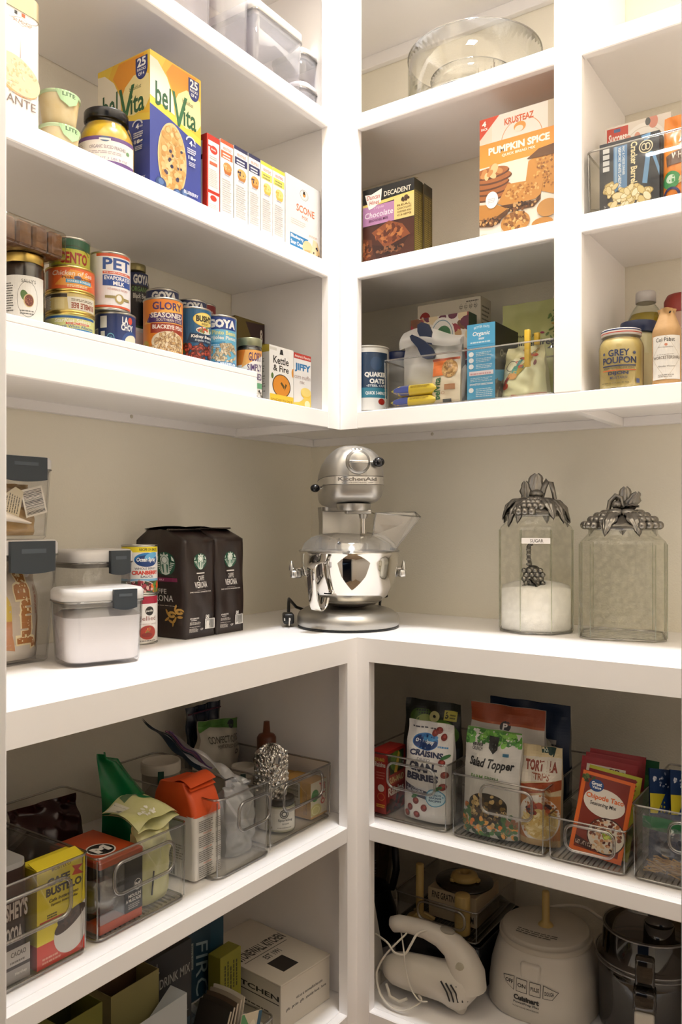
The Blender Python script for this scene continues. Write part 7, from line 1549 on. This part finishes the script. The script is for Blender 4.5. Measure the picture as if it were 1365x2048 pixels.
def topper(a):
    a.rect(0, 0, 1, 1, '#c4c2bd'); a.blobs(.5, .93, .5, .06, 60, .06, ['#3f7a2c', '#5a9a3a', '#2f6a24', '#78b04c'], 1.3, 4, box=True, ); a.rect(.0, .985, 1, 1, '#5a8a3a'); a.poly([(.42, .94), (.6, .93), (.6, .82), (.52, .77), (.43, .82)], '#1c1c1a'); a.ring(.515, .84, .06, .03, .3, '#8a8a84', 12); a.lines(.14, .83, .34, .87, 1, '#3a3a36', .7); a.txt('CRUNCH', .14, .79, .33, .825, '#3a3a36', .02); a.txt('Salad Topper', .1, .62, .92, .73, '#1c1a18', .03, .25); a.txt('FARM FRESH', .17, .53, .68, .57, '#4f7a34', .02); a.rect(.72, .77, .82, .8, '#3a6a84')
    a.ell(.5, .31, .34, .1, '#2c2418'); a.rect(.16, .1, .84, .31, '#2c2418'); a.blobs(.5, .25, .32, .15, 90, .04, ['#7a6034', '#a58a54', '#4a3820', '#c8ac74', '#2a2014'], 1.4, 5); a.blobs(.5, .08, .5, .08, 70, .05, ['#2f5a2c', '#4a7a3a', '#d87a2c', '#b8945c', '#1c3a1c', '#e0a04a'], 1.4, 6, box=True); a.blobs(.12, .16, .12, .12, 24, .05, ['#2f5a2c', '#c8702c', '#3f6a34'], 1.4, 7); a.blobs(.88, .14, .12, .1, 24, .05, ['#2f5a2c', '#8a5a3a', '#3f6a34'], 1.4, 8)
bagR('topper_pouch', 'white salad topper pouch with green leaf top in the second bin', 920, 1030, 1462, -.422, .055, '#c4c2bd', topper, 73, -4, fat=.55, cat='pouch', pxt=925)
def onion(a):
    a.rect(0, 0, 1, 1, '#b9b4ab'); a.rect(0, .86, 1, 1, '#8f3f1c'); a.rect(0, .84, 1, .86, '#a5522a'); a.ell(.5, .83, .07, .045, '#2a2826'); a.txt('P', .47, .805, .53, .855, '#d8d4ce', .03); a.txt('ORIGINAL', .34, .72, .68, .765, '#a5522a', .02); a.txt('FRENCH FRIED ONIONS', .28, .67, .78, .695, '#8a8680', .02); a.lines(.05, .4, .3, .62, 6, '#a8a39a', .3)
bagR('onion_pouch', 'tall pouch with rust red top edge behind the salad topper', 927, 1078, 1412, -.362, .06, '#b9b4ab', onion, 74, -3, fat=.4, cat='pouch', rough=.25, pxt=935)
def navy(a):
    a.rect(0, 0, 1, 1, '#10203a'); a.rect(.55, .3, .86, .72, '#8a8680'); a.ell(.55, .6, .3, .16, '#b8b4a4'); a.blobs(.52, .62, .2, .08, 40, .03, ['#5a6a3a', '#a58a4c', '#8a5a3a'], 1.4, 4); a.lines(.8, .4, .92, .7, 10, '#1c1c20', .5)
bagR('salad_bag', 'tall navy bag at the back of the second bin', 972, 1134, 1398, -.298, .05, '#10203a', navy, 75, 0, rough=.2, pxt=985)
def tort(a):
    a.rect(0, 0, 1, 1, '#b8a888'); a.rect(0, .86, 1, 1, '#c4b48e'); a.poly([(.5, 1), (.86, 1), (.8, .9), (.52, .93)], '#1c3a34'); a.txt('New', .56, .94, .78, .98, '#b8c4b8', .02, .2); a.poly([(0, .62), (1, .68), (1, .9), (0, .88)], '#c4bcae'); a.txt('TORTILLA', .14, .75, .92, .86, '#7a2c18', .05); a.txt('STRIPS', .3, .665, .74, .735, '#8a4a2c', .03); a.poly([(0, .5), (1, .58), (1, .68), (0, .6)], '#8a3a14'); a.txt('LIGHTLY SALTED', .24, .55, .8, .59, '#b8844c', .02); a.rect(0, .0, 1, .52, '#a86a34'); a.ell(.5, .28, .5, .24, '#d2cdc6'); a.ell(.54, .26, .42, .19, '#c8b070'); a.blobs(.5, .22, .4, .12, 60, .08, ['#d8c48a', '#b89a4c', '#e2d4a4', '#c8a85c'], 2.4, 4); a.blobs(.5, .38, .26, .07, 14, .08, ['#a8442c', '#8a3020', '#1f1c22', '#b85a3a'], 1.4, 5); a.rect(0, .0, 1, .07, '#b89a68')
bagR('tortilla_bag', 'tan tortilla strips bag at the end of the second bin', 1036, 1116, 1500, -.405, .055, '#b8a888', tort, 76, -3, fat=.5, turn=6, pxt=1060)
# seasoning packets
def sachet(name, label, c, w, h, tilt, turn, base, art, group=None, roll=0.0):
    t = thing(name, label, 'packet', c, 0, group, (radians(tilt), radians(roll), radians(turn)))
    b = M(); mt = mat(base, .4); rd = random.Random(int(w * 9e4 + h * 7e4)); p = rd.uniform(0, 6)
    def F(u, v, s_): return ((u - .5) * w, s_ * (.0009 + .004 * sin(pi * u) ** .7 * sin(pi * v) ** .7) + .0012 * sin(7 * u + 5 * v + p), v * h)
    b.grid(lambda u, v: F(u, v, -1), 10, 14, mt); b.grid(lambda u, v: F(1 - u, v, 1), 10, 14, mt)
    if art: a = Art(w, h); art(a); a.put(b, lambda u, v, d: (lambda q: (q[0], q[1] - .0007 - d, q[2]))(F(min(max(u / w, 0), 1), min(max(v / h, 0), 1), -1)), .008, .008)
    b.build('packet_film', t); return t
def taco(a):
    a.rect(0, 0, 1, 1, '#7a2410'); a.ring(.5, .5, .5, .5, .0001, '#d8621c', 4)
    for q in ((0, 0, .08, 1), (.92, 0, 1, 1), (0, .96, 1, 1), (0, 0, 1, .06)): a.rect(*q, '#d8641c')
    a.blobs(.15, .92, .14, .05, 16, .04, ['#3a4a1c', '#5a6a2c', '#2a2a14'], 1.5, 4); a.ell(.5, .66, .4, .17, '#d9d2c8', -6); a.ell(.3, .85, .14, .075, '#16407c'); a.txt('Great', .2, .85, .4, .895, '#f0f0f0', .03); a.txt('Value', .22, .81, .4, .845, '#f0f0f0', .02); a.txt('Chipotle Taco', .14, .67, .86, .75, '#d8641c', .03); a.txt('Seasoning Mix', .24, .6, .74, .66, '#2a2220', .02); a.ell(.64, .28, .36, .22, '#3a1a10'); a.ell(.64, .28, .34, .205, '#cfc6b8'); a.blobs(.62, .32, .3, .16, 110, .035, ['#a86a44', '#7a3a20', '#c89a74', '#5a2414', '#d8b898'], 1.4, 5); a.blobs(.66, .3, .1, .05, 24, .03, ['#a8b83c', '#8aa02c', '#c4cc5c'], 1.3, 6); a.blobs(.6, .14, .22, .06, 24, .03, ['#d8c4a8', '#c8a47c'], 1.5, 7); a.poly([(.08, .1), (.42, .06), (.42, .14), (.08, .2)], '#3a120a'); a.txt('NET WT 1 OZ', .1, .1, .4, .15, '#c8b0a0', .02)
y = -.372; xa = rx(1196, y)
sachet('seasoning_packet', 'orange and brown taco seasoning packet leaning at the front of the shallow bin', (xa + .003, -.402, ZS + .012), .098, .152, -16, 6, '#d8641c', taco, None, 8)
def lime(a): a.rect(0, 0, 1, 1, '#8a1c14'); a.rect(.9, 0, 1, 1, '#b8b82c'); a.rect(0, .96, 1, 1, '#b8b82c')
sachet('seasoning_packet', 'lime edged red packet directly behind the taco seasoning', (xa + .009, -.378, ZS + .011), .1, .158, -15, 4, '#a8a828', lime, None, 7)
def red(a):
    a.rect(0, 0, 1, 1, '#8f1418'); a.rect(.1, .84, .8, .92, '#d2c8b8'); a.txt('99c', .5, .85, .78, .91, '#5a1a14', .03); a.rect(.2, .74, .5, .8, '#d2c8b8')
for k, lb in enumerate(('red packet with a cream price strip behind the lime edged one', 'red packet in the middle of the red trio', 'red packet rearmost of the red trio, next to the green ones')):
    sachet('seasoning_packet', lb, (xa + .002 + .004 * k, -.356 + .018 * k, ZS + .015), .108, .166 + .004 * k, -13 + k, 3 + 2 * k, '#8f1418', red, 'red seasoning packets', 3)
def ranch(a): a.rect(0, 0, 1, 1, '#1a5a30'); a.rect(0, .0, 1, .82, '#3f7a2c'); a.txt('Ranch', .36, .86, .62, .92, '#d8dcd0', .03); a.rect(.32, .84, .66, .94, '#14324a'); a.txt('Ranch', .36, .86, .62, .92, '#d8dcd0', .03); a.poly([(0, .8), (1, .76), (1, .5), (0, .5)], '#4a8a34')
xg = rx(1248, -.27)
sachet('dressing_packet', 'bright green ranch packet at the back of the shallow bin', (xg, -.275, ZS + .0085), .12, .165, -8, 2, '#1a5a30', ranch, 'green dressing packets', 2)
sachet('dressing_packet', 'dark green packet peeping out behind its green twin', (xg - .012, -.25, ZS + .0095), .13, .152, -8, 4, '#16462a', None, 'green dressing packets', 2)
# blue packets and a bag of noodle sticks
def bluep(a): a.rect(0, 0, 1, 1, '#14305c'); a.rect(.0, .5, 1, .72, '#c8b82c'); a.poly([(.2, .5), (.6, .9), (.8, .9), (.5, .5)], '#1a3f78'); a.blobs(.5, .88, .4, .08, 24, .03, ['#d8d8e0', '#8a94b0'], 1.5, 4); a.ell(.5, .3, .3, .12, '#2a5a8a')
for k, lb in enumerate(('blue and yellow packet at the post side of the fourth bin', 'blue and yellow packet in the middle of the fourth bin', 'blue and yellow packet farthest along the fourth bin')):
    sachet('noodle_packet', lb, (1.092 + .034 * k, -.365 + .012 * k, ZS + .024), .09, .16, -10, 62, '#14305c', bluep, 'blue and yellow packets', 12)
t = thing('zip_bag', 'zip bag with green zip band holding noodle sticks', 'bag', (1.128, -.414, ZS + .0065), 0)
b = M(); pouch(b, .138, .04, .105, clear('#f0eef2', .1, .08, bump=.9, bscale=30, haze=.06), .004, .003, 81, fat=.6); b.build('bag_film', t)
b = M(); b.grid(lambda u, v: (-.069 + .138 * u, .0155 - .004 * sin(pi * u) - .0003, .082 + .02 * v + .003 * sin(6 * u)), 14, 3, mat('#0f6a3c', .3)); b.grid(lambda u, v: (.069 - .138 * u, .017 - .004 * sin(pi * u), .082 + .02 * v + .003 * sin(6 * u)), 14, 3, mat('#0f6a3c', .3)); b.build('zip_band', t)
t = M(); rd = random.Random(12)
for k in range(90):
    cx, cy, cz = rd.uniform(-.055, .055), rd.uniform(.008, .03), .003 + rd.random() ** 1.6 * .026
    an, el = rd.uniform(-.7, .7), rd.uniform(-.45, .45); l_ = rd.uniform(.008, .014)
    dx, dy, dz = l_ * cos(an) * cos(el), l_ * sin(an) * .4, l_ * sin(el)
    t.tube([(cx - dx, cy - dy, max(.0015, cz - dz)), (cx + dx, cy + dy, max(.0015, cz + dz))], .0016, mat('#c9a468', .6), 6)
o = t.build('noodle_sticks', None, (1.128, -.414, ZS + .0075)); tag(o, 'heap of short golden noodle sticks in the green-banded zip bag', 'noodles'); o['kind'] = 'stuff'

# ------------------------------------------------------------------ bottom shelf, back wall: kitchen machines
CREAM = mat('#cbc5ba', .35); BEI = mat('#b59a5c', .45); CRD = mat('#d2ccc0', .45)
SMOKE = clear('#a39a8c', .1, .06, edge='#6e685c')
t = thing('black_bin', 'glossy black bin under the clear bin of grating discs', 'bin', (.574, -.298, ZF))
b = M(); shell(b, .222, .235, .1062, .008, .003, mat('#0d0d0f', .25), .002); b.build('bin_body', t)
b = M(); b.tube([(x, y, .1062) for x, y in rr(.222, .235, .008)], .002, mat('#1a1a1c', .25), 6, True); b.build('rim', t)
zb = ZF + .109
clear_bin('clear bin of grating discs and tubes on the black bin', (.574, -.30, zb), 0, .212, .235, .073, GBN, handle=(.3, .86, .36, .92), ribs=True)
def hand(lines_, w, h, base='#b8a98c'):
    a = Art(w, h); a.rect(0, 0, 1, 1, base)
    for s_, q in lines_: a.txt(s_, *q, '#1c1814', .02, .12)
    return a
w, h, d = .125, .032, .13
x0 = rx(851, -.245)
carton('disc_box', 'cream box lettered for fine grating in the clear disc bin', 'box', (x0 + w / 2, -.23, zb + .0372), 0, w, d, h, '#a8977a', [('F', hand([('FINE GRATING', (.08, .3, .62, .8))], w, h))], 'boxes of grating discs')
carton('disc_box', 'lower cream box under the fine grating one', 'box', (x0 + w / 2 + .004, -.234, zb + .0046), 0, w, d, .0318, '#a08f72', [('F', hand([('MEDIUM', (.56, .25, .94, .75))], w, .0318))], 'boxes of grating discs')
t = thing('slicing_disc', 'smoky round slicing disc with cream hub on the grating boxes', 'disc', (x0 + w / 2 + .002, -.165, zb + .0702))
b = M(); b.lathe([(0, 0), (.066, 0), (.07, .003), (.068, .007), (.03, .009), (0, .009)], SMOKE, 44, cap=False); b.build('disc_plate', t)
b = M(); b.lathe([(.032, .0095), (.034, .013), (.03, .022), (.02, .026), (.012, .026), (.012, .018), (0, .018)], BEI, 36, cap=False)
for k in range(3): a_ = 2 * pi * k / 3; b.box(.034 * cos(a_) - .006, .034 * cos(a_) + .006, .034 * sin(a_) - .006, .034 * sin(a_) + .006, .0095, .018, BEI, .002, 1)
b.build('hub', t)
xt_ = rx(839, -.265)
t = thing('disc_holder', 'beige upright disc post with flared foot in the clear disc bin', 'disc holder', (xt_, -.262, zb + .0042))
hh = rz_(839, 1727, -.262) - zb - .004
b = M(); b.lathe([(.0095, .014), (.0095, hh - .001), (.0085, hh), (0, hh)], BEI, 24); b.build('tube', t)
b = M(); b.lathe([(.032, 0), (.03, .004), (.016, .01), (.0095, .016)], BEI, 24, cap=False); 
for k in range(3): a_ = 2 * pi * k / 3 + .3; b.tube([(.01 * cos(a_), .01 * sin(a_), .014), (.036 * cos(a_), .036 * sin(a_), .003)], .004, BEI, 8)
b.build('foot', t)
xt_ = rx(919, -.285)
b = M(); b.lathe([(.0, 0), (.0175, 0), (.018, .002), (.0175, rz_(919, 1795, -.285) - zb - .006), (.0165, rz_(919, 1795, -.285) - zb - .004), (0, rz_(919, 1795, -.285) - zb - .004)], BEI, 30)
tag(b.build('food_pusher', None, (xt_, -.268, zb + .0042)), 'short beige cylindrical food pusher at the front of the disc bin', 'pusher')
# dark blender in the back corner
t = thing('blender', 'dark blender standing in the shadowed corner behind the post', 'blender', (.33, -.20, ZF))
b = M(); b.lathe([(.08, 0), (.085, .01), (.075, .06), (.06, .1), (.058, .12)], mat('#0e0e10', .3), 36); b.build('base', t)
b = M(); b.lathe([(.052, .121), (.056, .13), (.07, .26), (.072, .28)], SMOKE, 36, cap=False); b.build('jug', t)
b = M(); b.lathe([(.074, .281), (.075, .3), (.04, .306), (.03, .318), (0, .318)], mat('#0e0e10', .35), 36); b.build('lid', t)
b = M(); b.tube([(.06, -.02, .27), (.1, -.035, .265), (.105, -.036, .2), (.09, -.03, .15), (.056, -.02, .14)], .009, mat('#0e0e10', .35), 8); b.build('handle', t)
b = M(); a = Art(.05, .05); a.lines(.05, .05, .95, .95, 7, '#3a3c40', .4); a.put(b, CYL(.068, .17, .6), .004); b.build('printed_scale', t)
b = M(); b.T = Matrix.Translation((.478, -.40, ZF)) @ Matrix.Rotation(radians(-12), 4, 'Y')
b.box(-.0005, .0005, -.03, .05, .0, .2, mat('#c8c4bc', .6)); tag(b.build('folded_manual'), 'white folded paper standing just behind the corner post', 'paper')
# hand mixer
hm = thing('hand_mixer', 'cream hand mixer with its cord looped round it', 'mixer', (.612, -.382, ZF), radians(8))
b = M()
b.tube([(-.112, 0, .052), (-.108, 0, .055), (-.09, 0, .058), (-.06, 0, .06), (-.02, 0, .06), (.02, 0, .06), (.05, 0, .062), (.075, 0, .06), (.092, 0, .055), (.103, 0, .05)], [.004, .022, .033, .038, .04, .042, .048, .05, .04, .008], CREAM, 20, flat=.95)
b.build('motor_body', hm)
b = M(); b.tube([(.03, 0, .058), (.05, 0, .04), (.06, 0, .022), (.064, 0, .008), (.064, 0, .001)], [.03, .034, .026, .014, .009], CREAM, 18); b.build('beater_neck', hm)
b = M(); b.tube([(.078, 0, .06), (.077, 0, .09), (.066, 0, .118), (.046, 0, .14), (.018, 0, .153), (-.015, 0, .16), (-.05, 0, .162), (-.078, 0, .16), (-.092, 0, .155), (-.098, 0, .15)], [.042, .04, .034, .027, .0215, .0185, .0175, .018, .017, .006], CREAM, 20); b.build('handle', hm)
b = M()
for k in range(5):
    b.tube([(.036 + .0105 * k, -.0475 + .0006 * k * k, .085 - .002 * k), (.05 + .0095 * k, -.0505 + .0009 * k * k, .067), (.056 + .0085 * k, -.0485 + .0009 * k * k, .048)], .0018, mat('#1c1a18', .5), 6)
b.build('vent_slot', hm)
b = M(); b.ball((.03, 0, .168), (.022, .012, .007), mat('#8f897c', .4), 18, 8); b.ball((.062, -.006, .138), (.014, .014, .012), mat('#9a947e', .4), 16, 8); b.build('speed_switch', hm)
b = M(); b.ball((.072, -.03, .112), (.012, .006, .014), mat('#a8a28f', .4), 14, 8); b.build('eject_button', hm)
b = M()
b.tube([(-.1, -.02, .03), (-.085, -.035, .014), (-.06, -.04, .012), (-.045, -.036, .02)], .0035, CRD, 8)
def cordpath(P, n=8):
    out = []
    for i in range(len(P) - 1):
        p0, p1, p2, p3 = P[max(i - 1, 0)], P[i], P[i + 1], P[min(i + 2, len(P) - 1)]
        for k in range(n):
            f = k / n; out.append(tuple(.5 * (2 * p1[j] + (p2[j] - p0[j]) * f + (2 * p0[j] - 5 * p1[j] + 4 * p2[j] - p3[j]) * f * f + (3 * p1[j] - p0[j] - 3 * p2[j] + p3[j]) * f ** 3) for j in range(3)))
    return out + [P[-1]]
def pxcord(pts, y):
    return cordpath([tuple(ony(a_, b_, (c_ if c_ is not None else y)) - Vector((hm.location.x, hm.location.y, hm.location.z))) for a_, b_, c_ in pts])
def rot8(P):
    m = Matrix.Rotation(radians(-8), 4, 'Z'); return [tuple(m @ Vector(p)) for p in P]
b.tube(rot8(pxcord([(752, 1868, -.41), (775, 1885, -.43), (790, 1905, -.435), (810, 1908, -.43), (822, 1890, -.425), (835, 1868, -.41), (852, 1861, -.40), (866, 1863, -.39)], 0)), .0028, CRD, 8, flat=.6)
b.tube(rot8(pxcord([(822, 1846, -.375), (815, 1865, -.4), (795, 1885, -.425), (770, 1912, -.43), (754, 1945, -.43), (760, 1985, -.44), (780, 2012, -.45), (805, 2021, -.45), (830, 2012, -.44), (843, 2001, -.42), (838, 1990, -.41)], 0)), .0028, CRD, 8, flat=.6)
b.tube(rot8(pxcord([(802, 1858, -.38), (808, 1900, -.43), (812, 1940, -.432), (822, 1975, -.43), (838, 2000, -.432), (855, 2003, -.42)], 0)), .0028, CRD, 8, flat=.6)
b.build('power_cord', hm)
b = M(); b.box(-.018, .006, -.01, .01, -.016, .012, mat('#b8b2a6', .4), .004, 2); o = b.build('plug', hm); p = ony(766, 1955, -.37); o.location = Vector((p.x, p.y, p.z + .012)) - hm.location
# food processor base
cz = (.805, -.212); fp = thing('food_processor', 'cream food processor base with four oval buttons and an upright post', 'food processor', (cz[0], cz[1], ZF), face_cam(cz) - radians(17))
b = M()
def fring(k, z, sq): 
    P = []
    for i in range(56):
        a_ = 2 * pi * i / 56; ca, sa = cos(a_), sin(a_); q = (abs(ca) ** sq + abs(sa) ** sq) ** (-1 / sq); P.append((.118 * k * ca * q, .118 * k * sa * q, z))
    return P
loft(b, [fring(.96, 0, 2.6), fring(1.0, .006, 2.6), fring(1.0, .045, 2.5), fring(.97, .08, 2.4), fring(.91, .11, 2.2), fring(.85, .132, 2.05), fring(.83, .14, 2)], CREAM, True, True); b.build('motor_housing', fp)
b = M(); b.lathe([(.101, .138), (.101, .146), (.0975, .149), (.095, .1475), (.0945, .156), (.092, .158), (0, .159)], mat('#b9b2a4', .4), 56, cap=False)
a = Art(.14, .03); a.lines(.15, .1, .85, .9, 3, '#3a3630', .35); a.put(b, lambda u, v, d: (u - .07, -.066 + v - .3 * (u - .07) ** 2 * -6, .1592 + d), .02); b.build('top_plate', fp)
b = M(); b.lathe([(.017, .159), (.014, .163), (.0085, .168), (.008, .232), (.0065, .234), (0, .234)], BEI, 24); b.build('drive_post', fp)
b = M(); b.box(-.022, .022, -.112, -.088, .078, .122, CREAM, .006, 2); b.lathe([(.003, .1215), (.0, .1222)], mat('#1c1a18'), 10, (-.002, -.1, 0)); b.build('latch_block', fp)
b = M(); a = Art(.12, .075); INK = '#2a2622'
for k, (s_, x0_, x1_) in enumerate((('OFF', .0, .22), ('ON', .26, .46), ('PULSE', .5, .7), ('DOUGH', .74, 1.0))):
    o1 = [(x0_ + (.0 if k else .0), .93), (x1_, .93), (x1_, .58), (x0_ + (.12 if k == 0 else 0), .58)] if k != 3 else [(x0_, .93), (x1_, .8), (x1_ - .1, .58), (x0_, .58)]
    if k == 0: o1 = [(x0_, .88), (x1_, .95), (x1_, .58), (x0_ + .06, .7)]
    n_ = len(o1); cx_ = sum(p[0] for p in o1) / n_; cy_ = sum(p[1] for p in o1) / n_
    a.poly(o1, INK); a.poly([(cx_ + (p[0] - cx_) * .91, cy_ + (p[1] - cy_) * .91) for p in o1][::1], '#c4beb2'); a.txt(s_, cx_ - .075, cy_ - .05, cx_ + .075, cy_ + .06, INK, .03)
a.txt('Cuisinart', .22, .36, .68, .5, INK, .05); a.txt('PowerPrep Plus', .22, .25, .68, .33, INK, .02); a.txt('14-CUP FOOD PROCESSOR', .2, .16, .68, .2, '#5a564e', .02)
def bodyfn(u, v, d):
    z = .018 + v; x = u - .06
    prof = [(0, .96), (.006, 1.0), (.045, 1.0), (.08, .97), (.11, .91), (.132, .85)]; k = .85
    for (z0, k0), (z1_, k1) in zip(prof, prof[1:]):
        if z0 <= z <= z1_: k = k0 + (k1 - k0) * (z - z0) / (z1_ - z0)
    R_ = .118 * k * .985; sq = 2.5
    y = (max(0, R_ ** sq - abs(x) ** sq)) ** (1 / sq); return (x, -y * 1.018 - .0006 - d, z)
a.put(b, bodyfn, .006, .008); b.build('button_panel', fp)
b = M()
loc_ = Vector(fp.location); mi_ = Matrix.Rotation(-fp.rotation_euler.z, 4, 'Z')
def toL(P): return [tuple(mi_ @ (Vector(p) - loc_)) for p in P]
b.tube(toL(cordpath([tuple(ony(*q)) for q in ((1009, 1855, -.25), (1030, 1838, -.2), (1085, 1818, -.13), (1130, 1811, -.1), (1170, 1815, -.1), (1200, 1835, -.1), (1225, 1850, -.1), (1245, 1870, -.08))])), .0038, CRD, 8)
b.tube(toL(cordpath([tuple(ony(*q)) for q in ((1196, 1925, -.16), (1196, 1895, -.15), (1206, 1879, -.14), (1225, 1874, -.13), (1240, 1880, -.11))])), .0038, CRD, 8)
b.build('power_cord', fp)
# processor bowl with lid
cb = (1.022, -.205); pb = thing('processor_bowl', 'smoky clear processor bowl with pale handle beside the cream base', 'bowl', (cb[0], cb[1], ZF), face_cam(cb) - radians(3))
b = M(); b.lathe([(.085, 0), (.094, .006), (.098, .02), (.1, .13), (.101, .155), (.099, .155), (.096, .03), (.08, .008), (0, .006)], SMOKE, 56, cap=False); b.build('bowl_wall', pb)
b = M(); b.lathe([(.104, .15), (.106, .155), (.104, .162), (.096, .166), (.092, .168), (.089, .215), (.086, .219), (.084, .215), (.086, .17), (.0, .168)], SMOKE, 56, cap=False); b.build('lid', pb)
b = M(); 
for r_, z in ((.1045, .152), (.1045, .161), (.09, .216)): b.tube([(r_ * cos(2 * pi * i / 56), r_ * sin(2 * pi * i / 56), z) for i in range(56)], .0018, ACR2, 6, True)
b.build('rim', pb)
b = M(); b.box(-.021, .021, -.14, -.1, .106, .15, SMOKE, .006, 2); b.box(-.018, .018, -.126, -.1, .151, .205, SMOKE, .005, 2); b.build('latch', pb)
b = M(); b.box(-.018, .018, -.146, -.118, .0, .112, mat('#c9c4ba', .4), .005, 2); b.build('handle', pb)
b = M(); b.lathe([(.014, .008), (.012, .12), (.0, .124)], mat('#8a8474', .4), 20); b.build('blade_hub', pb)
b = M(); a_ = M(); b.lathe([(.032, .17), (.03, .21), (.028, .21), (.03, .17)], SMOKE, 30, (.02, .03, 0), cap=False); b.build('feed_tube', pb)
